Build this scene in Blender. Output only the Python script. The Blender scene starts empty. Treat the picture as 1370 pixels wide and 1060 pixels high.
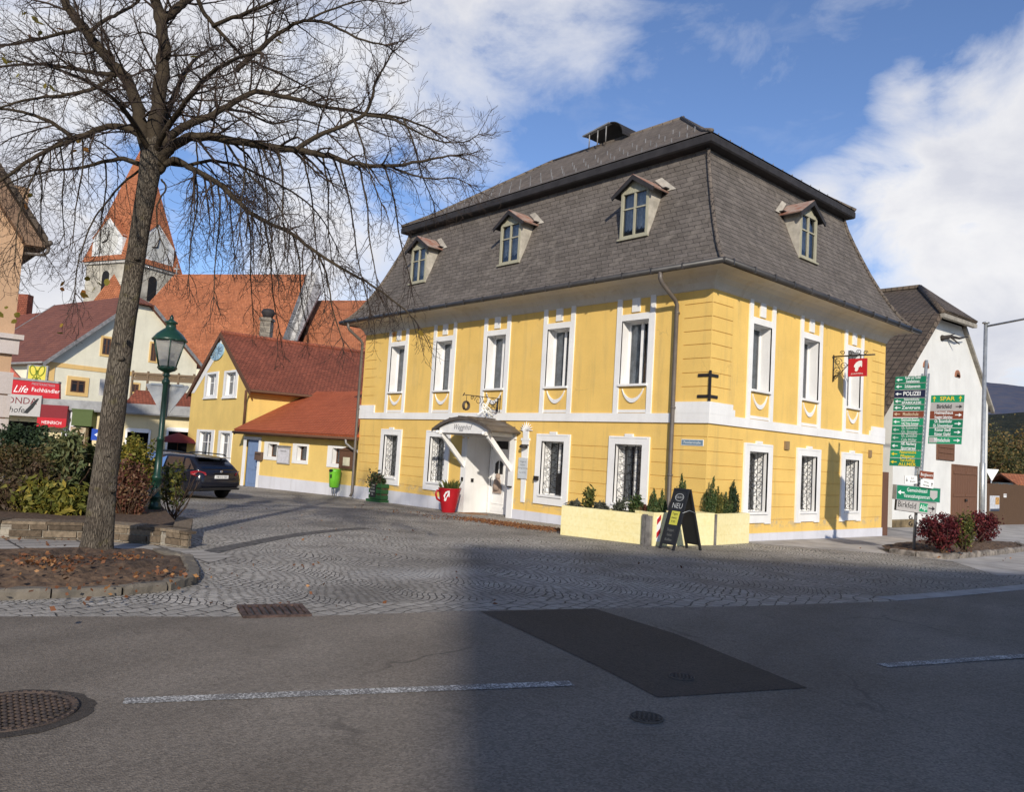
import bpy, bmesh, math, random
import numpy as np
from mathutils import Vector, Matrix
random.seed(7)
V = Vector
S = bpy.context.scene
COL = S.collection
# ------------------------------------------------------------------ camera
IMW, IMH, FPX = 1370.0, 1060.0, 1047.5
yaw, pitch, roll = math.radians(48.151), math.radians(4.158), math.radians(3.387)
CAM = V((11.323, -16.795, 1.95))
_f = V((-math.sin(yaw)*math.cos(pitch), math.cos(yaw)*math.cos(pitch), math.sin(pitch)))
_r = V((math.cos(yaw), math.sin(yaw), 0)); _u = _r.cross(_f)
RT = _r*math.cos(roll)+_u*math.sin(roll); UP = -_r*math.sin(roll)+_u*math.cos(roll); FW = _f
cd = bpy.data.cameras.new('camera'); cam = bpy.data.objects.new('camera', cd); COL.objects.link(cam)
cd.sensor_width = 36; cd.lens = FPX/IMW*36; cd.clip_start = .1; cd.clip_end = 6000
cam.matrix_world = Matrix(((RT.x, UP.x, -FW.x, CAM.x), (RT.y, UP.y, -FW.y, CAM.y), (RT.z, UP.z, -FW.z, CAM.z), (0, 0, 0, 1)))
S.camera = cam
# ------------------------------------------------------------------ light
SUN_EL = math.radians(24.5); SUN_AZ = math.atan2(.78, -.626)      # clockwise from +Y
sdir = V((math.sin(SUN_AZ)*math.cos(SUN_EL), math.cos(SUN_AZ)*math.cos(SUN_EL), math.sin(SUN_EL)))
ld = bpy.data.lights.new('sun', 'SUN'); ld.energy = 4.4; ld.angle = math.radians(.9); ld.color = (1, .92, .79)
lo = bpy.data.objects.new('sun', ld); COL.objects.link(lo); lo.rotation_euler = sdir.to_track_quat('Z', 'Y').to_euler()
S.view_settings.view_transform = 'Standard'; S.view_settings.look = 'None'; S.view_settings.exposure = 0; S.view_settings.gamma = 1
S.view_settings.use_curve_mapping = False
S.cycles.max_bounces = 6; S.cycles.transparent_max_bounces = 12

def ray(px, py): return FW+RT*((px-IMW/2)/FPX)-UP*((py-IMH/2)/FPX)
def at(px, py, d): return CAM+ray(px, py)*d                        # point at depth d along the view axis
def hz(x, y): return .016*max(-45, min(15, x))-.01*max(-25, min(40, y))   # height of the ground
def gp(px, py, dz=0):
    n = V((-.016, .01, 1)); d = ray(px, py); return CAM+d*((dz-n.dot(CAM))/n.dot(d))

# ------------------------------------------------------------------ node helpers
def nn(nt, t, **k):
    n = nt.nodes.new(t)
    for a, b in k.items():
        if a == 'inp':
            for i, v in b.items(): n.inputs[i].default_value = v
        else: setattr(n, a, b)
    return n
def lk(nt, a, b): nt.links.new(a, b)
def c4(c): return (c[0], c[1], c[2], 1)
def mathn(nt, op, a, b=None, c=None, clamp=False):
    n = nn(nt, 'ShaderNodeMath', operation=op, use_clamp=clamp)
    for i, v in enumerate((a, b, c)):
        if v is None: continue
        if isinstance(v, (int, float)): n.inputs[i].default_value = v
        else: lk(nt, v, n.inputs[i])
    return n.outputs[0]
def vm(nt, op, a, b=None):
    n = nn(nt, 'ShaderNodeVectorMath', operation=op)
    for i, v in enumerate((a, b)):
        if v is None: continue
        if isinstance(v, (tuple, list)): n.inputs[i].default_value = v
        else: lk(nt, v, n.inputs[i])
    return n
def mixc(nt, fac, a, b, bt='MIX'):
    n = nn(nt, 'ShaderNodeMix', data_type='RGBA', blend_type=bt)
    for i, v in ((0, fac), (6, a), (7, b)):
        if isinstance(v, (int, float)): n.inputs[i].default_value = v
        elif isinstance(v, tuple): n.inputs[i].default_value = c4(v)
        else: lk(nt, v, n.inputs[i])
    return n.outputs[2]
def noise(nt, vec, scale, detail=4, rough=.55, dist=0):
    n = nn(nt, 'ShaderNodeTexNoise', inp={'Scale': scale, 'Detail': detail, 'Roughness': rough, 'Distortion': dist})
    lk(nt, vec, n.inputs['Vector']); return n.outputs['Fac']
def ramp(nt, fac, stops):
    n = nn(nt, 'ShaderNodeValToRGB'); e = n.color_ramp.elements
    while len(e) < len(stops): e.new(.5)
    for i, (p, c) in enumerate(stops): e[i].position = p; e[i].color = c4(c) if isinstance(c, tuple) else (c, c, c, 1)
    lk(nt, fac, n.inputs[0]); return n.outputs[0]
def newmat(name):
    m = bpy.data.materials.new(name); m.use_nodes = True; nt = m.node_tree
    b = nt.nodes['Principled BSDF']; return m, nt, b
def setb(nt, b, col=None, rough=.8, spec=.3, metal=0, bump=None, bs=.3, bd=.02):
    if col is not None:
        if isinstance(col, tuple): b.inputs['Base Color'].default_value = c4(col)
        else: lk(nt, col, b.inputs['Base Color'])
    if isinstance(rough, (int, float)): b.inputs['Roughness'].default_value = rough
    else: lk(nt, rough, b.inputs['Roughness'])
    b.inputs['Specular IOR Level'].default_value = spec; b.inputs['Metallic'].default_value = metal
    if bump is not None:
        n = nn(nt, 'ShaderNodeBump', inp={'Strength': bs, 'Distance': bd}); lk(nt, bump, n.inputs['Height']); lk(nt, n.outputs[0], b.inputs['Normal'])
MATS = {}
def mat(name, col, rough=.8, var=.12, scale=2.5, bump=.0, bscale=60, spec=.3, metal=0, col2=None, fine=.06):
    if name in MATS: return MATS[name]
    m, nt, b = newmat(name); g = nn(nt, 'ShaderNodeNewGeometry').outputs['Position']
    c2 = col2 or tuple(max(0, x*(1-var*1.6)) for x in col); c1 = tuple(min(1, x*(1+var*.6)) for x in col) if not col2 else col
    f = noise(nt, g, scale, 6, .6); c = mixc(nt, ramp(nt, f, [(.35, 0.), (.65, 1.)]), c2, c1)
    f2 = noise(nt, g, scale*14, 3); c = mixc(nt, fine*4, c, mixc(nt, f2, (.25, .25, .25), (.75, .75, .75)), 'OVERLAY')
    fb = noise(nt, g, bscale, 4) if bump else None
    setb(nt, b, c, rough, spec, metal, fb, bump, .01)
    MATS[name] = m; return m
def plain(name, col, rough=.5, spec=.4, metal=0):
    if name in MATS: return MATS[name]
    m, nt, b = newmat(name); g = nn(nt, 'ShaderNodeNewGeometry').outputs['Position']
    f = noise(nt, g, 9, 4); c = mixc(nt, f, tuple(x*.86 for x in col), tuple(min(1, x*1.1) for x in col))
    setb(nt, b, c, rough, spec, metal); MATS[name] = m; return m
def uvnode(nt): return nn(nt, 'ShaderNodeUVMap').outputs[0]
def tilemat(name, c1, c2, mort, bw, bh, ms, bs=.5, rough=.8, var=None, off=.5, skew=0, spec=.25, bd=.02, blotch=.35, fine=.35):
    """roof tiles or masonry laid in rows along the face's own slope"""
    m, nt, b = newmat(name); uv = uvnode(nt); g = nn(nt, 'ShaderNodeNewGeometry').outputs['Position']
    if skew:
        sx = nn(nt, 'ShaderNodeSeparateXYZ'); lk(nt, uv, sx.inputs[0])
        cb = nn(nt, 'ShaderNodeCombineXYZ'); lk(nt, mathn(nt, 'MULTIPLY_ADD', sx.outputs[1], skew, sx.outputs[0]), cb.inputs[0]); lk(nt, sx.outputs[1], cb.inputs[1]); uv = cb.outputs[0]
    
    uv = vm(nt, 'ADD', uv, nn(nt, 'ShaderNodeCombineXYZ').outputs[0]).outputs[0]
    br = nn(nt, 'ShaderNodeTexBrick', offset=off, inp={'Scale': 1., 'Mortar Size': ms, 'Mortar Smooth': .3, 'Bias': 0., 'Brick Width': bw, 'Row Height': bh})
    br.inputs['Color1'].default_value = c4(c1); br.inputs['Color2'].default_value = c4(c2); br.inputs['Mortar'].default_value = c4(mort)
    lk(nt, uv, br.inputs['Vector'])
    f = noise(nt, g, .7, 6, .65); f2 = noise(nt, g, 14, 4)
    c = mixc(nt, blotch, br.outputs['Color'], ramp(nt, f, [(.3, .25), (.7, .8)]), 'OVERLAY')
    c = mixc(nt, fine, c, ramp(nt, f2, [(.3, .3), (.7, .72)]), 'OVERLAY')
    if var: c = mixc(nt, mathn(nt, 'MULTIPLY', ramp(nt, noise(nt, g, 3.3, 5), [(.52, 0.), (.7, 1.)]), .7), c, var)
    # height: each row a wedge that steps down at its lower edge
    sy = nn(nt, 'ShaderNodeSeparateXYZ'); lk(nt, uv, sy.inputs[0])
    saw = mathn(nt, 'FRACT', mathn(nt, 'DIVIDE', sy.outputs[1], bh))
    h = mathn(nt, 'SUBTRACT', mathn(nt, 'SUBTRACT', 1, mathn(nt, 'MULTIPLY', saw, .8)), mathn(nt, 'MULTIPLY', br.outputs['Fac'], .9))
    h = mathn(nt, 'ADD', h, mathn(nt, 'MULTIPLY', f2, .35))
    setb(nt, b, c, rough, spec, 0, h, bs, bd); return m

# ------------------------------------------------------------------ mesh helpers
class Frame:
    """a wall's own axes: u along it, n out of it, z up"""
    def __init__(s, o, u, n=None):
        s.o = V(o); s.u = V(u).normalized(); s.n = V(n).normalized() if n else V((s.u.y, -s.u.x, 0)); s.w = V((0, 0, 1))
    def p(s, u, n, z): return s.o+s.u*u+s.n*n+s.w*z
    def hit(s, px, py, n=0):
        d = ray(px, py); q = s.o+s.n*n; t = (q-CAM).dot(s.n)/d.dot(s.n); P = CAM+d*t-s.o
        return P.dot(s.u), P.dot(s.w)
    def at(s, o, n=None):
        g = Frame(o, s.u, n or s.n); g.w = s.w; return g
W0 = Frame((0, 0, 0), (1, 0, 0), (0, 1, 0))
class MB:
    def __init__(s): s.v = []; s.f = []; s.mi = []; s.sm = []; s.uv = []
    def add(s, vs, fs, mi=0, sm=False, uvs=None):
        k = len(s.v); s.v.extend(V(v) for v in vs)
        for i, f in enumerate(fs):
            s.f.append([k+j for j in f]); s.mi.append(mi); s.sm.append(sm); s.uv.append(uvs[i] if uvs else None)
    def poly(s, pts, mi=0): s.add(pts, [list(range(len(pts)))], mi)
    def box(s, fr, u0, u1, n0, n1, z0, z1, mi=0):
        p = [fr.p(u, n, z) for u in (u0, u1) for n in (n0, n1) for z in (z0, z1)]
        s.add(p, [(0, 1, 3, 2), (4, 6, 7, 5), (0, 4, 5, 1), (2, 3, 7, 6), (0, 2, 6, 4), (1, 5, 7, 3)], mi)
    def prism(s, fr, pts, n0, n1, mi=0):
        k = len(pts); a = [fr.p(u, n0, z) for u, z in pts]; b = [fr.p(u, n1, z) for u, z in pts]
        s.add(a+b, [list(range(k)), list(range(k, 2*k))[::-1]]+[(i, (i+1) % k, k+(i+1) % k, k+i) for i in range(k)], mi)
    def slab(s, pts, th, mi=0):
        """a flat 3D polygon given thickness along its normal"""
        n = (pts[1]-pts[0]).cross(pts[2]-pts[0]).normalized()*th; k = len(pts)
        s.add(list(pts)+[p-n for p in pts], [list(range(k)), list(range(k, 2*k))[::-1]]+[(i, (i+1) % k, k+(i+1) % k, k+i) for i in range(k)], mi)
    def tube(s, pts, r, n=6, mi=0, sm=True, cap=True):
        pts = [V(p) for p in pts]; m = len(pts)
        if not isinstance(r, (list, tuple)): r = [r]*m
        vs = []; ref = None
        for i, p in enumerate(pts):
            t = (pts[min(i+1, m-1)]-pts[max(i-1, 0)])
            t = t.normalized() if t.length > 1e-9 else V((0, 0, 1))
            if ref is None: ref = t.orthogonal().normalized()
            a = (ref-t*ref.dot(t)); a = a.normalized() if a.length > 1e-6 else t.orthogonal().normalized(); ref = a; b = t.cross(a)
            for k in range(n):
                w = 2*math.pi*k/n; vs.append(p+(a*math.cos(w)+b*math.sin(w))*r[i])
        fs = [(i*n+k, i*n+(k+1) % n, (i+1)*n+(k+1) % n, (i+1)*n+k) for i in range(m-1) for k in range(n)]
        if cap: fs += [list(range(n))[::-1], list(range((m-1)*n, m*n))]
        s.add(vs, fs, mi, sm)
    def lathe(s, prof, o, n=20, mi=0, sm=True, axis=None):
        o = V(o); ax = (axis or V((0, 0, 1))).normalized(); a = ax.orthogonal().normalized(); b = ax.cross(a); vs = []
        for r, z in prof:
            for k in range(n):
                w = 2*math.pi*k/n; vs.append(o+ax*z+(a*math.cos(w)+b*math.sin(w))*max(r, 1e-4))
        m = len(prof); s.add(vs, [(i*n+k, i*n+(k+1) % n, (i+1)*n+(k+1) % n, (i+1)*n+k) for i in range(m-1) for k in range(n)]+[list(range(n))[::-1], list(range((m-1)*n, m*n))], mi, sm)
    def sweep(s, prof, x0, x1, y0, y1, mi=0, sm=False, sides=(0, 1, 2, 3)):
        """a profile [(outset, z)] run round a rectangle with mitred corners"""
        c = [(x0, y0, -1, -1), (x1, y0, 1, -1), (x1, y1, 1, 1), (x0, y1, -1, 1)]; L = 0; per = [0, x1-x0, x1-x0+y1-y0, 2*(x1-x0)+y1-y0]
        for (o, z), (o2, z2) in zip(prof, prof[1:]):
            l2 = L+math.hypot(o2-o, z2-z)
            for k in sides:
                a, b = c[k], c[(k+1) % 4]
                q = lambda e, off, zz: V((e[0]+e[2]*off, e[1]+e[3]*off, zz))
                ln = (x1-x0) if k % 2 == 0 else (y1-y0); u = per[k]
                s.add([q(a, o, z), q(b, o, z), q(b, o2, z2), q(a, o2, z2)], [(0, 1, 2, 3)], mi, sm,
                      [[(u-o, L), (u+ln+o, L), (u+ln+o2, l2), (u-o2, l2)]])
            L = l2
    def wall(s, fr, u0, u1, z0, z1, holes, mi=0, n=0):
        """front skin of a wall; holes (u0,u1,z0,z1,depth or None) — with a depth it is a groove with a back"""
        us = sorted({u0, u1, *[h[i] for h in holes for i in (0, 1) if u0 < h[i] < u1]}); zs = sorted({z0, z1, *[h[i] for h in holes for i in (2, 3) if z0 < h[i] < z1]})
        for a, b in zip(us, us[1:]):
            run = None
            for c, d in zip(zs, zs[1:]):
                m, k = (a+b)/2, (c+d)/2
                if any(h[0] < m < h[1] and h[2] < k < h[3] for h in holes):
                    if run: s.poly([fr.p(a, n, run[0]), fr.p(b, n, run[0]), fr.p(b, n, run[1]), fr.p(a, n, run[1])], mi); run = None
                else: run = (run[0] if run else c, d)
            if run: s.poly([fr.p(a, n, run[0]), fr.p(b, n, run[0]), fr.p(b, n, run[1]), fr.p(a, n, run[1])], mi)
        for h in holes:
            if h[4] is None: continue
            a, b, c, d, t = h
            P = lambda u, k, z: fr.p(u, k, z)
            s.poly([P(a, n-t, c), P(b, n-t, c), P(b, n-t, d), P(a, n-t, d)], mi)
            for q in ((a, c, b, c), (b, c, b, d), (b, d, a, d), (a, d, a, c)):
                s.poly([P(q[0], n, q[1]), P(q[2], n, q[3]), P(q[2], n-t, q[3]), P(q[0], n-t, q[1])], mi)
    def build(s, name, mats, parent=None, recalc=True):
        if not isinstance(mats, (list, tuple)): mats = [mats]
        root = parent
        while root is not None and root.parent is not None: root = root.parent
        off = V(root.location) if root is not None else V((0, 0, 0))
        me = bpy.data.meshes.new(name); me.from_pydata([tuple(v-off) for v in s.v], [], s.f)
        for m in mats: me.materials.append(m)
        me.polygons.foreach_set('material_index', s.mi); me.polygons.foreach_set('use_smooth', s.sm)
        ul = me.uv_layers.new(name='UVMap'); dat = np.zeros((len(me.loops), 2), dtype=np.float32)
        for p in me.polygons:
            uv = s.uv[p.index]; li = p.loop_start
            if uv is not None:
                for k in range(p.loop_total): dat[li+k] = uv[k]
            elif p.loop_total > 2:
                n = p.normal
                if n.length < .1: continue
                if abs(n.z) > .97: t = V((1, 0, 0)); w = V((0, 1, 0))
                else:
                    t = V((-n.y, n.x, 0)).normalized(); w = n.cross(t)
                    if w.z < 0: w = -w
                for k in range(p.loop_total):
                    v = s.v[s.f[p.index][k]]; dat[li+k] = (v.dot(t), v.dot(w))
        ul.data.foreach_set('uv', dat.ravel())
        if recalc and len(s.f) < 60000:
            bm = bmesh.new(); bm.from_mesh(me); bmesh.ops.recalc_face_normals(bm, faces=bm.faces); bm.to_mesh(me); bm.free()
        me.update()
        o = bpy.data.objects.new(name, me); COL.objects.link(o)
        if parent is not None: o.parent = parent
        return o
def tag(o, label=None, cat=None, group=None, kind=None):
    if label: o['label'] = label
    if cat: o['category'] = cat
    if group: o['group'] = group
    if kind: o['kind'] = kind
    return o
def thing(name, loc, label, cat, group=None):
    o = bpy.data.objects.new(name, None); COL.objects.link(o); o.location = V(loc); o.empty_display_size = .2
    return tag(o, label, cat, group)
def struct(name, mb, m, kind='structure'): return tag(mb.build(name, m), kind=kind)
def text(s, fr, u, z, size, n, m, parent, align='CENTER', name='lettering', shear=0, squeeze=1, ry=0, bold=0):
    cu = bpy.data.curves.new(name, 'FONT'); cu.body = s; cu.size = size; cu.align_x = align; cu.align_y = 'CENTER'; cu.shear = shear; cu.resolution_u = 2; cu.offset = bold*size
    ob = bpy.data.objects.new(name, cu); me = bpy.data.meshes.new_from_object(ob)
    mb = MB(); cr, sr = math.cos(ry), math.sin(ry)
    pts = []
    for v in me.vertices:
        x, y = v.co.x*squeeze, v.co.y; pts.append(fr.p(u+x*cr-y*sr, n, z+x*sr+y*cr))
    mb.add(pts, [list(p.vertices) for p in me.polygons])
    bpy.data.objects.remove(ob); bpy.data.curves.remove(cu); bpy.data.meshes.remove(me)
    return mb.build(name, m, parent, recalc=False)
def arrow_pts(u, z, s, ang):
    p = [(-.5, -.07), (.05, -.07), (.05, -.3), (.5, 0), (.05, .3), (.05, .07), (-.5, .07)]; c, d = math.cos(ang), math.sin(ang)
    return [(u+(x*c-y*d)*s, z+(x*d+y*c)*s) for x, y in p]
def arrow(fr, u, z, s, ang, n, m, parent):
    mb = MB(); mb.poly([fr.p(a, n, b) for a, b in arrow_pts(u, z, s, ang)]); return mb.build('arrow', m, parent, recalc=False)
def arc(c, r, a0, a1, k): return [(c[0]+r*math.cos(a0+(a1-a0)*i/k), c[1]+r*math.sin(a0+(a1-a0)*i/k)) for i in range(k+1)]
def nn_col(nt, vec, sc):
    n = nn(nt, 'ShaderNodeTexNoise', inp={'Scale': sc, 'Detail': 3.}); lk(nt, vec, n.inputs['Vector']); return n.outputs['Color']
# ------------------------------------------------------------------ materials
def wallmat(name, col, stain=(.36, .27, .13), sa=.36):
    """lime render: fine grain, soft uneven colour, weathering towards the ground splash zone"""
    m, nt, b = newmat(name); g = nn(nt, 'ShaderNodeNewGeometry').outputs['Position']
    f = noise(nt, g, .9, 6, .6); c = mixc(nt, ramp(nt, f, [(.3, 0.), (.7, 1.)]), tuple(x*.9 for x in col), tuple(min(1, x*1.05) for x in col))
    st = vm(nt, 'MULTIPLY', g, (3.5, 3.5, .35)).outputs[0]
    c = mixc(nt, mathn(nt, 'MULTIPLY', ramp(nt, noise(nt, st, 1, 5, .65), [(.52, 0.), (.75, 1.)]), sa), c, stain)
    if name == 'yellow_render':      # peeled render above the plinth, patched spots, fine cracks
        sx = nn(nt, 'ShaderNodeSeparateXYZ'); lk(nt, g, sx.inputs[0]); zb = ramp(nt, mathn(nt, 'ABSOLUTE', mathn(nt, 'SUBTRACT', sx.outputs[2], .44)), [(.04, 1.), (.16, 0.)])
        pe = mathn(nt, 'MULTIPLY', zb, ramp(nt, noise(nt, g, 2.6, 6, .7), [(.50, 0.), (.56, 1.)])); c = mixc(nt, mathn(nt, 'MULTIPLY', pe, .6), c, (.42, .36, .26))
        c = mixc(nt, mathn(nt, 'MULTIPLY', ramp(nt, noise(nt, g, .55, 3), [(.60, 0.), (.62, 1.)]), .10), c, (.80, .60, .26))
        cv = nn(nt, 'ShaderNodeTexVoronoi', feature='DISTANCE_TO_EDGE', inp={'Scale': .7}); lk(nt, vm(nt, 'ADD', g, vm(nt, 'MULTIPLY', nn_col(nt, g, 2.2), (.5, .5, .5)).outputs[0]).outputs[0], cv.inputs['Vector'])
        c = mixc(nt, mathn(nt, 'MULTIPLY', ramp(nt, cv.outputs['Distance'], [(.002, 1.), (.007, 0.)]), ramp(nt, noise(nt, g, .8, 3), [(.55, 0.), (.65, .4)])), c, (.35, .24, .09))
    f2 = noise(nt, g, 30, 4); c = mixc(nt, .18, c, ramp(nt, f2, [(.3, .3), (.7, .7)]), 'OVERLAY')
    setb(nt, b, c, .88, .2, 0, noise(nt, g, 90, 4), .35, .006); return m
YEL = wallmat('yellow_render', (.78, .518, .152)); YEL2 = wallmat('annex_yellow_render', (.775, .545, .175), sa=.15); PALE = wallmat('pale_yellow_paint', (.82, .72, .34), (.35, .32, .15), .35)
WHT = wallmat('white_trim', (.80, .79, .77), (.5, .47, .42), .2); CREAM = wallmat('cream_render', (.78, .74, .58), (.5, .46, .35), .25)
WHITEW = wallmat('white_render', (.70, .695, .66), (.5, .47, .4), .2); COVE = wallmat('cove_render', (.62, .58, .50)); PLINTH = wallmat('grey_plinth', (.64, .64, .68), (.4, .38, .36), .35)
PINK = wallmat('salmon_render', (.50, .325, .20), (.34, .24, .16), .3); QUOIN = wallmat('pinkish_stone_trim', (.52, .46, .43))
OCHRE = wallmat('ochre_trim', (.75, .5, .2))
SLATE = tilemat('grey_slate', (.108, .092, .078), (.140, .120, .104), (.028, .025, .022), .42, .165, .008, .75, .8, (.20, .172, .145), .4, .6, bd=.03, blotch=.28)
SLATE2 = tilemat('grey_slate_upper', (.115, .093, .075), (.155, .127, .104), (.03, .028, .027), .45, .24, .014, 1.0, .8, (.17, .14, .11), .5, -.4, bd=.03, blotch=.3)
RTILE = tilemat('orange_clay_tiles', (.34, .115, .050), (.45, .165, .075), (.10, .04, .022), .22, .26, .012, .9, .8, (.24, .095, .055), bd=.035, blotch=.45)
RTILE2 = tilemat('weathered_red_tiles', (.20, .058, .034), (.29, .088, .05), (.06, .024, .016), .2, .2, .014, .9, .8, (.16, .055, .035), bd=.03, blotch=.4)
RTILE3 = tilemat('bright_red_tiles', (.38, .09, .035), (.43, .11, .045), (.12, .03, .015), .2, .18, .012, .8, .75, None, bd=.025, blotch=.2)
BTILE = tilemat('brown_concrete_tiles', (.082, .062, .045), (.112, .086, .062), (.025, .02, .016), .3, .34, .02, 1., .7, (.14, .1, .075), 0, bd=.05, blotch=.3)
BTILE2 = tilemat('dark_red_brown_tiles', (.17, .065, .045), (.22, .085, .055), (.05, .022, .018), .3, .33, .016, 1., .75, None, 0, bd=.04, blotch=.3)
STONE = tilemat('dry_stone', (.19, .165, .135), (.28, .245, .195), (.36, .33, .27), .42, .13, .012, .8, .9, (.13, .11, .09), .37, bd=.04, blotch=.5)
def woodmat(name, col, sc=(1, 1, 12)):
    m, nt, b = newmat(name); g = nn(nt, 'ShaderNodeNewGeometry').outputs['Position']
    s = vm(nt, 'MULTIPLY', g, (14, 14, 1.2)).outputs[0]; f = noise(nt, s, 2.0, 6, .65)
    c = mixc(nt, f, tuple(x*.5 for x in col), tuple(min(1, x*1.5) for x in col)); setb(nt, b, c, .75, .25, 0, f, .4, .01); return m
DKWOOD = woodmat('dark_brown_wood', (.12, .06, .035)); GRWOOD = woodmat('weathered_frame_paint', (.36, .34, .25)); FENCEW = woodmat('fence_boards', (.10, .058, .032))
BLUEW = woodmat('worn_blue_paint', (.16, .23, .38))
ZINC = mat('zinc_sheet', (.30, .29, .28), .5, .2, 4, spec=.4, metal=.3); PIPE = mat('brown_grey_pipe', (.13, .11, .095), .45, .15, 3, spec=.5)
GUT = mat('gutter_metal', (.05, .046, .044), .45, .2, 3, spec=.5); DARKM = mat('dark_soffit', (.035, .032, .033), .7, .2, 3); IRON = plain('wrought_iron', (.022, .018, .016), .55, .4)
CANM = mat('brown_sheet_metal', (.115, .095, .078), .5, .2, 3, spec=.45); RUSTY = mat('rusty_sheet', (.30, .13, .085), .65, .3, 3.5, col2=(.38, .30, .25)); ASBEST = mat('grey_cement_sheet', (.46, .42, .35), .85, .2, 3)
WHP = mat('white_gloss_paint', (.82, .81, .79), .45, .06, 3, spec=.4); BLACK = plain('black_paint', (.016, .016, .017), .5); ROOM = plain('dark_interior', (.02, .02, .022), .9, .1)
CURT = mat('grey_curtain', (.70, .70, .68), .9, .25, 6); CURTW = mat('white_lace_curtain', (.66, .65, .62), .9, .3, 9)
GREENP = plain('dark_green_gloss', (.012, .048, .030), .35, .5); STEEL = mat('galvanised_steel', (.42, .44, .45), .42, .15, 6, spec=.5, metal=.55)
RED = plain('red_paint', (.46, .012, .02), .4); DKRED = plain('dark_red_paint', (.19, .012, .016), .5); SIGNG = plain('sign_green', (.006, .18, .085), .4); SIGNG2 = plain('sign_bright_green', (.01, .27, .12), .4)
SIGNB = plain('sign_brown', (.20, .05, .02), .45); SIGNN = plain('sign_navy', (.012, .016, .045), .4); SIGNGR = plain('sign_grey', (.42, .40, .38), .5); SIGNW = plain('sign_white', (.78, .78, .76), .45)
LETW = plain('white_lettering', (.8, .82, .8), .5); LETY = plain('yellow_lettering', (.75, .56, .03), .5); LETB = plain('black_lettering', (.02, .02, .02), .5); LETR = plain('red_lettering', (.45, .02, .02), .5)
BLUES = plain('sign_blue', (.015, .06, .36), .4); YELS = plain('sign_yellow', (.62, .53, .07), .5); LIME = plain('lime_green_plastic', (.16, .50, .035), .35)
def glassmat(name, tint, t=.6, rough=.03):
    m, nt, b = newmat(name); nt.nodes.remove(b); out = nt.nodes['Material Output']
    tr = nn(nt, 'ShaderNodeBsdfTransparent'); tr.inputs[0].default_value = c4(tint); gl = nn(nt, 'ShaderNodeBsdfGlossy', inp={'Roughness': rough}); gl.inputs[0].default_value = (.9, .93, 1, 1)
    lw = nn(nt, 'ShaderNodeFresnel', inp={'IOR': 1.6}); mx = nn(nt, 'ShaderNodeMixShader'); lk(nt, mathn(nt, 'ADD', mathn(nt, 'MULTIPLY', lw.outputs[0], t), .05), mx.inputs[0])
    lk(nt, tr.outputs[0], mx.inputs[1]); lk(nt, gl.outputs[0], mx.inputs[2]); lk(nt, mx.outputs[0], out.inputs[0]); return m
PANE = glassmat('window_glass', (.72, .76, .78), .9); LGLASS = None; CGLASS = glassmat('car_glass', (.18, .2, .22), 1.0)
def leafmat(name, c1, c2, c3=None, trans=.25):
    m, nt, b = newmat(name); oi = nn(nt, 'ShaderNodeNewGeometry'); g = oi.outputs['Position']
    f = noise(nt, g, 3.1, 4); c = mixc(nt, ramp(nt, f, [(.35, 0.), (.65, 1.)]), c1, c2)
    wn = nn(nt, 'ShaderNodeTexWhiteNoise', noise_dimensions='1D'); lk(nt, oi.outputs['Random Per Island'], wn.inputs['W'])
    if c3: c = mixc(nt, ramp(nt, wn.outputs[0], [(.62, 0.), (.9, 1.)]), c, c3)
    c = mixc(nt, .5, c, ramp(nt, wn.outputs[0], [(0, .22), (1, .78)]), 'OVERLAY')
    setb(nt, b, c, .6, .3); b.inputs['Transmission Weight'].default_value = 0
    ts = nn(nt, 'ShaderNodeBsdfTranslucent'); lk(nt, c, ts.inputs[0]); mx = nn(nt, 'ShaderNodeMixShader', inp={0: trans}); out = nt.nodes['Material Output']
    lk(nt, b.outputs[0], mx.inputs[1]); lk(nt, ts.outputs[0], mx.inputs[2]); lk(nt, mx.outputs[0], out.inputs[0]); return m
BARK_TWIG = mat('twig_bark', (.032, .023, .019), .85, .3, 5, col2=(.060, .040, .029)); BARKD = mat('limb_bark', (.036, .028, .021), .92, .4, 6, 1., 30, col2=(.066, .051, .034), spec=.1)
def barkmat():
    m, nt, b = newmat('tree_bark'); g = nn(nt, 'ShaderNodeNewGeometry').outputs['Position']
    s = vm(nt, 'MULTIPLY', g, (1, 1, .13)).outputs[0]; v = nn(nt, 'ShaderNodeTexVoronoi', feature='DISTANCE_TO_EDGE', inp={'Scale': 52.}); wv = noise(nt, s, 9, 5, .6)
    lk(nt, vm(nt, 'ADD', s, vm(nt, 'MULTIPLY', nn_col(nt, s, 6), (.05, .05, .05)).outputs[0]).outputs[0], v.inputs['Vector'])
    h = ramp(nt, v.outputs['Distance'], [(0, 0.), (.16, 1.)]); f = noise(nt, g, 2.2, 5)
    c = mixc(nt, h, (.075, .060, .047), mixc(nt, ramp(nt, f, [(.35, 0.), (.65, 1.)]), (.105, .085, .066), (.17, .145, .112)))
    c = mixc(nt, mathn(nt, 'MULTIPLY', ramp(nt, noise(nt, g, 5, 4), [(.58, 0.), (.72, 1.)]), .4), c, (.15, .13, .04))
    c = mixc(nt, .4, c, ramp(nt, noise(nt, g, 40, 4), [(.3, .25), (.7, .75)]), 'OVERLAY')
    setb(nt, b, c, .9, .15, 0, mathn(nt, 'ADD', h, mathn(nt, 'MULTIPLY', wv, 1.6)), .9, .018); return m
BARK = barkmat()

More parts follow.
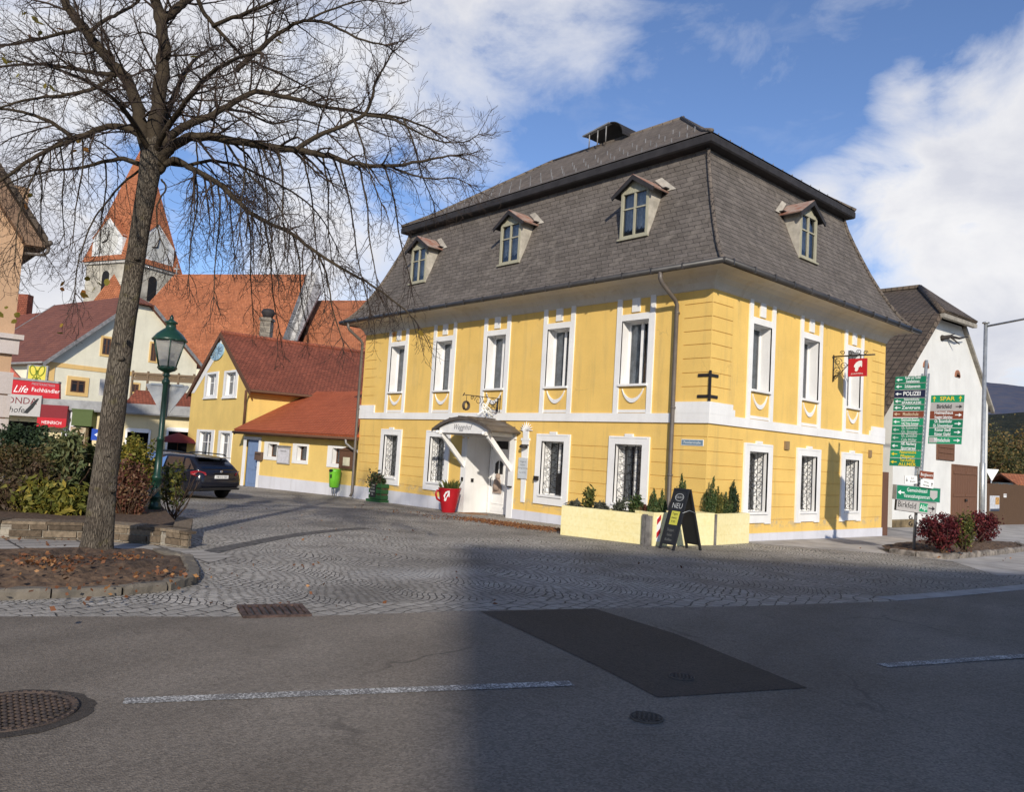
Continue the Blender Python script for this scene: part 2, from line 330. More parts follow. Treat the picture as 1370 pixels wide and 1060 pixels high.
def milkmat():
    m, nt, b = newmat('lantern_glass'); out = nt.nodes['Material Output']; b.inputs['Base Color'].default_value = (.72, .71, .68, 1); b.inputs['Roughness'].default_value = .25
    tr = nn(nt, 'ShaderNodeBsdfTransparent'); tr.inputs[0].default_value = (.9, .9, .88, 1); tl = nn(nt, 'ShaderNodeBsdfTranslucent'); tl.inputs[0].default_value = (.8, .79, .75, 1)
    g = nn(nt, 'ShaderNodeNewGeometry').outputs['Position']; m1 = nn(nt, 'ShaderNodeMixShader', inp={0: .5}); lk(nt, b.outputs[0], m1.inputs[1]); lk(nt, tl.outputs[0], m1.inputs[2])
    m2 = nn(nt, 'ShaderNodeMixShader'); lk(nt, ramp(nt, noise(nt, g, 6, 3), [(.3, .22), (.7, .42)]), m2.inputs[0]); lk(nt, m1.outputs[0], m2.inputs[1]); lk(nt, tr.outputs[0], m2.inputs[2]); lk(nt, m2.outputs[0], out.inputs[0]); return m
LGLASS = milkmat()
# ------------------------------------------------------------------ sky
wd = bpy.data.worlds.new('World'); S.world = wd; wd.use_nodes = True; nt = wd.node_tree
bg = nt.nodes['Background']; bg.inputs['Strength'].default_value = .12
sk = nn(nt, 'ShaderNodeTexSky', sky_type='NISHITA'); sk.sun_disc = False; sk.sun_elevation = SUN_EL; sk.sun_rotation = SUN_AZ
sk.air_density = 1.0; sk.dust_density = .6; sk.ozone_density = 2.5; sk.altitude = 500
dirv = nn(nt, 'ShaderNodeTexCoord').outputs['Generated']
sz = nn(nt, 'ShaderNodeSeparateXYZ'); lk(nt, dirv, sz.inputs[0])
hs = vm(nt, 'MULTIPLY', dirv, (1, 1, 1.7)).outputs[0]
n1 = noise(nt, hs, 5.5, 12, .62, .35); n2 = noise(nt, hs, 2.1, 6, .55); n3 = noise(nt, vm(nt, 'MULTIPLY', dirv, (2, 5, 9)).outputs[0], 2.2, 7, .6, .6)
BL = [  # direction of each cloud bank (unit vectors come from these), angular radius, density
 (1365, 265, .135, .95), (1280, 240, .09, .9), (1190, 265, .075, .75), (1110, 270, .05, .65), (1215, 130, .04, .62), (1300, 130, .06, .62), (1350, 420, .13, .8), (1250, 330, .11, .75),
 (1430, 160, .1, .8), (1290, 510, .11, .8), (620, 10, .14, .60), (490, 70, .15, .60), (740, -10, .10, .46), (300, 20, .2, .58), (80, 60, .2, .62), (70, 350, .10, .95), (430, 340, .10, .8), (20, 230, .11, .75), (560, 180, .09, .4)]
den = None
for px, py, r, k in BL:
    d0 = ray(px, py).normalized(); ln = nn(nt, 'ShaderNodeVectorMath', operation='LENGTH')
    lk(nt, vm(nt, 'SUBTRACT', dirv, tuple(d0)).outputs[0], ln.inputs[0])
    e = mathn(nt, 'MULTIPLY', mathn(nt, 'SUBTRACT', 1.0, mathn(nt, 'DIVIDE', ln.outputs['Value'], r*1.35), clamp=True), k*1.25)
    den = e if den is None else mathn(nt, 'SMOOTH_MAX', den, e, .12)
body = mathn(nt, 'ADD', den, mathn(nt, 'MULTIPLY', mathn(nt, 'SUBTRACT', n1, .5), mathn(nt, 'MULTIPLY_ADD', mathn(nt, 'MINIMUM', den, .6), 2.6, .55)))
cov = ramp(nt, body, [(.12, 0.), (.36, .55), (.66, 1.)])
cir = mathn(nt, 'MULTIPLY', ramp(nt, n3, [(.55, 0.), (.85, 1.)]), .14)
cov = mathn(nt, 'MAXIMUM', cov, cir)
shade = ramp(nt, mathn(nt, 'ADD', mathn(nt, 'MULTIPLY', n2, .75), mathn(nt, 'MULTIPLY', mathn(nt, 'SUBTRACT', .9, body), .35)), [(.33, (5.7, 5.85, 6.5)), (.62, (8.0, 7.95, 8.0))])
skyc = mixc(nt, 1.0, sk.outputs[0], (1.0, 1.06, 1.26), 'MULTIPLY')
lk(nt, mixc(nt, cov, skyc, shade), bg.inputs['Color'])
# ------------------------------------------------------------------ ground, road, paving
def gpt(x, y, dz=0): return V((x, y, hz(x, y)+dz))
def sheet(name, pts, dz, m, kind='structure'):
    mb = MB(); mb.poly([gpt(x, y, dz) for x, y in pts]); return tag(mb.build(name, m), kind=kind)
def asphalt(name, c1, c2, wear=1.0):
    m, nt, b = newmat(name); g = nn(nt, 'ShaderNodeNewGeometry').outputs['Position']
    f = noise(nt, g, .45, 6, .6); c = mixc(nt, ramp(nt, f, [(.35, 0.), (.65, 1.)]), c1, c2)
    # worn wheel tracks run along the road
    rot = nn(nt, 'ShaderNodeVectorRotate', rotation_type='Z_AXIS'); rot.inputs['Angle'].default_value = math.radians(-16); lk(nt, g, rot.inputs[0])
    tr = noise(nt, vm(nt, 'MULTIPLY', rot.outputs[0], (1.1, .06, 1)).outputs[0], 1., 4); c = mixc(nt, .35*wear, c, ramp(nt, tr, [(.35, .32), (.65, .68)]), 'OVERLAY')
    sp = nn(nt, 'ShaderNodeTexVoronoi', inp={'Scale': 75.}); lk(nt, g, sp.inputs['Vector'])
    c = mixc(nt, .55, c, ramp(nt, sp.outputs['Color'], [(.1, .2), (.9, .78)]), 'OVERLAY')
    c = mixc(nt, ramp(nt, noise(nt, g, 38, 2), [(.73, 0.), (.80, .55)]), c, (.34, .32, .29))
    c = mixc(nt, ramp(nt, noise(nt, g, 7, 3), [(.70, 0.), (.76, .6)]), c, tuple(x*.45 for x in c1))
    cr = nn(nt, 'ShaderNodeTexVoronoi', feature='DISTANCE_TO_EDGE', inp={'Scale': .32}); lk(nt, vm(nt, 'ADD', g, vm(nt, 'MULTIPLY', nn_col(nt, g, 1.4), (.9, .9, 0)).outputs[0]).outputs[0], cr.inputs['Vector'])
    ck = mathn(nt, 'MULTIPLY', ramp(nt, cr.outputs['Distance'], [(.002, 1.), (.008, 0.)]), ramp(nt, noise(nt, g, .5, 3), [(.50, 0.), (.62, .5*wear)])); c = mixc(nt, ck, c, (.03, .027, .024))
    c = mixc(nt, mathn(nt, 'MULTIPLY', ramp(nt, noise(nt, g, 1.3, 5, .7), [(.58, 0.), (.72, 1.)]), .35*wear), c, tuple(x*.55 for x in c1))
    setb(nt, b, c, .82, .3, 0, mathn(nt, 'ADD', sp.outputs['Distance'], noise(nt, g, 120, 3)), .55, .008); return m
ASPH = asphalt('asphalt_old', (.152, .126, .098), (.210, .178, .142)); PATCH = asphalt('asphalt_patch', (.050, .041, .033), (.068, .057, .047), .3)
def settmat(name, c1, c2, dark, bw=.1, bh=.088, arcs=True):
    """small granite setts laid in segmental arcs"""
    m, nt, b = newmat(name); g = nn(nt, 'ShaderNodeNewGeometry').outputs['Position']
    rot = nn(nt, 'ShaderNodeVectorRotate', rotation_type='Z_AXIS'); rot.inputs['Angle'].default_value = math.radians(-16 if arcs else -17); lk(nt, g, rot.inputs[0])
    jit = vm(nt, 'MULTIPLY', vm(nt, 'SUBTRACT', nn_col(nt, g, 5.5), (.5, .5, .5)).outputs[0], (.07, .07, 0)).outputs[0]
    low = vm(nt, 'MULTIPLY', vm(nt, 'SUBTRACT', nn_col(nt, g, .55), (.5, .5, .5)).outputs[0], (.9, .9, 0)).outputs[0]; p = vm(nt, 'ADD', vm(nt, 'ADD', rot.outputs[0], jit).outputs[0], low).outputs[0]; sx = nn(nt, 'ShaderNodeSeparateXYZ'); lk(nt, p, sx.inputs[0])
    x, y = sx.outputs[0], sx.outputs[1]
    if arcs:
        R = 1.25; fr_ = mathn(nt, 'MULTIPLY', mathn(nt, 'SUBTRACT', mathn(nt, 'FRACT', mathn(nt, 'DIVIDE', y, R)), .5), R)
        arcv = mathn(nt, 'SQRT', mathn(nt, 'SUBTRACT', (R*.72)**2, mathn(nt, 'MULTIPLY', fr_, fr_)))
        ax = mathn(nt, 'SUBTRACT', x, arcv)
    else: ax = x
    cb = nn(nt, 'ShaderNodeCombineXYZ'); lk(nt, y, cb.inputs[0]); lk(nt, ax, cb.inputs[1])
    br = nn(nt, 'ShaderNodeTexBrick', offset=.5, inp={'Scale': 1., 'Mortar Size': .010, 'Mortar Smooth': .6, 'Bias': -.1, 'Brick Width': bw, 'Row Height': bh})
    br.inputs['Color1'].default_value = c4(c1); br.inputs['Color2'].default_value = c4(c2); br.inputs['Mortar'].default_value = (.045, .042, .037, 1); lk(nt, cb.outputs[0], br.inputs['Vector'])
    f = noise(nt, g, .22, 5, .6); fd = noise(nt, g, 6, 4)
    c = mixc(nt, mathn(nt, 'MULTIPLY', ramp(nt, f, [(.40, 0.), (.60, 1.)]), dark), br.outputs['Color'], mixc(nt, br.outputs['Fac'], (.145, .132, .118), (.05, .046, .041)))
    c = mixc(nt, .4, c, ramp(nt, fd, [(.3, .3), (.7, .7)]), 'OVERLAY'); c = mixc(nt, .35, c, ramp(nt, noise(nt, g, 55, 3), [(.3, .3), (.7, .7)]), 'OVERLAY')
    c = mixc(nt, mathn(nt, 'MULTIPLY', ramp(nt, noise(nt, g, .9, 6, .7), [(.52, 0.), (.68, 1.)]), .45), c, (.10, .088, .07)); c = mixc(nt, mathn(nt, 'MULTIPLY', ramp(nt, noise(nt, g, 2.3, 5, .7), [(.6, 0.), (.75, 1.)]), .35), c, (.36, .33, .29))
    if arcs:     # patch of paler colour near the kerb
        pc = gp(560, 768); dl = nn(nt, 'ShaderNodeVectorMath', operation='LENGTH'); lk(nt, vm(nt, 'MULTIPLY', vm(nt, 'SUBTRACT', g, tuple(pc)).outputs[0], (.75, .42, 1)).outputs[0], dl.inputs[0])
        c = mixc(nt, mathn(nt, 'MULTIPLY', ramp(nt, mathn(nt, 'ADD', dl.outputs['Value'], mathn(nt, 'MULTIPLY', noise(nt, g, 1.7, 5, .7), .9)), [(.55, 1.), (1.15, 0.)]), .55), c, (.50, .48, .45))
    h = mathn(nt, 'ADD', mathn(nt, 'SUBTRACT', 1, br.outputs['Fac']), mathn(nt, 'MULTIPLY', noise(nt, g, 24, 3), .6))
    setb(nt, b, c, .72, .35, 0, h, 1.0, .022); return m
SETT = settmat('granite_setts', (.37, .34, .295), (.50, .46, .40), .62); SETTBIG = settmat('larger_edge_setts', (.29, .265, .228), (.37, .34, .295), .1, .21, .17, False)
CONC = mat('pale_concrete_paving', (.42, .395, .365), .85, .2, 1.2, .3, 90); CONC2 = mat('kerb_concrete', (.36, .345, .32), .85, .15, 2, .3, 80); GRAN = mat('granite_kerb', (.175, .15, .118), .88, .3, 4, .9, 18, col2=(.10, .088, .072))
PAVER = tilemat('concrete_pavers', (.30, .275, .245), (.35, .325, .29), (.06, .055, .05), .36, .95, .022, .4, .85, None, 0, blotch=.2, fine=.12)
SOIL = mat('garden_soil', (.052, .034, .024), .95, .4, 11, 1., 30, col2=(.13, .085, .055), fine=.14)
EARTH = mat('far_ground', (.10, .095, .06), .95, .3, .05, col2=(.15, .13, .09))
# far terrain: one sheet to the horizon
xs = [-3000, -1200, -500, -200, -90, -45, -30, -15, 0, 15, 30, 60, 120, 300, 800, 2000]; ys = [-1500, -500, -150, -60, -25, -10, 0, 20, 40, 80, 160, 400, 900, 2000, 3500]
mb = MB(); mb.add([gpt(x, y, -.03) for y in ys for x in xs], [(j*len(xs)+i, j*len(xs)+i+1, (j+1)*len(xs)+i+1, (j+1)*len(xs)+i) for j in range(len(ys)-1) for i in range(len(xs)-1)])
struct('ground', mb, EARTH)
KERB = [(-14, -60), (-2.5, -28), (.9, -20), (2.94, -15.33), (3.77, -13.6), (4.07, -12.97), (4.6, -11.08), (5.11, -9.67), (5.86, -7.66), (6.64, -4.97), (6.9, -3.31), (7.18, -1.07), (7.55, 3), (7.7, 8), (7.2, 16), (5.5, 26), (2, 38)]
OTH = [(x+9.4+.02*abs(i-8), y-2.6) for i, (x, y) in enumerate(KERB)]
def strip(name, L, R, dz, m, kind='structure'):
    mb = MB()
    for a, b, c, d in zip(L, L[1:], R[1:], R): mb.poly([gpt(*a, dz), gpt(*b, dz), gpt(*c, dz), gpt(*d, dz)])
    return tag(mb.build(name, m), kind=kind)
KS = [KERB[0]]
for a, b in zip(KERB, KERB[1:]):
    for yk in (-25., 40.):
        if (a[1]-yk)*(b[1]-yk) < 0: t = (yk-a[1])/(b[1]-a[1]); KS.append((a[0]+(b[0]-a[0])*t, yk))
    KS.append(b)
mb = MB()
for (xa, ya), (xb, yb) in zip(KS, KS[1:]):
    for l0, l1, r0, r1 in ((-95, -95, -45, -45), (-45, -45, xa, xb)): mb.poly([gpt(l0, ya), gpt(r0, ya), gpt(r1, yb), gpt(l1, yb)])
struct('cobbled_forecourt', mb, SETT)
strip('road', KERB, OTH, .004, ASPH)
strip('far_pavement', OTH, [(x+40, y) for x, y in OTH], .0, CONC)
def off(L, d):
    o = []
    for i, (x, y) in enumerate(L):
        a = L[max(i-1, 0)]; b = L[min(i+1, len(L)-1)]; t = V((b[0]-a[0], b[1]-a[1], 0)).normalized(); o.append((x-t.y*d, y+t.x*d))
    return o
strip('edge_setts', off(KERB[2:10], .62), off(KERB[2:10], .0), .004, SETTBIG)
strip('kerb_channel', off(KERB[9:], .34), off(KERB[9:], .0), .008, CONC2)
# pavement of concrete along the right facade and round the island
PV = [tuple(gp(*q).xy) for q in ((1002, 727), (1105, 735.5), (1192, 742), (1275, 752), (1335, 771), (1420, 768))]
sheet('right_pavement', PV+[(6.4, 14), (4, 30), (0, 40), (-3, 40), (-2.2, 17.2), (-2.2, 10.4), (.02, 10.35), (.02, .5)], .004, CONC)
sheet('facade_strip', [(-17, -.02), (-2.4, -.02), (-2.4, -1.1), (-4.6, -1.35), (-9, -1.0), (-17, -.75)], .004, settmat('light_edge_setts', (.40, .36, .30), (.50, .45, .38), .1, .12, .1, False))
# asphalt patch and painted lines
sheet('asphalt_patch', [tuple(gp(*q).xy) for q in ((643, 819.5), (795, 815.5), (905, 850), (1080, 922), (880, 935), (800, 893), (700, 846))], .008, PATCH)
def linemat():
    m, nt, b = newmat('road_paint'); g = nn(nt, 'ShaderNodeNewGeometry').outputs['Position']; f = noise(nt, g, 55, 4, .7); f2 = noise(nt, g, 6, 3)
    w = ramp(nt, mathn(nt, 'ADD', f, mathn(nt, 'MULTIPLY', f2, .25)), [(.53, 0.), (.62, 1.)]); c = mixc(nt, w, (.62, .60, .55), (.16, .15, .138)); setb(nt, b, c, .8, .3); return m
PAINT = linemat()
def dash(a, b, w=.13):
    A, B = gp(*a), gp(*b); t = (B-A).normalized(); s = V((-t.y, t.x, 0))*w/2; k = 8; L = [A+(B-A)*i/k for i in range(k+1)]
    mb = MB()
    for p, q in zip(L, L[1:]): mb.poly([gpt(*(p-s).xy, .008), gpt(*(q-s).xy, .008), gpt(*(q+s).xy, .008), gpt(*(p+s).xy, .008)])
    tag(mb.build('road_marking', PAINT), kind='structure')
dash((165, 940), (765, 916)); dash((1180, 892), (1400, 877))
# tree bed: kerb stones round a mound of soil
BED = [(-1.6, -20.5), (-.4, -20.4), (1.0, -18.2), (1.85, -15.9), (2.08, -14.75), (2.18, -14.1), (2.08, -13.62), (1.72, -13.2), (1.08, -12.92), (-.2, -12.58), (-1.0, -12.72), (-1.62, -13.15), (-1.55, -14.7), (-1.7, -17.6)]
inner = [(x+(-.2-x)*.0+(.17 if False else 0), y) for x, y in BED]
cxb = sum(p[0] for p in BED)/len(BED); cyb = sum(p[1] for p in BED)/len(BED)
def loopstones(name, pts, w, h, L, seed, mt, gap=.012):
    """a row of kerb stones along a polyline, each a slightly different block, as one kerb"""
    rnd = random.Random(seed); mb = MB(); acc = []
    for a, b in zip(pts, pts[1:]):
        a, b = V((*a, 0)), V((*b, 0)); d = (b-a).length; k = max(1, round(d/L))
        for i in range(k): acc.append((a+(b-a)*i/k, a+(b-a)*(i+1)/k))
    for a, b in acc:
        t = (b-a).normalized(); fr = Frame(a, t); ln = (b-a).length; hh = h+rnd.uniform(-.016, .012); j = rnd.uniform(-.012, .012); z0 = hz(a.x, a.y)
        k = .025
        prof = [(-w/2+j, -.1), (w/2+j, -.1), (w/2+j, hh-k), (w/2+j-k, hh), (-w/2+j+k, hh), (-w/2+j, hh-k)]
        m_ = 7; VS = []
        for q in range(m_):
            e_ = .012 if q in (0, m_-1) else 0
            VS += [fr.p(gap/2+(ln-gap)*q/(m_-1), n*(1-e_*4)+(rnd.uniform(-.011, .011) if z > 0 else 0), z0+z+(rnd.uniform(-.012, .006)-e_ if z > 0 else 0)) for n, z in prof]
        mb.add(VS, [list(range(6)), list(range(6*(m_-1), 6*m_))[::-1]]+[(q*6+i, q*6+(i+1) % 6, (q+1)*6+(i+1) % 6, (q+1)*6+i) for q in range(m_-1) for i in range(6)])
    return struct(name, mb, mt)
loopstones('bed_kerb', BED[1:11], .17, .105, .62, 3, GRAN)
def mound(name, pts, h, seed, mt, base=.07):
    rnd = random.Random(seed); mb = MB(); c = V((sum(p[0] for p in pts)/len(pts), sum(p[1] for p in pts)/len(pts), 0)); R = 22; P = []; dense = []
    for a, b in zip(pts, pts[1:]+pts[:1]):
        for i in range(5): dense.append((a[0]+(b[0]-a[0])*i/5, a[1]+(b[1]-a[1])*i/5))
    m = len(dense)
    for r in range(R+1):
        f = r/R
        for x, y in dense:
            q = c+(V((x, y, 0))-c)*f; P.append(gpt(q.x, q.y, base+h*(1-f**2.2)+rnd.uniform(-.03, .038)*(f < 1)+.02*math.sin(q.x*7+seed)*math.sin(q.y*6)))
    mb.add(P, [(r*m+i, r*m+(i+1) % m, (r+1)*m+(i+1) % m, (r+1)*m+i) for r in range(R) for i in range(m)], 0, False); return struct(name, mb, mt)
mound('bed_soil', BED, .11, 5, SOIL, .05)
# slab paving between the bed and the stone wall
WALLP = [(-7.4, -21.5), (-5.7, -17.8)]+[tuple(gp(*q).xy) for q in ((-120, 716), (0, 721), (125, 724), (215, 730), (252, 735))]
sheet('slab_path', [(-2.2, -21.5), (-1.6, -19), (-1.5, -14.7), (-1.6, -13.2), (-1.0, -12.65), (-.1, -12.45), (.15, -12.38), (-.55, -11.72), (-1.3, -11.9)]+WALLP[::-1], .006, PAVER)
# ------------------------------------------------------------------ the yellow corner house
HX, HY = -16.63, 10.35
FA = Frame((0, 0, 0), (1, 0, 0), (0, -1, 0)); FB = Frame((0, 0, 0), (0, 1, 0), (1, 0, 0))
FC = Frame((HX, HY, 0), (0, -1, 0), (-1, 0, 0)); FD = Frame((0, HY, 0), (-1, 0, 0), (0, 1, 0))
house = thing('corner_house', (0, 0, 0), 'yellow two storey corner house with white window frames and grey mansard roof', 'house')
AUP = [-14.17, -11.2, -8.33, -5.44, -2.46]; ALO = [-14.22, -11.21, -5.42, -2.49]; BUP = [2.37, 5.13, 7.95]; BLO = [2.39, 5.18, 7.97]
UZ0, UZ1, LZ0, LZ1, OW = 4.03, 5.82, .74, 2.37, .94
def hole(c, z0, z1, w=OW): return (c-w/2, c+w/2, z0, z1, None)
GZ = [.53, .88, 1.23, 1.58, 1.93, 2.28, 2.64]; QZ = [3.92, 4.28, 4.65, 5.01, 5.36, 5.72, 6.08]
def groove(a, b, z, h=.022): return (a, b, z-h/2, z+h/2, .02)
ha = [hole(c, UZ0, UZ1) for c in AUP]+[hole(c, LZ0, LZ1) for c in ALO]+[(-9.5, -7.34, -.6, 2.39, None)]
for i, z in enumerate(GZ):
    if i < 6:
        for a, b in ((-16.55, -14.95), (-13.5, -11.94), (-4.68, -3.22)): ha.append(groove(a, b, z))
    ha.append(groove(-1.74 if i < 6 else -1.05, 0, z)); 
for z in QZ: ha += [groove(-.86, 0, z), groove(-16.55, -15.7, z)]
mb = MB(); mb.wall(FA, HX, 0, -.6, 6.5, ha)
hb = [hole(c, UZ0, UZ1) for c in BUP]+[hole(c, LZ0, LZ1) for c in BLO]
for i, z in enumerate(GZ):
    for a, b in ((0, 1.64), (3.14, 4.44), (5.92, 7.22), (8.72, 10.3)):
        if i < 6 or a in (0, 8.72): hb.append(groove(a, b, z))
for z in QZ: hb += [groove(0, .95, z), groove(9.35, 10.3, z)]
mb.wall(FB, 0, HY, -.6, 6.5, hb); mb.wall(FC, 0, HY, -.6, 6.5, []); mb.wall(FD, 0, -HX, -.6, 6.5, [])
mb.build('wall', YEL, house, recalc=False)
# dark rooms behind the openings
mb = MB(); mb.sweep([(-.95, 6.4), (-.95, 2.75)], HX, 0, 0, HY); mb.sweep([(-.95, 2.65), (-.95, .3)], HX, -9.9, 0, HY); mb.sweep([(-.95, 2.65), (-.95, .3)], -7.0, 0, 0, HY)
mb.build('inner_wall', ROOM, house, recalc=False)
# white string course with its raised corner blocks, plinth, coved eaves
mb = MB()
mb.box(FA, HX-.05, .05, .0, .05, 2.985, 3.23); mb.box(FB, .0, HY, .0, .052, 2.985, 3.23)
mb.box(FA, -1.0, .053, .0, .055, 3.23, 3.53); mb.box(FA, -1.08, -1.0, 0, .055, 3.23, 3.37); mb.box(FB, .0, 1.02, 0, .056, 3.23, 3.53); mb.box(FB, 1.02, 1.12, 0, .056, 3.23, 3.4)
mb.box(FA, HX-.05, -15.56, 0, .055, 3.23, 3.53); mb.box(FB, 9.36, HY, 0, .056, 3.23, 3.53); mb.box(FB, 9.22, 9.36, 0, .056, 3.23, 3.38)
mb.build('string_course', WHT, house)
mb = MB(); mb.box(FA, HX-.03, -9.8, -.02, .035, -.7, .25); mb.box(FA, -7.08, .035, -.02, .035, -.4, .19); mb.box(FB, -.0, HY, -.02, .036, -.4, .18); mb.build('plinth', PLINTH, house)
mb = MB(); mb.sweep([(.0, 6.42), (.03, 6.44), (.05, 6.5), (.10, 6.6), (.2, 6.71), (.34, 6.79), (.52, 6.83), (.68, 6.84)], HX, 0, 0, HY, sm=True); mb.build('eaves_cove', COVE, house, recalc=False)
prof = [(.72, 6.90), (.50, 7.10), (.25, 7.42), (.03, 7.80), (-.20, 8.24), (-.42, 8.72), (-.63, 9.25), (-.83, 9.78), (-1.0, 10.28), (-1.12, 10.78)]
roof = MB(); roof.sweep(prof, HX, 0, 0, HY, sm=True); rf = roof.build('mansard_roof', SLATE, house, recalc=False)
for k, (x, y, a, b) in enumerate(((0, 0, 1, -1), (0, HY, 1, 1), (HX, 0, -1, -1), (HX, HY, -1, 1))):
    mb = MB(); mb.tube([V((x+a*(o+.015), y+b*(o+.015), z+.02)) for o, z in prof], .06, 6); mb.build('hip_capping', SLATE2, rf)
mb = MB(); mb.sweep([(-1.15, 10.70), (-.84, 10.74), (-.80, 10.78), (-.80, 10.96), (-.84, 11.02), (-1.0, 11.02)], HX, 0, 0, HY); mb.build('upper_eaves', DARKM, rf, recalc=False)
up = MB(); e = -.80; x0, x1, y0, y1 = HX-e, 0+e, 0-e, HY+e; zr = 14.1; ym = HY/2; rx0, rx1 = -11.5, -5.1
E0, E1, E2, E3 = V((x0, y0, 11.03)), V((x1, y0, 11.03)), V((x1, y1, 11.03)), V((x0, y1, 11.03)); R0, R1 = V((rx0, ym, zr)), V((rx1, ym, zr))
def bent(a, b, c, d):     # the slope is slightly concave: one break a quarter of the way up
    k = .22; p, q = a.lerp(d, k)-V((0, 0, .10)), b.lerp(c, k)-V((0, 0, .10)); up.poly([a, b, q, p]); up.poly([p, q, c, d])
bent(E0, E1, R1, R0); bent(E2, E3, R0, R1)
for a, b, r in ((E1, E2, R1), (E3, E0, R0)):
    k = .22; p, q = a.lerp(r, k)-V((0, 0, .10)), b.lerp(r, k)-V((0, 0, .10)); up.poly([a, b, q, p]); up.poly([p, q, r])
ur = up.build('upper_roof', SLATE2, house)
mb = MB(); mb.tube([R0-V((.1, 0, 0)), R1+V((.1, 0, 0))], .07, 6)
for a, r in ((E0, R0), (E1, R1), (E2, R1), (E3, R0)): mb.tube([a+V((0, 0, .02)), a.lerp(r, .22)-V((0, 0, .07)), r+V((0, 0, .02))], .065, 6)
mb.build('ridge_capping', SLATE2, ur)
mb = MB(); rnd = random.Random(4)   # snow hooks stand up from the upper slates
for j in range(3):
    for i in range(26):
        x = x0+1.2+i*.55+(.27 if j % 2 else 0); y = y0+.5+j*.75; z = 11.03+(y-y0)*(zr-11.03)/(ym-y0)-.06
        if x0+(y-y0)+.2 < x < x1-(y-y0)-.2: mb = MB(); mb.box(W0, x-.012, x+.012, y-.01, y+.01, z-.05, z+.13); mb.build('snow_hook', ZINC, ur)
    for i in range(13):
        y = y0+1.0+i*.6; x = x1-.45-j*.7; z = 11.03+(x1-x)*(zr-11.03)/(ym-y0)-.06
        if y0+(x1-x)+.2 < y < y1-(x1-x)-.2: mb = MB(); mb.box(W0, x-.01, x+.01, y-.012, y+.012, z-.05, z+.13); mb.build('snow_hook', ZINC, ur)
# gutter and downpipes
mb = MB(); gx0, gx1, gy0, gy1 = HX-.8, .8, -.8, HY+.8
for a, b in (((gx0, gy0), (gx1, gy0)), ((gx1, gy0), (gx1, gy1)), ((gx0, gy0), (gx0, gy1))): mb.tube([V((*a, 6.885)), V((*b, 6.885))], .078, 10)
for k in range(18): mb.box(FA, HX-.4+k*.98, HX-.4+k*.98+.03, .79, .89, 6.8, 6.97)
for k in range(12): mb.box(FB, -.5+k*.98, -.5+k*.98+.03, .79, .89, 6.8, 6.97)
mb.build('gutter', GUT, house)
def pipe(x, zb, swan=True):
    mb = MB(); P = [(x, .8, 6.86), (x, .8, 6.66), (x+.02, .74, 6.55), (x+.06, .22, 6.2), (x+.06, .12, 6.08), (x+.06, .10, zb+.15), (x+.06, .16, zb)]
    mb.tube([FA.p(*p) for p in P], .058, 10)
    for z in (5.85, 3.35, 1.6): mb.lathe([(.07, 0), (.075, .02), (.07, .05)], FA.p(x+.06, .10, z), 10); mb.box(FA, x+.045, x+.075, 0, .1, z, z+.03)
    mb.build('downpipe', PIPE, house)
pipe(-1.08, .05); pipe(HX-.12, -.2)
# ---------------- windows
def pleats(mb, fr, u0, u1, z0, z1, n, k, seed, mi=0):
    r = random.Random(seed); a = []; 
    for i in range(k+1): a.append((u0+(u1-u0)*i/k, n+.025*math.sin(i*1.9+r.random())))
    for (ua, na), (ub, nb) in zip(a, a[1:]): mb.add([fr.p(ua, na, z0), fr.p(ub, nb, z0), fr.p(ub, nb, z1), fr.p(ua, na, z1)], [(0, 1, 2, 3)], mi, True)
def reveal(mb, fr, c, z0, z1, w, d, n=.0):
    a, b = c-w/2, c+w/2
    for q in ((a, z0, b, z0), (b, z0, b, z1), (b, z1, a, z1), (a, z1, a, z0)): mb.poly([fr.p(q[0], n, q[1]), fr.p(q[2], n, q[3]), fr.p(q[2], -d, q[3]), fr.p(q[0], -d, q[1])])
def sash(mb, fr, a, b, z0, z1, n, t=.055, dpt=.05, cross=None, mid=True):
    mb.box(fr, a, a+t, n, n+dpt, z0, z1); mb.box(fr, b-t, b, n, n+dpt, z0, z1); mb.box(fr, a+t, b-t, n, n+dpt, z0, z0+t); mb.box(fr, a+t, b-t, n, n+dpt, z1-t, z1)
    m = (a+b)/2
    if mid: mb.box(fr, m-t*.75, m+t*.75, n, n+dpt+.012, z0+t, z1-t)
    if cross: 
        for z in cross: mb.box(fr, a+t, b-t, n+.005, n+dpt-.005, z-.02, z+.02)
def swag(mb, fr, c, z, w, d):
    k = 14; o = []; i_ = []
    for j in range(k+1):
        t = j/k; u = c-w/2+w*t; s = 4*t*(1-t); th = .035+.085*s
        o.append((u, z-d*s**.8)); i_.append((u, z-d*s**.8+th))
    for j in range(k): mb.prism(fr, [o[j], o[j+1], i_[j+1], i_[j]], 0, .035)
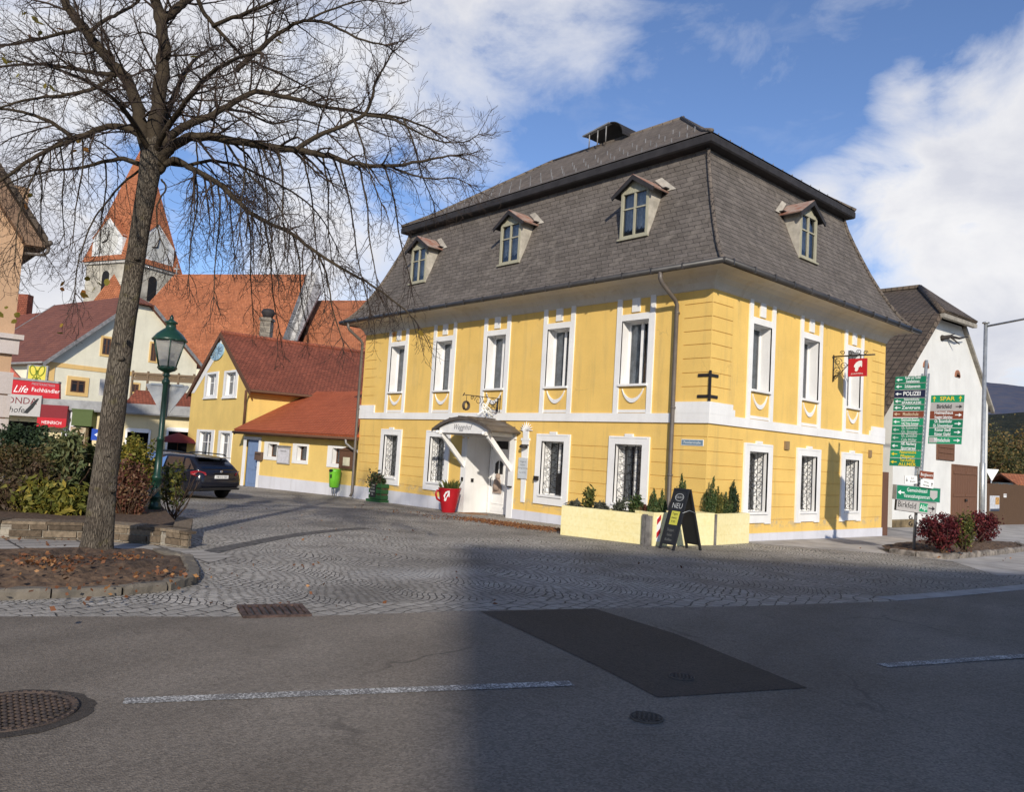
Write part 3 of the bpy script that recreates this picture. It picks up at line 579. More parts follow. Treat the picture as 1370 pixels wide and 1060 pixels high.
def upper_window(fr, c, seed):
    r = random.Random(seed); mb = MB(); a, b = c-.67, c+.67
    mb.box(fr, a, a+.17, 0, .042, 3.23, 6.46); mb.box(fr, b-.17, b, 0, .042, 3.23, 6.46)
    mb.box(fr, a+.17, b-.17, 0, .040, 3.70+.27, UZ0); mb.box(fr, a+.17, b-.17, 0, .04, UZ1, 6.0)
    mb.box(fr, a+.17, c-OW/2, 0, .040, UZ0, UZ1); mb.box(fr, c+OW/2, b-.17, 0, .04, UZ0, UZ1)
    mb.box(fr, c-.5, c+.5, .0, .085, UZ0-.05, UZ0+.012)
    mb.box(fr, c-.14, c+.14, 0, .04, 6.05, 6.44); swag(mb, fr, c, 3.88, .74, .36)
    mb.box(fr, c-.5, c+.5, 0, .02, 3.25, 3.33)
    reveal(mb, fr, c, UZ0, UZ1, OW, .36, .04)
    w = mb.build('window', WHT, house)
    mb = MB(); sash(mb, fr, c-OW/2, c+OW/2, UZ0, UZ1, -.35); mb.build('sash', WHP, w)
    mb = MB(); mb.poly([fr.p(c-.43, -.33, UZ0+.05), fr.p(c+.43, -.33, UZ0+.05), fr.p(c+.43, -.33, UZ1-.05), fr.p(c-.43, -.33, UZ1-.05)]); mb.build('pane', PANE, w)
    mb = MB(); pleats(mb, fr, c-.47, c-.02+r.uniform(-.12, .02), UZ0, UZ1, -.41, 16, seed); pleats(mb, fr, c+.05+r.uniform(0, .25), c+.47, UZ0, UZ1, -.41, 10, seed+9); mb.build('curtain', CURT, w, recalc=False)
def grille(mb, fr, c, z0, z1, w, n):
    for k in range(4):
        u = c-w/2+w*k/3; mb.tube([fr.p(u, n, z0), fr.p(u, n, z1)], .009, 4)
    for z in (z0+.04, (z0+z1)/2, z1-.04): mb.tube([fr.p(c-w/2, n, z), fr.p(c+w/2, n, z)], .008, 4)
    for k in range(3):
        u = c-w/2+w*(k+.5)/3; q = w/6-.012
        for z in np.linspace(z0+.16, z1-.16, 7):
            s = 1 if int(round(z*10)) % 2 else -1; P = []
            for i in range(15):
                t = i/14; ang = math.pi*2*(t-.5)*1.15; rad = q*(1-.55*abs(2*t-1)**2)
                P.append(fr.p(u+s*rad*math.sin(ang), n, z+(t-.5)*.2+.03*math.cos(ang)))
            mb.tube(P, .0075, 4, cap=False)
def lower_window(fr, c, seed, deco=True):
    mb = MB(); a, b = c-.71, c+.71; z0, z1 = .46, 2.59
    mb.box(fr, a, c-OW/2, 0, .05, z0, z1); mb.box(fr, c+OW/2, b, 0, .05, z0, z1); mb.box(fr, c-OW/2, c+OW/2, 0, .05, z0, LZ0); mb.box(fr, c-OW/2, c+OW/2, 0, .05, LZ1, z1)
    mb.box(fr, a+.06, b-.06, .05, .062, z1-.05, z1-.02); mb.box(fr, c-.14, c+.14, 0, .06, z1, z1+.07); mb.box(fr, c-.5, c+.5, .0, .09, LZ0-.05, LZ0+.012)
    if fr is FB: mb.box(fr, a+.0, a+.3, 0, .052, z0-.03, z0); mb.box(fr, b-.3, b, 0, .052, z0-.03, z0)
    reveal(mb, fr, c, LZ0, LZ1, OW, .36, .05); w = mb.build('window', WHT, house)
    mb = MB(); sash(mb, fr, c-OW/2, c+OW/2, LZ0, LZ1, -.35, .05); mb.build('sash', WHP, w)
    mb = MB(); mb.poly([fr.p(c-.43, -.33, LZ0+.05), fr.p(c+.43, -.33, LZ0+.05), fr.p(c+.43, -.33, LZ1-.05), fr.p(c-.43, -.33, LZ1-.05)]); mb.build('pane', PANE, w)
    mb = MB(); grille(mb, fr, c, LZ0+.03, LZ1-.02, OW-.06, -.08); mb.build('grille', IRON, w)
    mb = MB(); pleats(mb, fr, c-.47, c-.26, LZ0, LZ1, -.45, 12, seed); pleats(mb, fr, c+.30, c+.47, LZ0, LZ1, -.45, 12, seed+5); mb.build('curtain', CURTW, w, recalc=False)
for i, c in enumerate(AUP): upper_window(FA, c, i)
for i, c in enumerate(BUP): upper_window(FB, c, 20+i)
for i, c in enumerate(ALO): lower_window(FA, c, 40+i)
for i, c in enumerate(BLO): lower_window(FB, c, 60+i)
# ---------------- dormers
def dormer(fr, c, seed):
    n0 = -.20; w = .5; zb, zt, za = 8.28, 9.66, 10.1; mb = MB()
    def back(z):                                    # where the mansard lies at that height
        for (o, a), (o2, b) in zip(prof, prof[1:]):
            if a <= z <= b: return o+(o2-o)*(z-a)/(b-a)
        return prof[-1][0]
    for s in (-1, 1):
        zs = [zb+(zt-zb)*i/6 for i in range(7)]; pts = [(n0, zs[0])]+[(n0, zs[-1])]+[(back(z)-.04, z) for z in zs[::-1]]
        pf = Frame(fr.p(c+s*w, 0, 0), fr.n, fr.u); mb.prism(pf, pts, -.02, .02)
    mb.box(fr, c-w, c+w, n0-.05, n0-.01, zt-.0, zt+.02)
    d = mb.build('dormer', ASBEST, house)
    mb = MB(); t = .085
    mb.box(fr, c-w, c-w+t, n0-.06, n0+.02, zb, zt); mb.box(fr, c+w-t, c+w, n0-.06, n0+.02, zb, zt); mb.box(fr, c-w+t, c+w-t, n0-.06, n0+.02, zb, zb+.06); mb.box(fr, c-w-.05, c+w+.05, n0-.04, n0+.08, zb-.05, zb)
    mb.box(fr, c-w, c+w, n0-.06, n0+.022, zt-.07, zt+.04); mb.prism(fr, [(c-w-.05, zt+.04), (c+w+.05, zt+.04), (c, za-.1)], n0-.06, n0+.0)
    mb.box(fr, c-.03, c+.03, n0-.05, n0+.01, zb+.06, zt-.07); mb.box(fr, c-w+t, c+w-t, n0-.05, n0, zb+.85, zb+.89); mb.box(fr, c-w+t, c+w-t, n0-.05, n0-.008, zb+.06, zb+.09)
    mb.build('dormer_window', GRWOOD, d)
    mb = MB(); mb.poly([fr.p(c-w+t, n0-.035, zb+.06), fr.p(c+w-t, n0-.035, zb+.06), fr.p(c+w-t, n0-.035, zt-.07), fr.p(c-w+t, n0-.035, zt-.07)]); mb.build('dormer_pane', PANE, d)
    mb = MB(); pleats(mb, fr, c-w+.06, c+w-.06, zb, zt, n0-.16, 18, seed); mb.box(fr, c-w+.02, c+w-.02, n0-.55, n0-.5, zb, zt); mb.build('dormer_curtain', CURT, d, recalc=False)
    mb = MB(); ov = .16
    for s in (-1, 1):
        A, B = (c+s*.76, zt-.07), (c, za); k0, k1 = back(A[1])-.05, back(B[1]+.0)-.1
        mb.slab([fr.p(A[0], n0+ov, A[1]), fr.p(B[0], n0+ov, B[1]), fr.p(B[0], k1, B[1]), fr.p(A[0], k0-.12, A[1])], -.04 if s > 0 else .04, 0)
    mb.build('dormer_roof', RUSTY, d)
    mb = MB()
    for s in (-1, 1):
        A, B = (c+s*.78, zt-.10), (c, za-.02); mb.prism(fr, [A, B, (B[0], B[1]-.15), (A[0]-s*.04, A[1]-.11)], n0+ov-.03, n0+ov+.01)
        mb.slab([fr.p(c+s*.74, n0+ov-.03, zt-.10), fr.p(c, n0+ov-.03, za-.05), fr.p(c, back(za)-.05, za-.05), fr.p(c+s*.74, back(zt-.1)-.05, zt-.10)], -.02 if s > 0 else .02)
        mb.box(fr, c+s*.62-.14, c+s*.62+.14, back(zt+.1)-.02, back(zt+.1)+.22, zt+.02, zt+.05)
    mb.build('dormer_bargeboard', DARKM, d)
    mb = MB(); 
    for s in (-1, 1):
        P = [fr.p(c+s*.70, back(zt)+.03, zt-.02), fr.p(c+s*1.0, back(zt)+.02, zt-.02), fr.p(c+s*.36, back(za)+.02, za+.05), fr.p(c+s*.1, back(za)+.02, za+.02)]; mb.slab(P, .02)
    mb.build('dormer_flashing', ASBEST, d)
for i, c in enumerate((-13.5, -8.2, -2.88)): dormer(FA, c, 80+i)
dormer(FB, 5.15, 90)
# ---------------- chimney under a curved sheet hood
ch = MB(); ch.box(W0, -8.6, -7.5, ym+.05, ym+.9, 13.5, 14.2); c_ = ch.build('chimney', DARKM, house)
Q = [(-9.35, 14.42), (-8.05, 14.60)]+[(-8.05+.66*math.sin(t*math.pi/16), 14.60-.6+.6*math.cos(t*math.pi/16)) for t in range(1, 9)]
mb = MB()
for (a, b), (c, d) in zip(Q, Q[1:]): mb.slab([V((a, ym-.5, b)), V((a, ym+1.1, b)), V((c, ym+1.1, d)), V((c, ym-.5, d))], .03)
mb.build('chimney_hood', DARKM, c_)
mb = MB(); mb.slab([V((-9.37, ym-.56, 14.39)), V((-9.37, ym-.1, 14.45)), V((-8.03, ym-.1, 14.64)), V((-8.03, ym-.56, 14.57))], .05); mb.build('chimney_plate', ZINC, c_)
for x, z in ((-9.05, 14.45), (-8.62, 14.5), (-8.2, 14.55)): mb = MB(); mb.tube([V((x, ym-.5, 13.9)), V((x, ym-.5, z))], .026, 5); mb.build('hood_strut', ZINC, c_)
# ---------------- entrance
mb = MB(); zb = -.28; D = 1.0
a, b = -9.5, -7.34
mb.poly([FA.p(a, .0, zb-.2), FA.p(a, -D, zb-.2), FA.p(a, -D, 2.39), FA.p(a, 0, 2.39)]); mb.poly([FA.p(b, 0, zb-.2), FA.p(b, -D, zb-.2), FA.p(b, -D, 2.39), FA.p(b, 0, 2.39)])
mb.poly([FA.p(a, 0, 2.39), FA.p(b, 0, 2.39), FA.p(b, -D, 2.39), FA.p(a, -D, 2.39)]); mb.box(FA, -8.42, b, -D-.06, -D, zb-.2, 2.39)
mb.box(FA, a-.28, a+.0, 0, .055, zb-.1, 2.36); mb.box(FA, b, b+.26, 0, .055, zb-.1, 2.36); mb.box(FA, a-.28, b+.26, 0, .057, 2.39, 2.55)
en = mb.build('entrance', WHT, house)
mb = MB(); dl, dr = -9.46, -8.48; z0 = -.18
mb.box(FA, dl, dl+.07, -D-.05, -D+.03, z0, 2.39); mb.box(FA, dr-.07, dr, -D-.05, -D+.03, z0, 2.39); mb.box(FA, dl+.07, dr-.07, -D-.05, -D+.03, 1.98, 2.06); mb.box(FA, dl+.07, dr-.07, -D-.05, -D+.03, 2.33, 2.39); mb.build('door_frame', WHP, en)
mb = MB(); mb.poly([FA.p(dl+.07, -D-.01, 2.06), FA.p(dr-.07, -D-.01, 2.06), FA.p(dr-.07, -D-.01, 2.33), FA.p(dl+.07, -D-.01, 2.33)]); mb.build('transom_pane', BLACK, en)
dm = MB(); dm.box(FA, dl+.07, dr-.07, -D-.03, -D+.012, z0, 1.98); c = (dl+dr)/2
for zz0, zz1 in ((z0+.1, z0+.26),): dm.box(FA, dl+.17, dr-.17, -D, -D+.025, zz0, zz1)
for q in (.36, .72): pass
dm.box(FA, dl+.19, dl+.22, -D, -D+.03, z0+.36, z0+.82); dm.box(FA, dr-.22, dr-.19, -D, -D+.03, z0+.36, z0+.82); dm.box(FA, dl+.22, dr-.22, -D, -D+.03, z0+.36, z0+.39); dm.box(FA, dl+.22, dr-.22, -D, -D+.03, z0+.79, z0+.82)
dm.box(FA, dl+.19, dl+.22, -D, -D+.03, z0+.92, 1.86); dm.box(FA, dr-.22, dr-.19, -D, -D+.03, z0+.92, 1.86); dm.box(FA, dl+.22, dr-.22, -D, -D+.03, 1.83, 1.86)
door = dm.build('door', WHP, house)
mb = MB()
for s in (-1, 1): mb.prism(FA, [(c+s*.03, 1.2), (c+s*.2, 1.2), (c+s*.2, 1.55), (c+s*.12, 1.62), (c+s*.03, 1.66)], -D+.012, -D+.022)
mb.build('door_pane', BLACK, door)
mb = MB(); mb.lathe([(.07, 0), (.1, .1), (.07, .18), (.03, .2)], FA.p(c, -D+.04, 1.02), 10); mb.lathe([(.12, -.35), (.15, -.2), (.12, 0), (.08, .02)], FA.p(c, -D+.06, 1.0), 10); mb.box(FA, c-.2, c+.2, -D+.03, -D+.08, .55, .82); mb.build('door_decoration', plain('straw_figure', (.33, .25, .2), .9), door)
mb = MB(); mb.tube([FA.p(dl+.13, -D+.015, .78), FA.p(dl+.13, -D+.06, .8), FA.p(dl+.13, -D+.06, 1.05), FA.p(dl+.13, -D+.015, 1.07)], .013, 6); mb.build('door_handle', IRON, door)
for q in ((a+.0, a+.03, -.3, -.2, .88, 1.0), (a-.2, a-.1, .055, .08, .9, 1.03)): mb = MB(); mb.box(FA, *q); mb.build('door_bell', IRON, house)
mb = MB(); mb.box(FA, b+.08, b+.22, .055, .16, .86, .9); mb.build('wall_bracket', IRON, house)
# arched canopy on two white brackets
cx0, cx1, cy = -9.98, -6.9, 1.22; cc = (cx0+cx1)/2; sp = (cx1-cx0)/2; rise = .42; R = (sp*sp+rise*rise)/(2*rise); zc = 2.6+rise-R; A0 = math.asin(sp/R)
AR = [(cc+R*math.sin(-A0+2*A0*i/20), zc+R*math.cos(-A0+2*A0*i/20)) for i in range(21)]
mb = MB(); AI = [(cc+(R-.05)*math.sin(-A0+2*A0*i/20), zc+(R-.05)*math.cos(-A0+2*A0*i/20)) for i in range(21)]
for i in range(20): mb.prism(FA, [AR[i], AR[i+1], AI[i+1], AI[i]], 0, cy)
for i in range(0, 21, 3): mb.box(Frame(FA.p(0, 0, 0), FA.u, FA.n), AR[i][0]-.012, AR[i][0]+.012, 0, cy, AR[i][1]-.02, AR[i][1]+.035)
for i in range(20): mb.prism(FA, [AR[i], AR[i+1], (AR[i+1][0], AR[i+1][1]-.10), (AR[i][0], AR[i][1]-.10)], cy, cy+.02)
can = mb.build('canopy', CANM, house)
mb = MB(); k = [(u, z-.11) for u, z in AR[2:19]]; mb.prism(FA, [(k[0][0], 2.49)]+[p for p in k if p[1] > 2.5]+[(k[-1][0], 2.49)], cy-.14, cy-.10)
fb = mb.build('canopy_fascia', WHP, can)
text('Weggnhof', FA.at(FA.p(0, 0, 0)), cc-.05, 2.68, .26, cy-.095, plain('grey_script', (.16, .16, .18), .6), can, shear=.35, squeeze=.85)
for x in (-9.62, -7.25):
    mb = MB(); mb.box(FA, x-.05, x+.05, 0, cy+.0, 2.44, 2.56); pr = Frame(FA.p(x, 0, 0), FA.n, FA.u); mb.prism(pr, [(.0, 1.52), (.0, 1.36), (.06, 1.36), (1.08, 2.36), (1.08, 2.46), (.96, 2.46)], -.045, .045)
    mb.box(FA, x-.06, x+.06, 0, .05, 1.3, 2.44); mb.lathe([(.055, 0), (.06, .05), (.04, .1)], FA.p(x, cy+.0, 2.5), 8, axis=FA.n); mb.build('canopy_bracket', WHP, can)
# painted plaster obelisk with a leafy finial beside the door
mb = MB(); u = -6.64
mb.prism(FA, [(u-.07, .44), (u+.09, .44), (u+.16, 2.42), (u-.16, 2.42)], 0, .04); mb.box(FA, u-.19, u+.19, 0, .05, 2.36, 2.44); mb.prism(FA, [(u-.1, 2.44), (u+.12, 2.44), (u+.13, 2.66), (u-.12, 2.66)], 0, .05)
for i in range(9):
    w = math.radians(-78+i*19.5); P = [FA.p(u+.01+.05*math.sin(w), .03, 2.64), FA.p(u+.01+.19*math.sin(w), .04, 2.66+.17*math.cos(w)), FA.p(u+.01+.31*math.sin(w), .03, 2.66+.30*math.cos(w)-(.04*abs(math.sin(w))))]; mb.tube(P, [.02, .022, .008], 5)
mb.build('plaster_obelisk', WHP, house)
mb = MB(); mb.tube([FA.p(u-.17, .05, 2.22), FA.p(u+.17, .05, 2.22)], .02, 5); mb.lathe([(.14, 0), (.14, .05), (.10, .1)], FA.p(u, .09, 2.13), 12); mb.build('wall_lamp', IRON, house)
mb = MB(); mb.box(FA, -6.86, -6.45, .05, .075, 1.17, 1.82); pq = mb.build('notice_plaque', mat('frosted_plate', (.55, .58, .6), .35, .08), None)
tag(pq, 'pale grey notice plate fixed over the white plaster obelisk beside the entrance', 'plaque')
for i, z in enumerate((1.7, 1.6, 1.5, 1.36)): text('Weggnhof' if i == 0 else ('Gasthof', 'Montag Ruhetag', 'Tel. 03174')[i-1], FA, -6.655, z, .07, .078, plain('grey_script', (.2, .2, .2)), pq)
# iron wall anchor wrapped round the corner
mb = MB(); mb.box(W0, .0, .05, -.05, .0, 3.54, 4.32); 
for z in (3.63, 4.17): mb.box(FA, -.34, .04, .0, .03, z, z+.075); mb.box(FB, -.03, .34, 0, .03, z, z+.075)
mb.build('wall_anchor', IRON, house)
for a_, b_ in ((3.76, 4.0), (9.2, 9.38)): mb = MB(); mb.box(FB, a_, b_, 0, .05, 2.5, 2.74); mb.build('wall_vent', mat('vent_brown', (.30, .2, .1)), house)
mb = MB(); mb.box(FA, -6.08, -5.93, .05, .14, 1.16, 1.29); mb.build('letter_slot', IRON, house)
# the interior of the shop window by the planter: a dark board and a pot on the sill
mb = MB(); mb.box(FA, -5.5, -5.08, -.3, -.27, LZ0+.02, 1.42); mb.build('sill_board', BLACK, house)
# street name plate
sp_ = MB(); sp_.box(FA, -.76, -.12, .0, .018, 2.42, 2.55); sn = sp_.build('street_sign', plain('street_blue_grey', (.16, .25, .33), .4)); tag(sn, 'small blue street name plate on the yellow corner beside the downpipe', 'street sign')
mb = MB(); mb.box(FA, -.775, -.105, .001, .014, 2.405, 2.565); mb.build('sign_border', SIGNW, sn); text('Peeslerstraße', FA, -.44, 2.485, .095, .021, LETW, sn)
# hanging sign on the right facade
hs_ = thing('hanging_sign', FB.p(6.55, 0, 5.0), 'red square coffee sign hanging from scrolled iron bracket on right facade', 'sign')
mb = MB(); P = lambda n, z, du=0: FB.p(6.55+du, n, z)
mb.tube([P(.0, 5.5), P(1.28, 5.5)], .022, 6); mb.tube([P(.02, 5.55), P(.02, 4.72)], .02, 6); mb.lathe([(.05, 0), (.05, .05)], P(-.0, 5.45), 8); mb.tube([P(.03, 4.85), P(.25, 4.98), P(.5, 5.25), P(.75, 5.48)], .014, 5)
for c_0, z_0, r_0, s_ in ((.16, 5.33, .13, 1), (.15, 5.05, .12, -1), (.34, 5.2, .11, 1), (.55, 5.58, .09, 1), (.8, 5.6, .08, -1), (1.0, 5.57, .07, 1), (.1, 4.86, .07, 1), (.3, 5.6, .08, -1)):
    mb.tube([P(c_0+s_*r_0*(1-i/26)*math.cos(i*.42), z_0+r_0*(1-i/26)*math.sin(i*.42)) for i in range(20)], .011, 4)
for n in (.6, .95): mb.tube([P(n, 5.5), P(n, 5.38)], .008, 4)
mb.build('bracket', IRON, hs_)
fs = Frame(P(0, 0), (1, 0, 0), (0, -1, 0)); mb = MB(); mb.box(fs, .5, 1.05, -.03, .03, 4.86, 5.4); sb = mb.build('sign_board', RED, hs_)
HEAD = [(-.12, -.5), (.02, -.44), (.08, -.3), (.10, -.12), (.20, -.08), (.29, .05), (.34, -.12), (.42, -.04), (.42, .35), (.38, .5), (.10, .46), (-.12, .34), (-.30, .08), (-.32, -.06), (-.22, -.14), (-.20, -.28), (-.24, -.40)]
def logo(fr, u, z, s, n, parent, flip=-1):
    mb = MB(); pts = [(u+flip*x*s, z+y*s) for x, y in HEAD]; mb.prism(fr, pts, n, n+.004); return mb.build('emblem', LETW, parent)
logo(fs, .78, 5.17, .33, .031, hs_, 1); text('JULIUS MEINL', fs, .775, 4.94, .062, .034, LETW, hs_)
# iron guild sign above the canopy
gs = thing('iron_guild_sign', FA.p(-7.75, 0, 3.5), 'wrought iron bracket sign with hanging pretzel above the entrance canopy', 'sign')
uu = FA.hit(670, 534)[0]; zz = FA.hit(670, 534)[1]; G = lambda n, z, du=0: FA.p(uu+du, n, z)
Lb = 1.55
mb = MB(); mb.tube([G(0, zz), G(Lb, zz)], .014, 5); mb.tube([G(.02, zz+.12), G(.02, zz-.45)], .014, 5)
for c_0, z_0, r_0, s_ in ((.95, zz-.14, .15, 1), (.35, zz-.16, .14, -1), (.62, zz-.3, .2, 1), (.2, zz-.3, .1, 1), (.6, zz+.05, .06, 1), (1.2, zz-.07, .07, -1)):
    mb.tube([G(c_0+s_*r_0*(1-i/26)*math.cos(i*.42), z_0+r_0*(1-i/26)*math.sin(i*.42)) for i in range(20)], .010, 4)
mb.tube([G(.05, zz-.42), G(.4, zz-.36), G(.7, zz-.2), G(.8, zz)], .01, 4); mb.tube([G(Lb-.12, zz), G(Lb-.12, zz-.22)], .008, 4); mb.tube([G(Lb-.03, zz+.06), G(Lb+.03, zz-.04)], .015, 4)
mb.tube([G(.12, zz), G(.12, zz-.4)], .025, 6); mb.tube([G(.12, zz-.1), G(.16, zz-.42)], .03, 6)
mb.build('bracket', IRON, gs)
mb = MB()
for s in (-1, 1): mb.tube([G(Lb-.12+s*.12*math.sin(i*.35)*(.9), zz-.34-.13*math.cos(i*.35)*1.0, .03*s) for i in range(18)], .028, 6)
mb.build('pretzel', plain('dark_bronze', (.07, .05, .035), .5), gs)
mb = MB(); rr = random.Random(2)
for k in range(5): mb.tube([G(.55+.1*k*rr.random(), zz-.05-.08*k), G(.55+.15*math.sin(k*2.1), zz-.2-.09*k, .03), G(.4+.3*rr.random(), zz-.38-.07*k)], .02, 5)
mb.tube([G(.95, zz-.6), G(.7, zz-.42), G(.45, zz-.5), G(.3, zz-.62)], .03, 6)
mb.build('figure', LETW, gs)
# ------------------------------------------------------------------ low annex and gabled yellow house on the left
ad = V((math.cos(math.radians(187.6)), math.sin(math.radians(187.6)), 0))     # along the annex wall, away from the corner house
A0p = V((HX-.02, .35, 0)); FX = Frame(A0p, -ad, None); FX.n = V((FX.u.y, -FX.u.x, 0))
if FX.n.y > 0: FX.n = -FX.n
def rect(fr, x0, y0, x1, y1, n=0):
    """extent in u and z of a pixel box's two corners on a wall"""
    a, b = fr.hit(x0, y0, n), fr.hit(x1, y1, n); return min(a[0], b[0]), max(a[0], b[0]), min(a[1], b[1]), max(a[1], b[1])
z7 = lambda u, v: (220+u*.3017, 380+v*.3017)
zw = lambda u, v: (310+u*.1314, 560+v*.1314)
def r7(fr, a, b, c, d, n=0): return rect(fr, *z7(a, b), *z7(c, d), n)
def rw(fr, a, b, c, d, n=0): return rect(fr, *zw(a, b), *zw(c, d), n)
ul = FX.hit(*zw(120, 500))[0]
annex = thing('annex', A0p+ad*5, 'low yellow annex with red pent roof and pale blue door beside corner house', 'annex')
wins = [rw(FX, 340, 235, 470, 430), rw(FX, 630, 255, 775, 470), rw(FX, 985, 275, 1150, 510)]
dr_ = rw(FX, 155, 215, 250, 645)
ez = FX.hit(*zw(700, 175))[1]
Z0a, Z1a = -.7, 2.35
holes = []
for a, b, c, d in wins:
    w = b-a; holes.append((a+w*.28, b-w*.10, c+.16, d-.10, None))
holes.append((dr_[0], dr_[1], -.5, dr_[3], None))
mb = MB(); mb.wall(FX, ul, 0, Z0a, Z1a, holes); mb.build('wall', YEL2, annex, recalc=False)
mb = MB(); mb.box(FX, dr_[1]+.12, 0, -.02, .03, Z0a, .20); mb.build('plinth', PLINTH, annex)
mb = MB(); mb.box(FX, ul+.1, -.05, -1.6, -1.5, Z0a, Z1a); mb.build('inner_wall', ROOM, annex)
for (a, b, c, d), h in zip(wins, holes):
    mb = MB(); mb.box(FX, a, h[0], 0, .03, c, d); mb.box(FX, h[1], b, 0, .03, c, d); mb.box(FX, h[0], h[1], 0, .03, c, h[2]); mb.box(FX, h[0], h[1], 0, .03, h[3], d)
    for q in ((h[0], h[2], h[1], h[2]), (h[1], h[2], h[1], h[3]), (h[1], h[3], h[0], h[3]), (h[0], h[3], h[0], h[2])): mb.poly([FX.p(q[0], .03, q[1]), FX.p(q[2], .03, q[3]), FX.p(q[2], -.25, q[3]), FX.p(q[0], -.25, q[1])])
    w = mb.build('window', WHT, annex)
    mb = MB(); sash(mb, FX, h[0], h[1], h[2], h[3], -.25, .05, mid=False); mb.build('sash', DKWOOD, w)
    mb = MB(); mb.poly([FX.p(h[0], -.22, h[2]), FX.p(h[1], -.22, h[2]), FX.p(h[1], -.22, h[3]), FX.p(h[0], -.22, h[3])]); mb.build('pane', PANE, w)
    mb = MB(); pleats(mb, FX, h[0], h[0]+(h[1]-h[0])*.4, h[2], h[3], -.35, 6, 3); mb.build('curtain', CURT, w, recalc=False)
mb = MB(); a, b, d = dr_[0], dr_[1], dr_[3]; zf = -.45
mb.box(FX, a-.22, a, 0, .04, zf, d+.15); mb.box(FX, b, b+.18, 0, .04, zf, d+.15); mb.box(FX, a, b, 0, .04, d, d+.15); df = mb.build('door_frame', WHT, annex)
mb = MB(); mb.box(FX, a, b, -.16, -.1, zf, d)
for k in range(3): mb.box(FX, a+.12, b-.12, -.1, -.075, zf+.2+k*.68, zf+.72+k*.68)
dd = mb.build('door', BLUEW, annex); mb = MB(); mb.tube([FX.p(b-.1, -.1, .55), FX.p(b-.1, -.03, .55), FX.p(b-.22, -.03, .55)], .015, 5); mb.build('handle', IRON, dd)
# pent roof
vt = z7(680, 505); ytop = 4.2
E0 = FX.p(ul-.35, .42, ez+.05); E1 = FX.p(.0, .42, ez+.02)
T0 = FX.p(ul-.35, -3.9, 4.45); T1 = FX.p(.0, -3.9, 4.45)
mb = MB(); mb.slab([E0, E1, T1, T0], -.12); pr_ = mb.build('roof', RTILE3, annex)
mb = MB(); mb.slab([E0+V((0, 0, -.13)), E1+V((0, 0, -.13)), T1+V((0, 0, -.13)), T0+V((0, 0, -.13))], -.1)
mb.tube([FX.p(ul-.4, .48, ez+.0), FX.p(-.1, .48, ez-.02)], .06, 8); mb.build('roof_board', DKWOOD, pr_)
mb = MB(); q = FX.p(ul-.38, 0, 0); mb.slab([E0+ad*.02+V((0, 0, .09)), T0+ad*.02+V((0, 0, .09)), T0+ad*.1+V((0, 0, -.16)), E0+ad*.1+V((0, 0, -.16))], .05); mb.build('verge_board', DKWOOD, pr_)
mb = MB(); mb.tube([FX.p(-.7, .48, ez-.05), FX.p(-.7, .46, ez-.22), FX.p(-.5, .3, ez-.42), FX.p(-.16, .28, ez-.5), FX.p(-.06, .3, ez-.6)], .05, 8); mb.build('downpipe', ZINC, annex)
def wallthing(name, fr, r, n0, n1, m, label, cat):
    mb = MB(); mb.box(fr, r[0], r[1], n0, n1, r[2], r[3]); return tag(mb.build(name, m), label, cat)
nb_r = rw(FX, 480, 285, 592, 470)
nb = wallthing('notice_board', FX, nb_r, .003, .06, mat('board_frame', (.36, .34, .32), .5), 'pale framed notice board between two small windows on annex wall', 'notice board')
mb = MB(); mb.box(FX, nb_r[0]+.05, nb_r[1]-.05, .06, .066, nb_r[2]+.05, nb_r[3]-.1); mb.build('paper', mat('paper_sheet', (.58, .57, .60), .8, .1, 8), nb)
mb = MB(); mb.box(FX, nb_r[0]-.03, nb_r[1]+.03, .0, .1, nb_r[3], nb_r[3]+.05); mb.build('board_cap', ZINC, nb); text('Gemeinde', FX, (nb_r[0]+nb_r[1])/2, nb_r[3]-.2, .12, .068, LETB, nb)
mr = rw(FX, 1132, 325, 1262, 520); me_ = wallthing('menu_box', FX, mr, .035, .16, DKWOOD, 'dark brown wooden menu box hung by the downpipe on annex wall', 'menu box')
mb = MB(); w = mr[1]-mr[0]; mb.box(FX, mr[0]+w*.28, mr[1]-w*.24, .16, .166, mr[2]+.12, mr[3]-.28); mb.build('paper', mat('cream_paper', (.62, .58, .42), .8), me_)
mb = MB(); mb.prism(FX, [(mr[0]-.06, mr[3]), (mr[1]+.06, mr[3]), ((mr[0]+mr[1])/2, mr[3]+.14)], .0, .2); mb.build('box_roof', DKWOOD, me_)
lr = rw(FX, 262, 340, 318, 430); lb = wallthing('letter_box', FX, lr, .002, .14, mat('rust_brown_box', (.13, .08, .055), .6), 'small dark brown letter box beside the pale blue annex door', 'letter box')
mb = MB(); mb.box(FX, lr[0]+.04, lr[1]-.04, .14, .15, lr[3]-.13, lr[3]-.09); mb.build('flap', BLACK, lb)
# gabled yellow house behind the annex
gd = math.radians(3); FG = Frame(FX.p(ul-.05, -.25, 0), (math.cos(-gd), math.sin(-gd), 0)); FG.n = V((FG.u.y, -FG.u.x, 0))
gh = thing('gabled_house', FG.o, 'yellow gabled house with weathered red roof and pale blue disc on its gable', 'house')
apx = FG.hit(*z7(258, 228)); le = FG.hit(*z7(122, 470)); re = FG.hit(*z7(376, 466)); br_ = (re[0], -.8); bl_ = (le[0], -.8)
uw = [r7(FG, 185, 395, 234, 504), r7(FG, 269, 387, 321, 502), r7(FG, 148, 645, 213, 790), r7(FG, 244, 650, 293, 790)]
GW = re[0]-le[0]; zE = (le[1]+re[1])/2
class GC:  # cuts the gable skin as a polygon with rectangular openings
    pass
mb = MB(); hs2 = [(a+.16*(b-a), b-.16*(b-a), c+.12, d-.12, None) for a, b, c, d in uw]
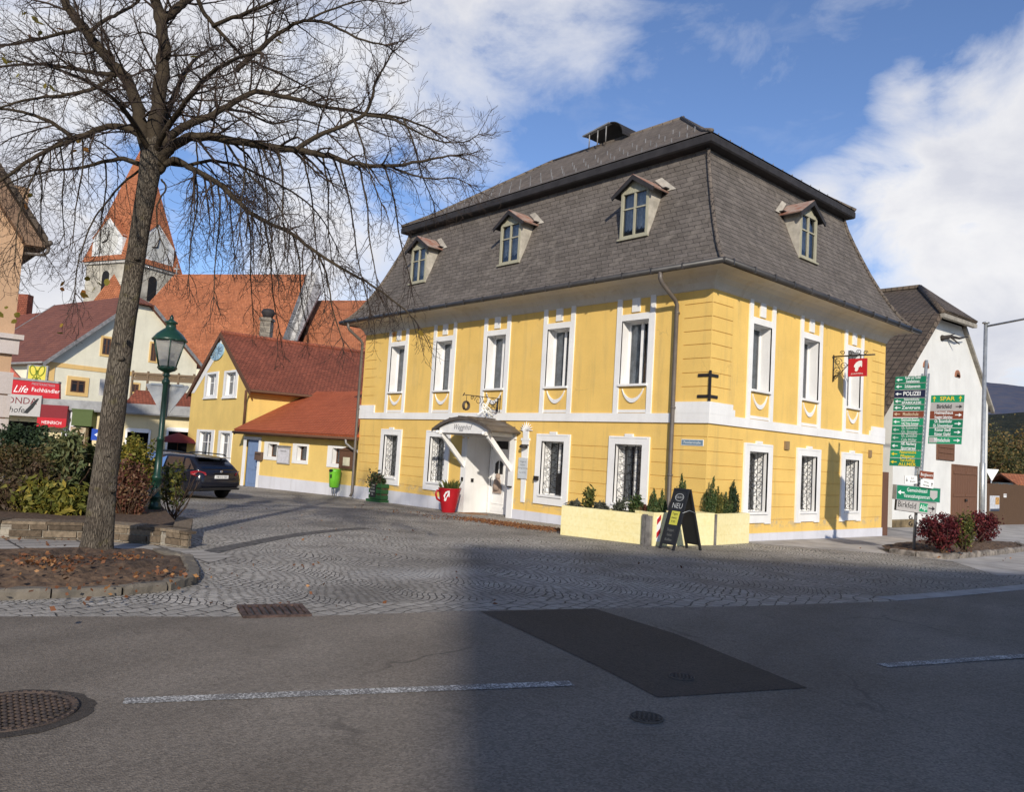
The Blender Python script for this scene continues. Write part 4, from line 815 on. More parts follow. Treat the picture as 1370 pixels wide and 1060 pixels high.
mb.wall(FG, le[0], re[0], -.8, zE, hs2)
# triangle above the eaves, its windows cut by strips
N = 24
def zroof(u): m = apx[0]; return zE+(apx[1]-zE)*(1-abs(u-m)/((m-le[0]) if u < m else (re[0]-m)))
for i in range(N):
    a = le[0]+GW*i/N; b = le[0]+GW*(i+1)/N
    for s0, s1 in ((a, b),):
        hole_ = [h for h in hs2 if h[0] < (a+b)/2 < h[1] and h[3] > zE]
        zb_ = max([zE]+[h[3] for h in hole_])
        if min(zroof(a), zroof(b)) >= zb_-1e-6 or not hole_: mb.poly([FG.p(a, 0, zb_), FG.p(b, 0, zb_), FG.p(b, 0, max(zb_, zroof(b))), FG.p(a, 0, max(zb_, zroof(a)))])
DEP = 14.0
for u in (le[0], re[0]): mb.poly([FG.p(u, 0, -.8), FG.p(u, -DEP, -.8), FG.p(u, -DEP, zE), FG.p(u, 0, zE)])
mb.poly([FG.p(le[0], -DEP, -.8), FG.p(re[0], -DEP, -.8), FG.p(re[0], -DEP, zE), FG.p(apx[0], -DEP, apx[1]), FG.p(le[0], -DEP, zE)])
mb.build('wall', YEL2, gh, recalc=False)
mb = MB(); mb.box(FG, le[0]+.2, re[0]-.2, -1.5, -1.4, -.8, zE-.05); mb.box(FG, apx[0]-GW*.24, apx[0]+GW*.24, -1.5, -1.4, zE-.05, zE+1.25); mb.build('inner_wall', ROOM, gh)
for (a, b, c, d), h in zip(uw, hs2):
    mb = MB(); mb.box(FG, a, h[0], 0, .04, c, d); mb.box(FG, h[1], b, 0, .04, c, d); mb.box(FG, h[0], h[1], 0, .04, c, h[2]); mb.box(FG, h[0], h[1], 0, .04, h[3], d); mb.box(FG, a-.03, b+.03, 0, .09, c-.06, c)
    for q in ((h[0], h[2], h[1], h[2]), (h[1], h[2], h[1], h[3]), (h[1], h[3], h[0], h[3]), (h[0], h[3], h[0], h[2])): mb.poly([FG.p(q[0], .04, q[1]), FG.p(q[2], .04, q[3]), FG.p(q[2], -.2, q[3]), FG.p(q[0], -.2, q[1])])
    w = mb.build('window', WHT, gh); mb = MB(); sash(mb, FG, h[0], h[1], h[2], h[3], -.2, .07, cross=[h[2]+(h[3]-h[2])*.62]); mb.build('sash', WHP, w)
    mb = MB(); mb.poly([FG.p(h[0], -.17, h[2]), FG.p(h[1], -.17, h[2]), FG.p(h[1], -.17, h[3]), FG.p(h[0], -.17, h[3])]); mb.build('pane', PANE, w)
    mb = MB(); pleats(mb, FG, h[0], h[1], h[2]+(.0), h[3], -.35, 14, 5); mb.build('curtain', CURT, w, recalc=False)
sl = (apx[1]-zE)/(apx[0]-le[0]); sr = (apx[1]-zE)/(re[0]-apx[0]); ov = .10; zA = apx[1]+.12
mb = MB()
for s, e, k in ((-1, le[0], sl), (1, re[0], sr)):
    ue = e+s*.45; ze = zA-k*abs(ue-apx[0]); mb.slab([FG.p(ue, ov, ze), FG.p(apx[0], ov, zA), FG.p(apx[0], -DEP, zA), FG.p(ue, -DEP, ze)], .14*(-s))
gr = mb.build('roof', RTILE2, gh)
mb = MB()
for s, e, k in ((-1, le[0], sl), (1, re[0], sr)):
    ue = e+s*.47; ze = zA-k*abs(ue-apx[0]); mb.prism(FG, [(ue, ze-.24), (apx[0], zA-.26), (apx[0], zA+.03), (ue, ze+.03)], ov, ov+.05)
    mb.tube([FG.p(ue+s*.05, ov, ze-.02), FG.p(ue+s*.05, -DEP, ze-.02)], .07, 8)
mb.build('verge_board', DKWOOD, gr)
mb = MB()
mb.prism(FG, [(le[0], zE-.1), (apx[0], apx[1]-.15), (apx[0], apx[1]-.75), (le[0]+.55, zE-.1)], .0, .02); mb.build('gable_trim', WHT, gh)
mb = MB(); mb.tube([FG.p(apx[0], ov, zA+.05), FG.p(apx[0], -DEP, zA+.05)], .1, 6); mb.build('ridge_capping', RTILE2, gr)
rb = FG.hit(*z7(352, 635)); mb = MB(); mb.tube([FG.p(re[0]+.42, .3, zE-.22), FG.p(re[0]-.06, .12, zE-.75), FG.p(re[0]-.08, .1, zE-1.0), FG.p(re[0]-.08, .1, 2.3)], .065, 8); mb.build('downpipe', DKWOOD, gh)
dcx = FG.hit(*z7(236, 300)); mb = MB(); rx = abs(FG.hit(*z7(265, 300))[0]-FG.hit(*z7(206, 300))[0])/2; rzz = abs(FG.hit(*z7(236, 262))[1]-FG.hit(*z7(236, 338))[1])/2
mb.prism(FG, [(dcx[0]+rx*math.cos(i*math.pi/14), dcx[1]+rzz*math.sin(i*math.pi/14)) for i in range(28)], .0, .06); mb.build('sundial_disc', mat('sky_blue_disc', (.36, .55, .68), .7, .25, 2.5), gh)
mb = MB()
for i in range(12): w = i*math.pi/6; mb.tube([FG.p(dcx[0]+.3*rx*math.cos(w), .065, dcx[1]+.3*rzz*math.sin(w)), FG.p(dcx[0]+.85*rx*math.cos(w), .065, dcx[1]+.85*rzz*math.sin(w))], .022, 4)
mb.tube([FG.p(dcx[0], .06, dcx[1]), FG.p(dcx[0], .3, dcx[1]-.4)], .02, 4); mb.build('sundial_lines', mat('dial_grey', (.25, .3, .33), .7), gh)
cp = FG.hit(*z7(440, 300)); 
# chimneys of the gabled house
ccx = gp(350, 600); 
def chim(px0, py0, px1, py1, d, name, par, m, w=.8):
    a, b = at(px0, py1, d), at(px1, py0, d); F_ = Frame(V((a.x, a.y, 0)), RT*V((1, 1, 0))); wd_ = (b-a).length*.0+abs((b-a).dot(F_.u)); mb = MB(); mb.box(F_, 0, wd_, -wd_, 0, a.z-1.5, b.z); mb.box(F_, -.06, wd_+.06, -wd_-.06, .06, b.z-.18, b.z-.05)
    c = mb.build(name, m, par); return F_, wd_, b.z, c
F_, w_, zt_, c_ = chim(343, 424, 361, 492, 45.2, 'chimney', gh, STONE)
mb = MB(); mb.lathe([(.28, 0), (.3, .1), (.42, .3), (.3, .5), (.12, .55)], F_.p(w_*.55, -w_/2, zt_), 10); mb.build('chimney_cap', DARKM, c_)
# ------------------------------------------------------------------ cream house with brown roof behind
wv = V((math.sin(math.radians(-13.4)), math.cos(math.radians(-13.4)), 0)); C0 = at(64, 482, 57); C0.z = 0
FH = Frame(C0, wv); FH.n = V((wv.y, -wv.x, 0))
ch_ = thing('cream_house', C0, 'cream gabled house with ochre window surrounds and dark red brown roof', 'house')
z8 = lambda u, v: (u*.3585, 360+v*.3585)
def r8(fr, a, b, c, d, n=0): return rect(fr, *z8(a, b), *z8(c, d), n)
eL = FH.hit(64, 480); ap = FH.hit(190, 396); eR = FH.hit(*z8(735, 352)); zg = FH.hit(64, 482)[1]
wn = [r8(FH, 378, 248, 415, 330), r8(FH, 252, 398, 326, 478), r8(FH, 560, 270, 585, 352), r8(FH, 488, 422, 520, 468)]
mb = MB(); mb.poly([FH.p(eL[0], 0, -2.5), FH.p(eR[0], 0, -2.5), FH.p(eR[0], 0, eR[1]), FH.p(ap[0]+.7, 0, ap[1]-.75), FH.p(ap[0]-.7, 0, ap[1]-.75), FH.p(eL[0], 0, eL[1])])
sd = Frame(FH.p(eL[0], 0, 0), FH.n, -FH.u); mb.poly([sd.p(0, 0, -2.5), sd.p(-20, 0, -2.5), sd.p(-20, 0, eL[1]), sd.p(0, 0, eL[1])])
mb.build('wall', CREAM, ch_, recalc=False)
for a, b, c, d in wn:
    m_ = .17*(b-a); mb = MB(); mb.box(FH, a, b, 0, .05, c, c+m_); mb.box(FH, a, b, 0, .05, d-m_, d); mb.box(FH, a, a+m_, 0, .05, c+m_, d-m_); mb.box(FH, b-m_, b, 0, .05, c+m_, d-m_); w = mb.build('window', OCHRE, ch_)
    mb = MB(); mb.box(FH, a+m_, b-m_, .0, .02, c+m_, d-m_); mb.build('pane', plain('dark_window_glass', (.02, .02, .025), .12, .6), w)
    mb = MB(); sash(mb, FH, a+m_, b-m_, c+m_, d-m_, .02, .09, .03, cross=[c+m_+(d-c)*.45]); mb.build('sash', DKWOOD, w)
mb = MB(); g0, g1 = FH.hit(*z8(180, 345)), FH.hit(*z8(180, 362)); mb.box(FH, eL[0], eR[0], 0, .04, g1[1], g0[1]); mb.box(FH, eL[0], eL[0]+.55, 0, .045, -1, g1[1]); mb.build('string_course', OCHRE, ch_)
pr0 = FH.p(ap[0], 0, ap[1]); 
def proj(P): d = P-CAM; z = d.dot(FW); return IMW/2+FPX*d.dot(RT)/z, IMH/2-FPX*d.dot(UP)/z
t = 0
while proj(pr0-FH.n*t)[0] > 74 and t < 60: t += .25
HD = t
kl = (ap[1]-eL[1])/(ap[0]-eL[0]); kr = (ap[1]-eR[1])/(eR[0]-ap[0]); zA = ap[1]+.1; cl = .85
mb = MB(); ue = eL[0]-.5; ze = zA-kl*(ap[0]-ue); o = .45
mb.slab([FH.p(ue, o, ze), FH.p(ap[0]-cl, o, zA-kl*cl), FH.p(ap[0], -.9, zA), FH.p(ap[0], -HD, zA), FH.p(ue, -HD, ze)], .15)
ue2 = eR[0]+.4; ze2 = zA-kr*(ue2-ap[0]); mb.slab([FH.p(ue2, o, ze2), FH.p(ap[0]+cl, o, zA-kr*cl), FH.p(ap[0], -.9, zA), FH.p(ap[0], -HD, zA), FH.p(ue2, -HD, ze2)], -.15)
mb.slab([FH.p(ap[0]-cl, o+.05, zA-kl*cl), FH.p(ap[0]+cl, o+.05, zA-kr*cl), FH.p(ap[0], -.9, zA)], .1); hr = mb.build('roof', BTILE2, ch_)
mb = MB(); 
mb.prism(FH, [(ue, ze-.3), (ap[0]-cl, zA-kl*cl-.3), (ap[0]-cl, zA-kl*cl+.03), (ue, ze+.03)], o, o+.06); mb.prism(FH, [(ue2, ze2-.3), (ap[0]+cl, zA-kr*cl-.3), (ap[0]+cl, zA-kr*cl+.03), (ue2, ze2+.03)], o, o+.06)
mb.slab([FH.p(ap[0], -HD-.02, zA+.06), FH.p(ue, -HD-.02, ze+.06), FH.p(ue, -HD-.02, ze-.3), FH.p(ap[0], -HD-.02, zA-.3)], .1); mb.tube([FH.p(ue-.05, o, ze), FH.p(ue-.05, -HD, ze)], .09, 6)
mb.build('verge_board', ZINC, hr)
# an orange roofed house further left behind it
oh = thing('orange_roofed_house', FH.p(eL[0]+2, -HD-6, 0), 'house with plain orange tiled roof half hidden behind the cream house', 'house')
k_ = .97; mb = MB(); mb.box(FH, eL[0]-1, ap[0]+5, -HD-12, -HD-.5, -2.5, eL[1]-.5); mb.build('wall', CREAM, oh)
mb = MB(); mb.slab([FH.p(eL[0]-1.5, -HD-.3, ze-.2), FH.p(ap[0], -HD-.3, zA-.55), FH.p(ap[0], -HD-13, zA-.55), FH.p(eL[0]-1.5, -HD-13, ze-.2)], .15); mb.slab([FH.p(ap[0]+7, -HD-.3, ze-.2), FH.p(ap[0], -HD-.3, zA-.55), FH.p(ap[0], -HD-13, zA-.55), FH.p(ap[0]+7, -HD-13, ze-.2)], -.15); mb.build('roof', RTILE2, oh)
a = at(28, 415, 84); mb = MB(); F2 = Frame((a.x, a.y, 0), RT*V((1, 1, 0))); mb.box(F2, -.6, .6, -1, 0, 5, at(28, 393, 84).z); mb.build('chimney', RTILE2, oh)
# ------------------------------------------------------------------ parish church: nave, choir, tower with steep helm
UH = V((RT.x, RT.y, 0)).normalized()
chu = thing('church', at(300, 600, 94), 'parish church with steep orange roofs and white gabled tower behind bare tree', 'church')
P1, P2 = at(237, 367, 101), at(413, 367, 96); F1 = at(140, 474, 91); F2_ = at(372, 500, 84)
dn = V((FW.x, FW.y, 0)).normalized(); bk = dn*12
mb = MB(); mb.slab([F1, F2_, P2, P1], .3); mb.slab([P1, P2, P2+bk+V((0, 0, -9)), P1+bk+V((0, 0, -9))], .3); mb.slab([F1, P1, P1+bk+V((0, 0, -9))], -.3); nr = mb.build('roof', RTILE, chu)
mb = MB(); k = -.6
q = [F1+dn*.8, F2_+dn*.8, P2+bk+V((0, 0, -9)), P1+bk+V((0, 0, -9))]
for a, b in zip(q, q[1:]+q[:1]): mb.poly([V((a.x, a.y, -2)), V((b.x, b.y, -2)), b-V((0, 0, .4)), a-V((0, 0, .4))])
mb.build('wall', CREAM, chu, recalc=False)
# gable parapet between nave and choir
mb = MB(); pts = [at(x, y, d) for x, y, d in ((413, 364, 95.9), (424, 372, 95.9), (430, 392, 95.4), (398, 458, 85.8), (394, 520, 84), (372, 520, 84), (378, 458, 85.8))]
mb.slab(pts, .8); mb.build('gable_parapet', mat('weathered_parapet', (.42, .41, .40), .85, .25), chu)
Q1, Q2, Q3, Q4 = at(423, 402, 96), at(640, 402, 89), at(660, 560, 74), at(392, 500, 82)
mb = MB(); mb.slab([Q4, Q3, Q2, Q1], .3); mb.slab([Q1, Q2, Q2+bk+V((0, 0, -8)), Q1+bk+V((0, 0, -8))], .3); mb.build('choir_roof', RTILE, chu)
mb = MB(); q = [Q4+dn*.8, Q3+dn*.8, Q2+bk+V((0, 0, -8)), Q1+bk+V((0, 0, -8))]
for a, b in zip(q, q[1:]+q[:1]): mb.poly([V((a.x, a.y, -2)), V((b.x, b.y, -2)), b-V((0, 0, .4)), a-V((0, 0, .4))])
mb.build('choir_wall', CREAM, chu, recalc=False)
mb = MB()
for x, y, d in ((236, 367, 101), (418, 352, 96)): p = at(x, y, d); mb.tube([p+V((0, 0, -.6)), p+V((0, 0, 1.3))], .09, 5); mb.box(Frame(p, UH), -.35, .35, -.08, .08, .6, .78)
mb.build('finial', ZINC, chu)
# tower
TD = 116; tc = at(178, 360, TD); s_ = 5.35*1.0; ze_ = at(178, 358, TD).z; tr = 4.9*math.sqrt(2)*.71
ang = math.atan2(UH.y, UH.x)+math.radians(65)
TU = V((math.cos(ang), math.sin(ang), 0)); TN = V((TU.y, -TU.x, 0)); half = at(232, 360, TD).__sub__(at(122, 360, TD)).length/2/math.sqrt(2)
tcx = V((tc.x, tc.y, 0)); TF = [Frame(tcx+n*half, u, n) for u, n in ((TU, TN), (-TU, -TN), (TN, -TU), (-TN, TU))]
mb = MB(); mb.box(Frame(tcx, TU, TN), -half, half, -half, half, -2, ze_); tw = mb.build('tower', mat('old_tower_render', (.50, .46, .38), .9, .3, .5), chu)
mb = MB(); mb.box(Frame(tcx, TU, TN), -half-.25, half+.25, -half-.25, half+.25, ze_-.5, ze_); mb.build('tower_cornice', mat('cornice_stone', (.45, .43, .40), .85), tw)
zap = at(190, 182, TD).z; gz = at(178, 300, TD).z
mb = MB(); oh_ = half+.5
tip = V((tcx.x, tcx.y, zap))
for fr in TF:
    a, b = fr.p(-oh_, .45, ze_-.1), fr.p(oh_, .45, ze_-.1); m0 = a.lerp(tip, .12)+V((0, 0, -.15)); m1 = b.lerp(tip, .12)+V((0, 0, -.15)); mb.poly([a, b, m1, m0]); mb.poly([m0, m1, tip])
mb.build('helm_roof', RTILE, tw)
mb = MB(); hw = half*.72; zs = ze_+(gz-ze_)*.55
for fr in TF: mb.prism(fr, [(-hw, ze_-.05), (hw, ze_-.05), (hw, zs), (0, gz), (-hw, zs)], -half*.8, .25)
gb = mb.build('tower_gable', mat('white_gable', (.66, .66, .65), .8, .2), tw)
mb = MB()
for fr in TF:
    for sgn in (-1, 1): mb.slab([fr.p(sgn*(hw+.15), .34, zs-.15), fr.p(0, .34, gz+.15), fr.p(0, -half*.7, gz+.15), fr.p(sgn*(hw+.15), -half*.7, zs-.15)], .2*(-sgn))
mb.build('gable_roof', RTILE, tw)
for fr in TF[:2]+TF[2:]:
    mb = MB(); ck = 1.22; mb.prism(fr, [(2.1*math.cos(i*math.pi/16), ze_+2.8+2.1*math.sin(i*math.pi/16)) for i in range(32)], .25, .30); cf = mb.build('clock_face', mat('clock_pale', (.55, .54, .50), .7), tw)
    mb = MB(); mb.tube([fr.p(0, .36, ze_+2.8), fr.p(.25, .36, ze_+4.3)], .09, 4); mb.tube([fr.p(0, .36, ze_+2.8), fr.p(-.9, .36, ze_+2.6)], .1, 4)
    for i in range(12): w = i*math.pi/6; mb.tube([fr.p(1.65*math.cos(w), .33, ze_+2.8+1.65*math.sin(w)), fr.p(1.65*math.cos(w), .33, ze_+2.8+1.65*math.sin(w))], .07, 4)
    mb.build('clock_hands', IRON, cf)
    mb = MB(); mb.prism(fr, [(-.7, ze_-5.2), (.7, ze_-5.2), (.7, ze_-2.2)]+arc((0, ze_-2.2), .7, 0, math.pi, 8)[1:], .0, .08); mb.build('belfry_opening', ROOM, tw)
# low turret roof left of the tower
mb = MB(); tb = at(150, 395, 88); r_ = Frame((tb.x, tb.y, 0), UH); zt = at(152, 366, 88).z; zb = at(152, 408, 88).z
for i in range(4):
    w0, w1 = i*math.pi/2+.6, (i+1)*math.pi/2+.6; mb.poly([V((tb.x+2.6*math.cos(w0), tb.y+2.6*math.sin(w0), zb)), V((tb.x+2.6*math.cos(w1), tb.y+2.6*math.sin(w1), zb)), V((tb.x, tb.y, zt))])
mb.box(Frame((tb.x, tb.y, 0), UH), -1.5, 1.5, -1.5, 1.5, -2, zb); mb.build('stair_turret', RTILE, chu)
# ------------------------------------------------------------------ single storey shop with flat roof in front of the cream house
SP = at(135, 600, 48); SP.z = 0; FS = Frame(SP, UH)
if FS.n.dot(FW) > 0: FS.n = -FS.n
shop = thing('shop_building', SP, 'low flat roofed shop with grey fascia and dark openings below cream house', 'shop')
sh = lambda x, y, n=0: FS.hit(x, y, n)
zf0, zf1 = sh(135, 552)[1], sh(135, 538)[1]; uL, uR = sh(-60, 560)[0], sh(268, 560)[0]
ops = [rect(FS, -40, 560, 50, 610), rect(FS, 98, 550, 122, 600), rect(FS, 171, 578, 195, 630), rect(FS, 226, 577, 256, 640)]
mb = MB(); mb.wall(FS, uL, uR, -2.2, zf0, [(a, b, c, d, None) for a, b, c, d in ops]); mb.poly([FS.p(uR, 0, -2.2), FS.p(uR, -6, -2.2), FS.p(uR, -6, zf0), FS.p(uR, 0, zf0)]); mb.build('wall', wallmat('shop_cream', (.66, .56, .34), (.4, .34, .22), .3), shop, recalc=False)
mb = MB(); mb.box(FS, uL, uR, -2.1, -2.0, -2.2, zf0); mb.build('inner_wall', ROOM, shop)
mb = MB(); mb.box(FS, uL, uR+.2, -6, .5, zf0, zf1-.1); mb.box(FS, uL, uR+.25, .5, .56, zf0+.06, zf1); mb.build('flat_roof', mat('grey_fascia', (.30, .30, .30), .6, .15), shop)
for a, b, c, d in ops[2:]:
    mb = MB(); mb.box(FS, a-.12, a, 0, .06, c, d+.2); mb.box(FS, b, b+.12, 0, .06, c, d+.2); mb.box(FS, a, b, 0, .09, d, d+.24); mb.build('window_surround', WHT, shop)
a, b, c, d = rect(FS, 97, 549, 122, 571, .6); mb = MB(); mb.box(FS, a, b, .1, .6, c, d); mb.box(FS, a-.05, b+.05, .1, .62, d, d+.1); mb.build('awning_box', plain('dark_olive', (.07, .10, .025), .6), shop)
a, b, c, d = rect(FS, 97, 571, 112, 625, .2); mb = MB(); mb.box(FS, a, b, 0, .4, -2.2, d); mb.build('pillar', mat('pebble_stone', (.48, .42, .30), .9, .5, 3, col2=(.3, .2, .12)), shop)
a, b, c, d = rect(FS, 88, 545, 97, 625, .1); mb = MB(); mb.box(FS, a, b, 0, .3, -2.2, d); mb.build('pier', PLINTH, shop)
# terrace with lattice railing on the flat roof and small tiled roof before it
mb = MB(); a, b, c, d = rect(FS, 178, 498, 259, 512, -1); pa_ = sh(178, 497, -1); pb_ = sh(259, 505, -1)
for i in range(30):
    u = a+(b-a)*i/30; w = (b-a)/30; mb.slab([FS.p(u, -1, c), FS.p(u+.09, -1, c), FS.p(u+w*2+.09, -1, d-.1), FS.p(u+w*2, -1, d-.1)], .03); mb.slab([FS.p(u+w*2, -1.03, c), FS.p(u+w*2+.09, -1.03, c), FS.p(u+.09, -1.03, d-.1), FS.p(u, -1.03, d-.1)], .03)
mb.box(FS, a, b+.3, -1.05, -.95, d-.12, d); mb.box(FS, a, b+.3, -1.05, -.95, c-.06, c+.04)
for i in range(5): u = a+(b-a)*i/4; mb.box(FS, u-.05, u+.05, -1.06, -.94, zf1-.2, d+.1)
mb.build('lattice_railing', woodmat('pale_lattice_wood', (.17, .12, .075)), shop)
a, b, c, d = rect(FS, 170, 521, 262, 541, .3); mb = MB(); mb.slab([FS.p(a, .5, zf1-.02), FS.p(b, .5, zf1-.02), FS.p(b, -.9, d+.05), FS.p(a, -.9, d+.05)], .1); mb.build('tiled_apron', RTILE2, shop)
# signs on the shop
def sgn(name, x0, y0, x1, y1, n, th, m, label, cat='sign', fr=None):
    f_ = fr or FS; r_ = rect(f_, x0, y0, x1, y1, n); mb = MB(); mb.box(f_, r_[0], r_[1], n-th, n, r_[2], r_[3]); return tag(mb.build(name, m), label, cat), r_
s1, r_ = sgn('shop_sign', -40, 524, 53, 558, .75, .12, SIGNGR, 'white sign board with dark red and black lettering under shop fascia'); f_ = FS; w_, h_ = r_[1]-r_[0], r_[3]-r_[2]
text('HONDA', f_, r_[1]-.52*w_*.62+.0, r_[2]+h_*.70, h_*.44, .756, plain('maroon_letters', (.15, .01, .015)), s1, squeeze=1.1); text('Gritthofer', f_, r_[1]-1.0*w_*.43, r_[2]+h_*.27, h_*.42, .756, LETB, s1, shear=.2)
mb = MB(); q = [(r_[1]-.75+.62*x, r_[2]+h_*(.14+.75*y)) for x, y in ((-.45, .0), (0, -.02), (.5, .35), (1.0, .95), (.8, .95), (.45, .72), (.05, .4))]; mb.poly([f_.p(u, .758, z) for u, z in q]); mb.build('wing_emblem', LETB, s1, recalc=False)
s2, r_ = sgn('advert_sign', 52, 541, 88, 573, .7, .2, DKRED, 'dark red shop panel with small white lettering on a brighter red strip'); w_, h_ = r_[1]-r_[0], r_[3]-r_[2]
mb = MB(); mb.box(FS, r_[0], r_[1], .7, .72, r_[2], r_[2]+h_*.42); mb.build('red_strip', RED, s2); text('HEINRICH', FS, (r_[0]+r_[1])/2, r_[2]+h_*.2, h_*.2, .725, LETW, s2)
s3 = thing('roof_sign', FS.p(r_[0], .3, zf1), 'long red rooftop sign with white script on posts above shop fascia', 'sign'); r_ = rect(FS, -30, 505, 79, 535, .2); sk_ = .04
a0, a1 = sh(-30, 503, .2), sh(79, 513.5, .2); b0, b1 = sh(-30, 530, .2), sh(79, 534, .2)
mb = MB(); mb.prism(FS, [a0, a1, b1, b0], .0, .2); mb.build('sign_board', RED, s3)
mb = MB(); mb.prism(FS, [(a0[0], a0[1]+.16), (a1[0], a1[1]+.12), a1, a0], -.05, .26); mb.build('sign_cap', ZINC, s3)
for x in (22, 66, 76): u = sh(x, 530, .1)[0]; mb = MB(); mb.box(FS, u-.03, u+.03, .05, .12, zf1-.1, b0[1]+.02); mb.build('post', RED, s3)
c_ = sh(52, 522, .2); text('Fachhändler', FS, c_[0]+.42, c_[1]-.02, .36, .21, LETW, s3, ry=-.03); c_ = sh(55, 515, .2); text('MEISTERBETRIEB', FS, c_[0]+.15, c_[1]+.0, .2, .21, plain('grey_letters', (.35, .3, .32)), s3, ry=-.05)
c_ = sh(27, 521, .2); text('Life', FS, c_[0]+.0, c_[1], .62, .21, LETW, s3, shear=.4)
s4 = thing('butterfly_sign', FS.p(sh(50, 505, .1)[0], .1, 3.5), 'yellow square sign with green butterfly outline in a grey frame', 'sign'); r_ = rect(FS, 37, 488, 62, 515, .1); u, z = (r_[0]+r_[1])/2, (r_[2]+r_[3])/2; w_ = (r_[1]-r_[0])/2
mb = MB(); mb.box(FS, r_[0], r_[1], -.05, .1, r_[2]-.3, r_[3]); mb.build('frame', ZINC, s4); mb = MB(); mb.box(FS, r_[0]+.1, r_[1]-.1, .1, .115, r_[2], r_[3]-.08); mb.build('panel', YELS, s4)
mb = MB()
for s in (-1, 1):
    for cz, rr_, ww in ((.14, .32, 1.0), (-.32, .21, .8)): mb.tube([FS.p(u+s*(.06+rr_*ww*(1-math.cos(i*.35))*.62), .122, z+cz+rr_*math.sin(i*.35)*.9+.10*(1-math.cos(i*.35))*(1 if cz > 0 else -.3)) for i in range(19)], .035, 4)
mb.tube([FS.p(u, .122, z-.42), FS.p(u, .122, z+.28)], .035, 4); mb.build('butterfly', plain('olive_green', (.16, .22, .02)), s4)
mb = MB(); mb.prism(FS, [sh(5, 482, -.3), sh(33, 513, -.3), sh(5, 513, -.3)], -.5, -.3); rw_ = tag(mb.build('red_gable_wall', mat('coral_render', (.48, .13, .09), .85)), 'triangle of coral red wall showing above the red rooftop sign', 'wall')
s5, r_ = sgn('arrow_sign', 123, 574, 137, 590, .9, .05, BLUES, 'small blue sign with white arrow pointing left beside the tree trunk'); u, z = (r_[0]+r_[1])/2, (r_[2]+r_[3])/2
mb = MB(); mb.poly([FS.p(u+.22, .91, z+.24), FS.p(u-.17, .91, z), FS.p(u+.22, .91, z-.24)]); mb.build('arrow', LETW, s5, recalc=False); mb = MB(); mb.tube([FS.p(u, .86, -1), FS.p(u, .86, z)], .03, 6); mb.build('post', STEEL, s5)
s6, r_ = sgn('traffic_sign', 134, 507, 150, 530, 1.2, .05, SIGNGR, 'grey square traffic plate with red ring partly hidden by tree trunk'); u, z = r_[1]-.12, (r_[2]+r_[3])/2+.05
mb = MB(); mb.lathe([(.38, 0), (.38, .01), (.27, .012), (.27, 0)], FS.p(u, 1.2, z), 20, axis=FS.n); mb.build('ring', RED, s6); mb = MB(); mb.tube([FS.p(u, 1.12, -1), FS.p(u, 1.12, r_[3])], .035, 6); mb.build('post', STEEL, s6)
um = thing('parasol', FS.p(sh(236, 600, 3)[0], 3, -.9), 'closed wine red and cream parasol standing before the dark shop openings', 'parasol'); u, z = sh(238, 592, 3)
mb = MB(); mb.lathe([(1.3, -.02), (1.32, 0), (.6, .35), (.03, .55)], FS.p(u, 3, z+.0), 8); mb.build('canopy', plain('wine_red_cloth', (.16, .025, .03), .9), um); mb = MB(); mb.tube([FS.p(u, 3, -.9), FS.p(u, 3, z+.6)], .03, 6); mb.build('pole', DKWOOD, um)
# ------------------------------------------------------------------ salmon building at the left edge
PB = at(23, 410, 21); PB.z = 0; FP = Frame(PB, UH); FP.n = FS.n
ang = math.radians(35); 
pb = thing('salmon_building', PB, 'salmon pink building at the left edge with stone quoins and projecting eaves', 'building')
ur_ = 0; zc0 = FP.hit(20, 462)[1]; ztop = FP.hit(33, 310)[1]
rho = ray(14, 450); rho = V((rho.x, rho.y, 0)).normalized(); rho.rotate(Matrix.Rotation(math.radians(9), 3, 'Z'))
FQ = Frame(PB, V((-rho.y, rho.x, 0)), -rho)
mb = MB(); mb.box(FQ, .0, 9, -9, 0, -1.5, ztop+1.2); mb.build('wall', PINK, pb)
mb = MB(); mb.box(FQ, -.12, 9, -.1, .12, zc0-.25, zc0+.15); mb.box(FQ, -.2, 9, -.1, .2, zc0+.15, zc0+.28)
for i in range(9): z = -1.0+i*.62; mb.box(FQ, -.07, .42 if i % 2 else .3, -.3, .07, z, z+.58) if z+.58 < zc0-.25 else None
mb.build('cornice', QUOIN, pb)
mb = MB(); ez_ = FP.hit(60, 325)[1]; sl_ = 1.35
c = [(-.9, ez_), (.6, ez_+1.5*sl_), (6, ez_+6.9*sl_)]
mb.prism(FQ, [(-.5, ez_-.05), (6, ez_+6.5*sl_-.05), (6, ez_+6.5*sl_+.22), (-.5, ez_+.17)], -9, .32)
mb.box(FQ, -.48, .05, -9, .28, ez_-.05, ez_+.05); mb.build('roof', BTILE, pb)
mb = MB(); mb.prism(FQ, [(-.46, ez_-.1), (5, ez_+5.46*sl_-.1), (5, ez_+5.46*sl_-.6), (-.02, ez_-.12)], .02, .30); mb.build('soffit', woodmat('brown_soffit', (.22, .14, .09)), pb)
mb = MB(); mb.tube([FQ.p(-.56, .3, ez_+.05), FQ.p(-.56, -9, ez_+.05)], .07, 8); mb.tube([FQ.p(-.55, .2, ez_), FQ.p(-.54, .2, ez_-.2), FQ.p(-.45, .2, ez_-.3), FQ.p(-.02, .15, ez_-.34)], .045, 8); mb.build('gutter', CANM, pb)
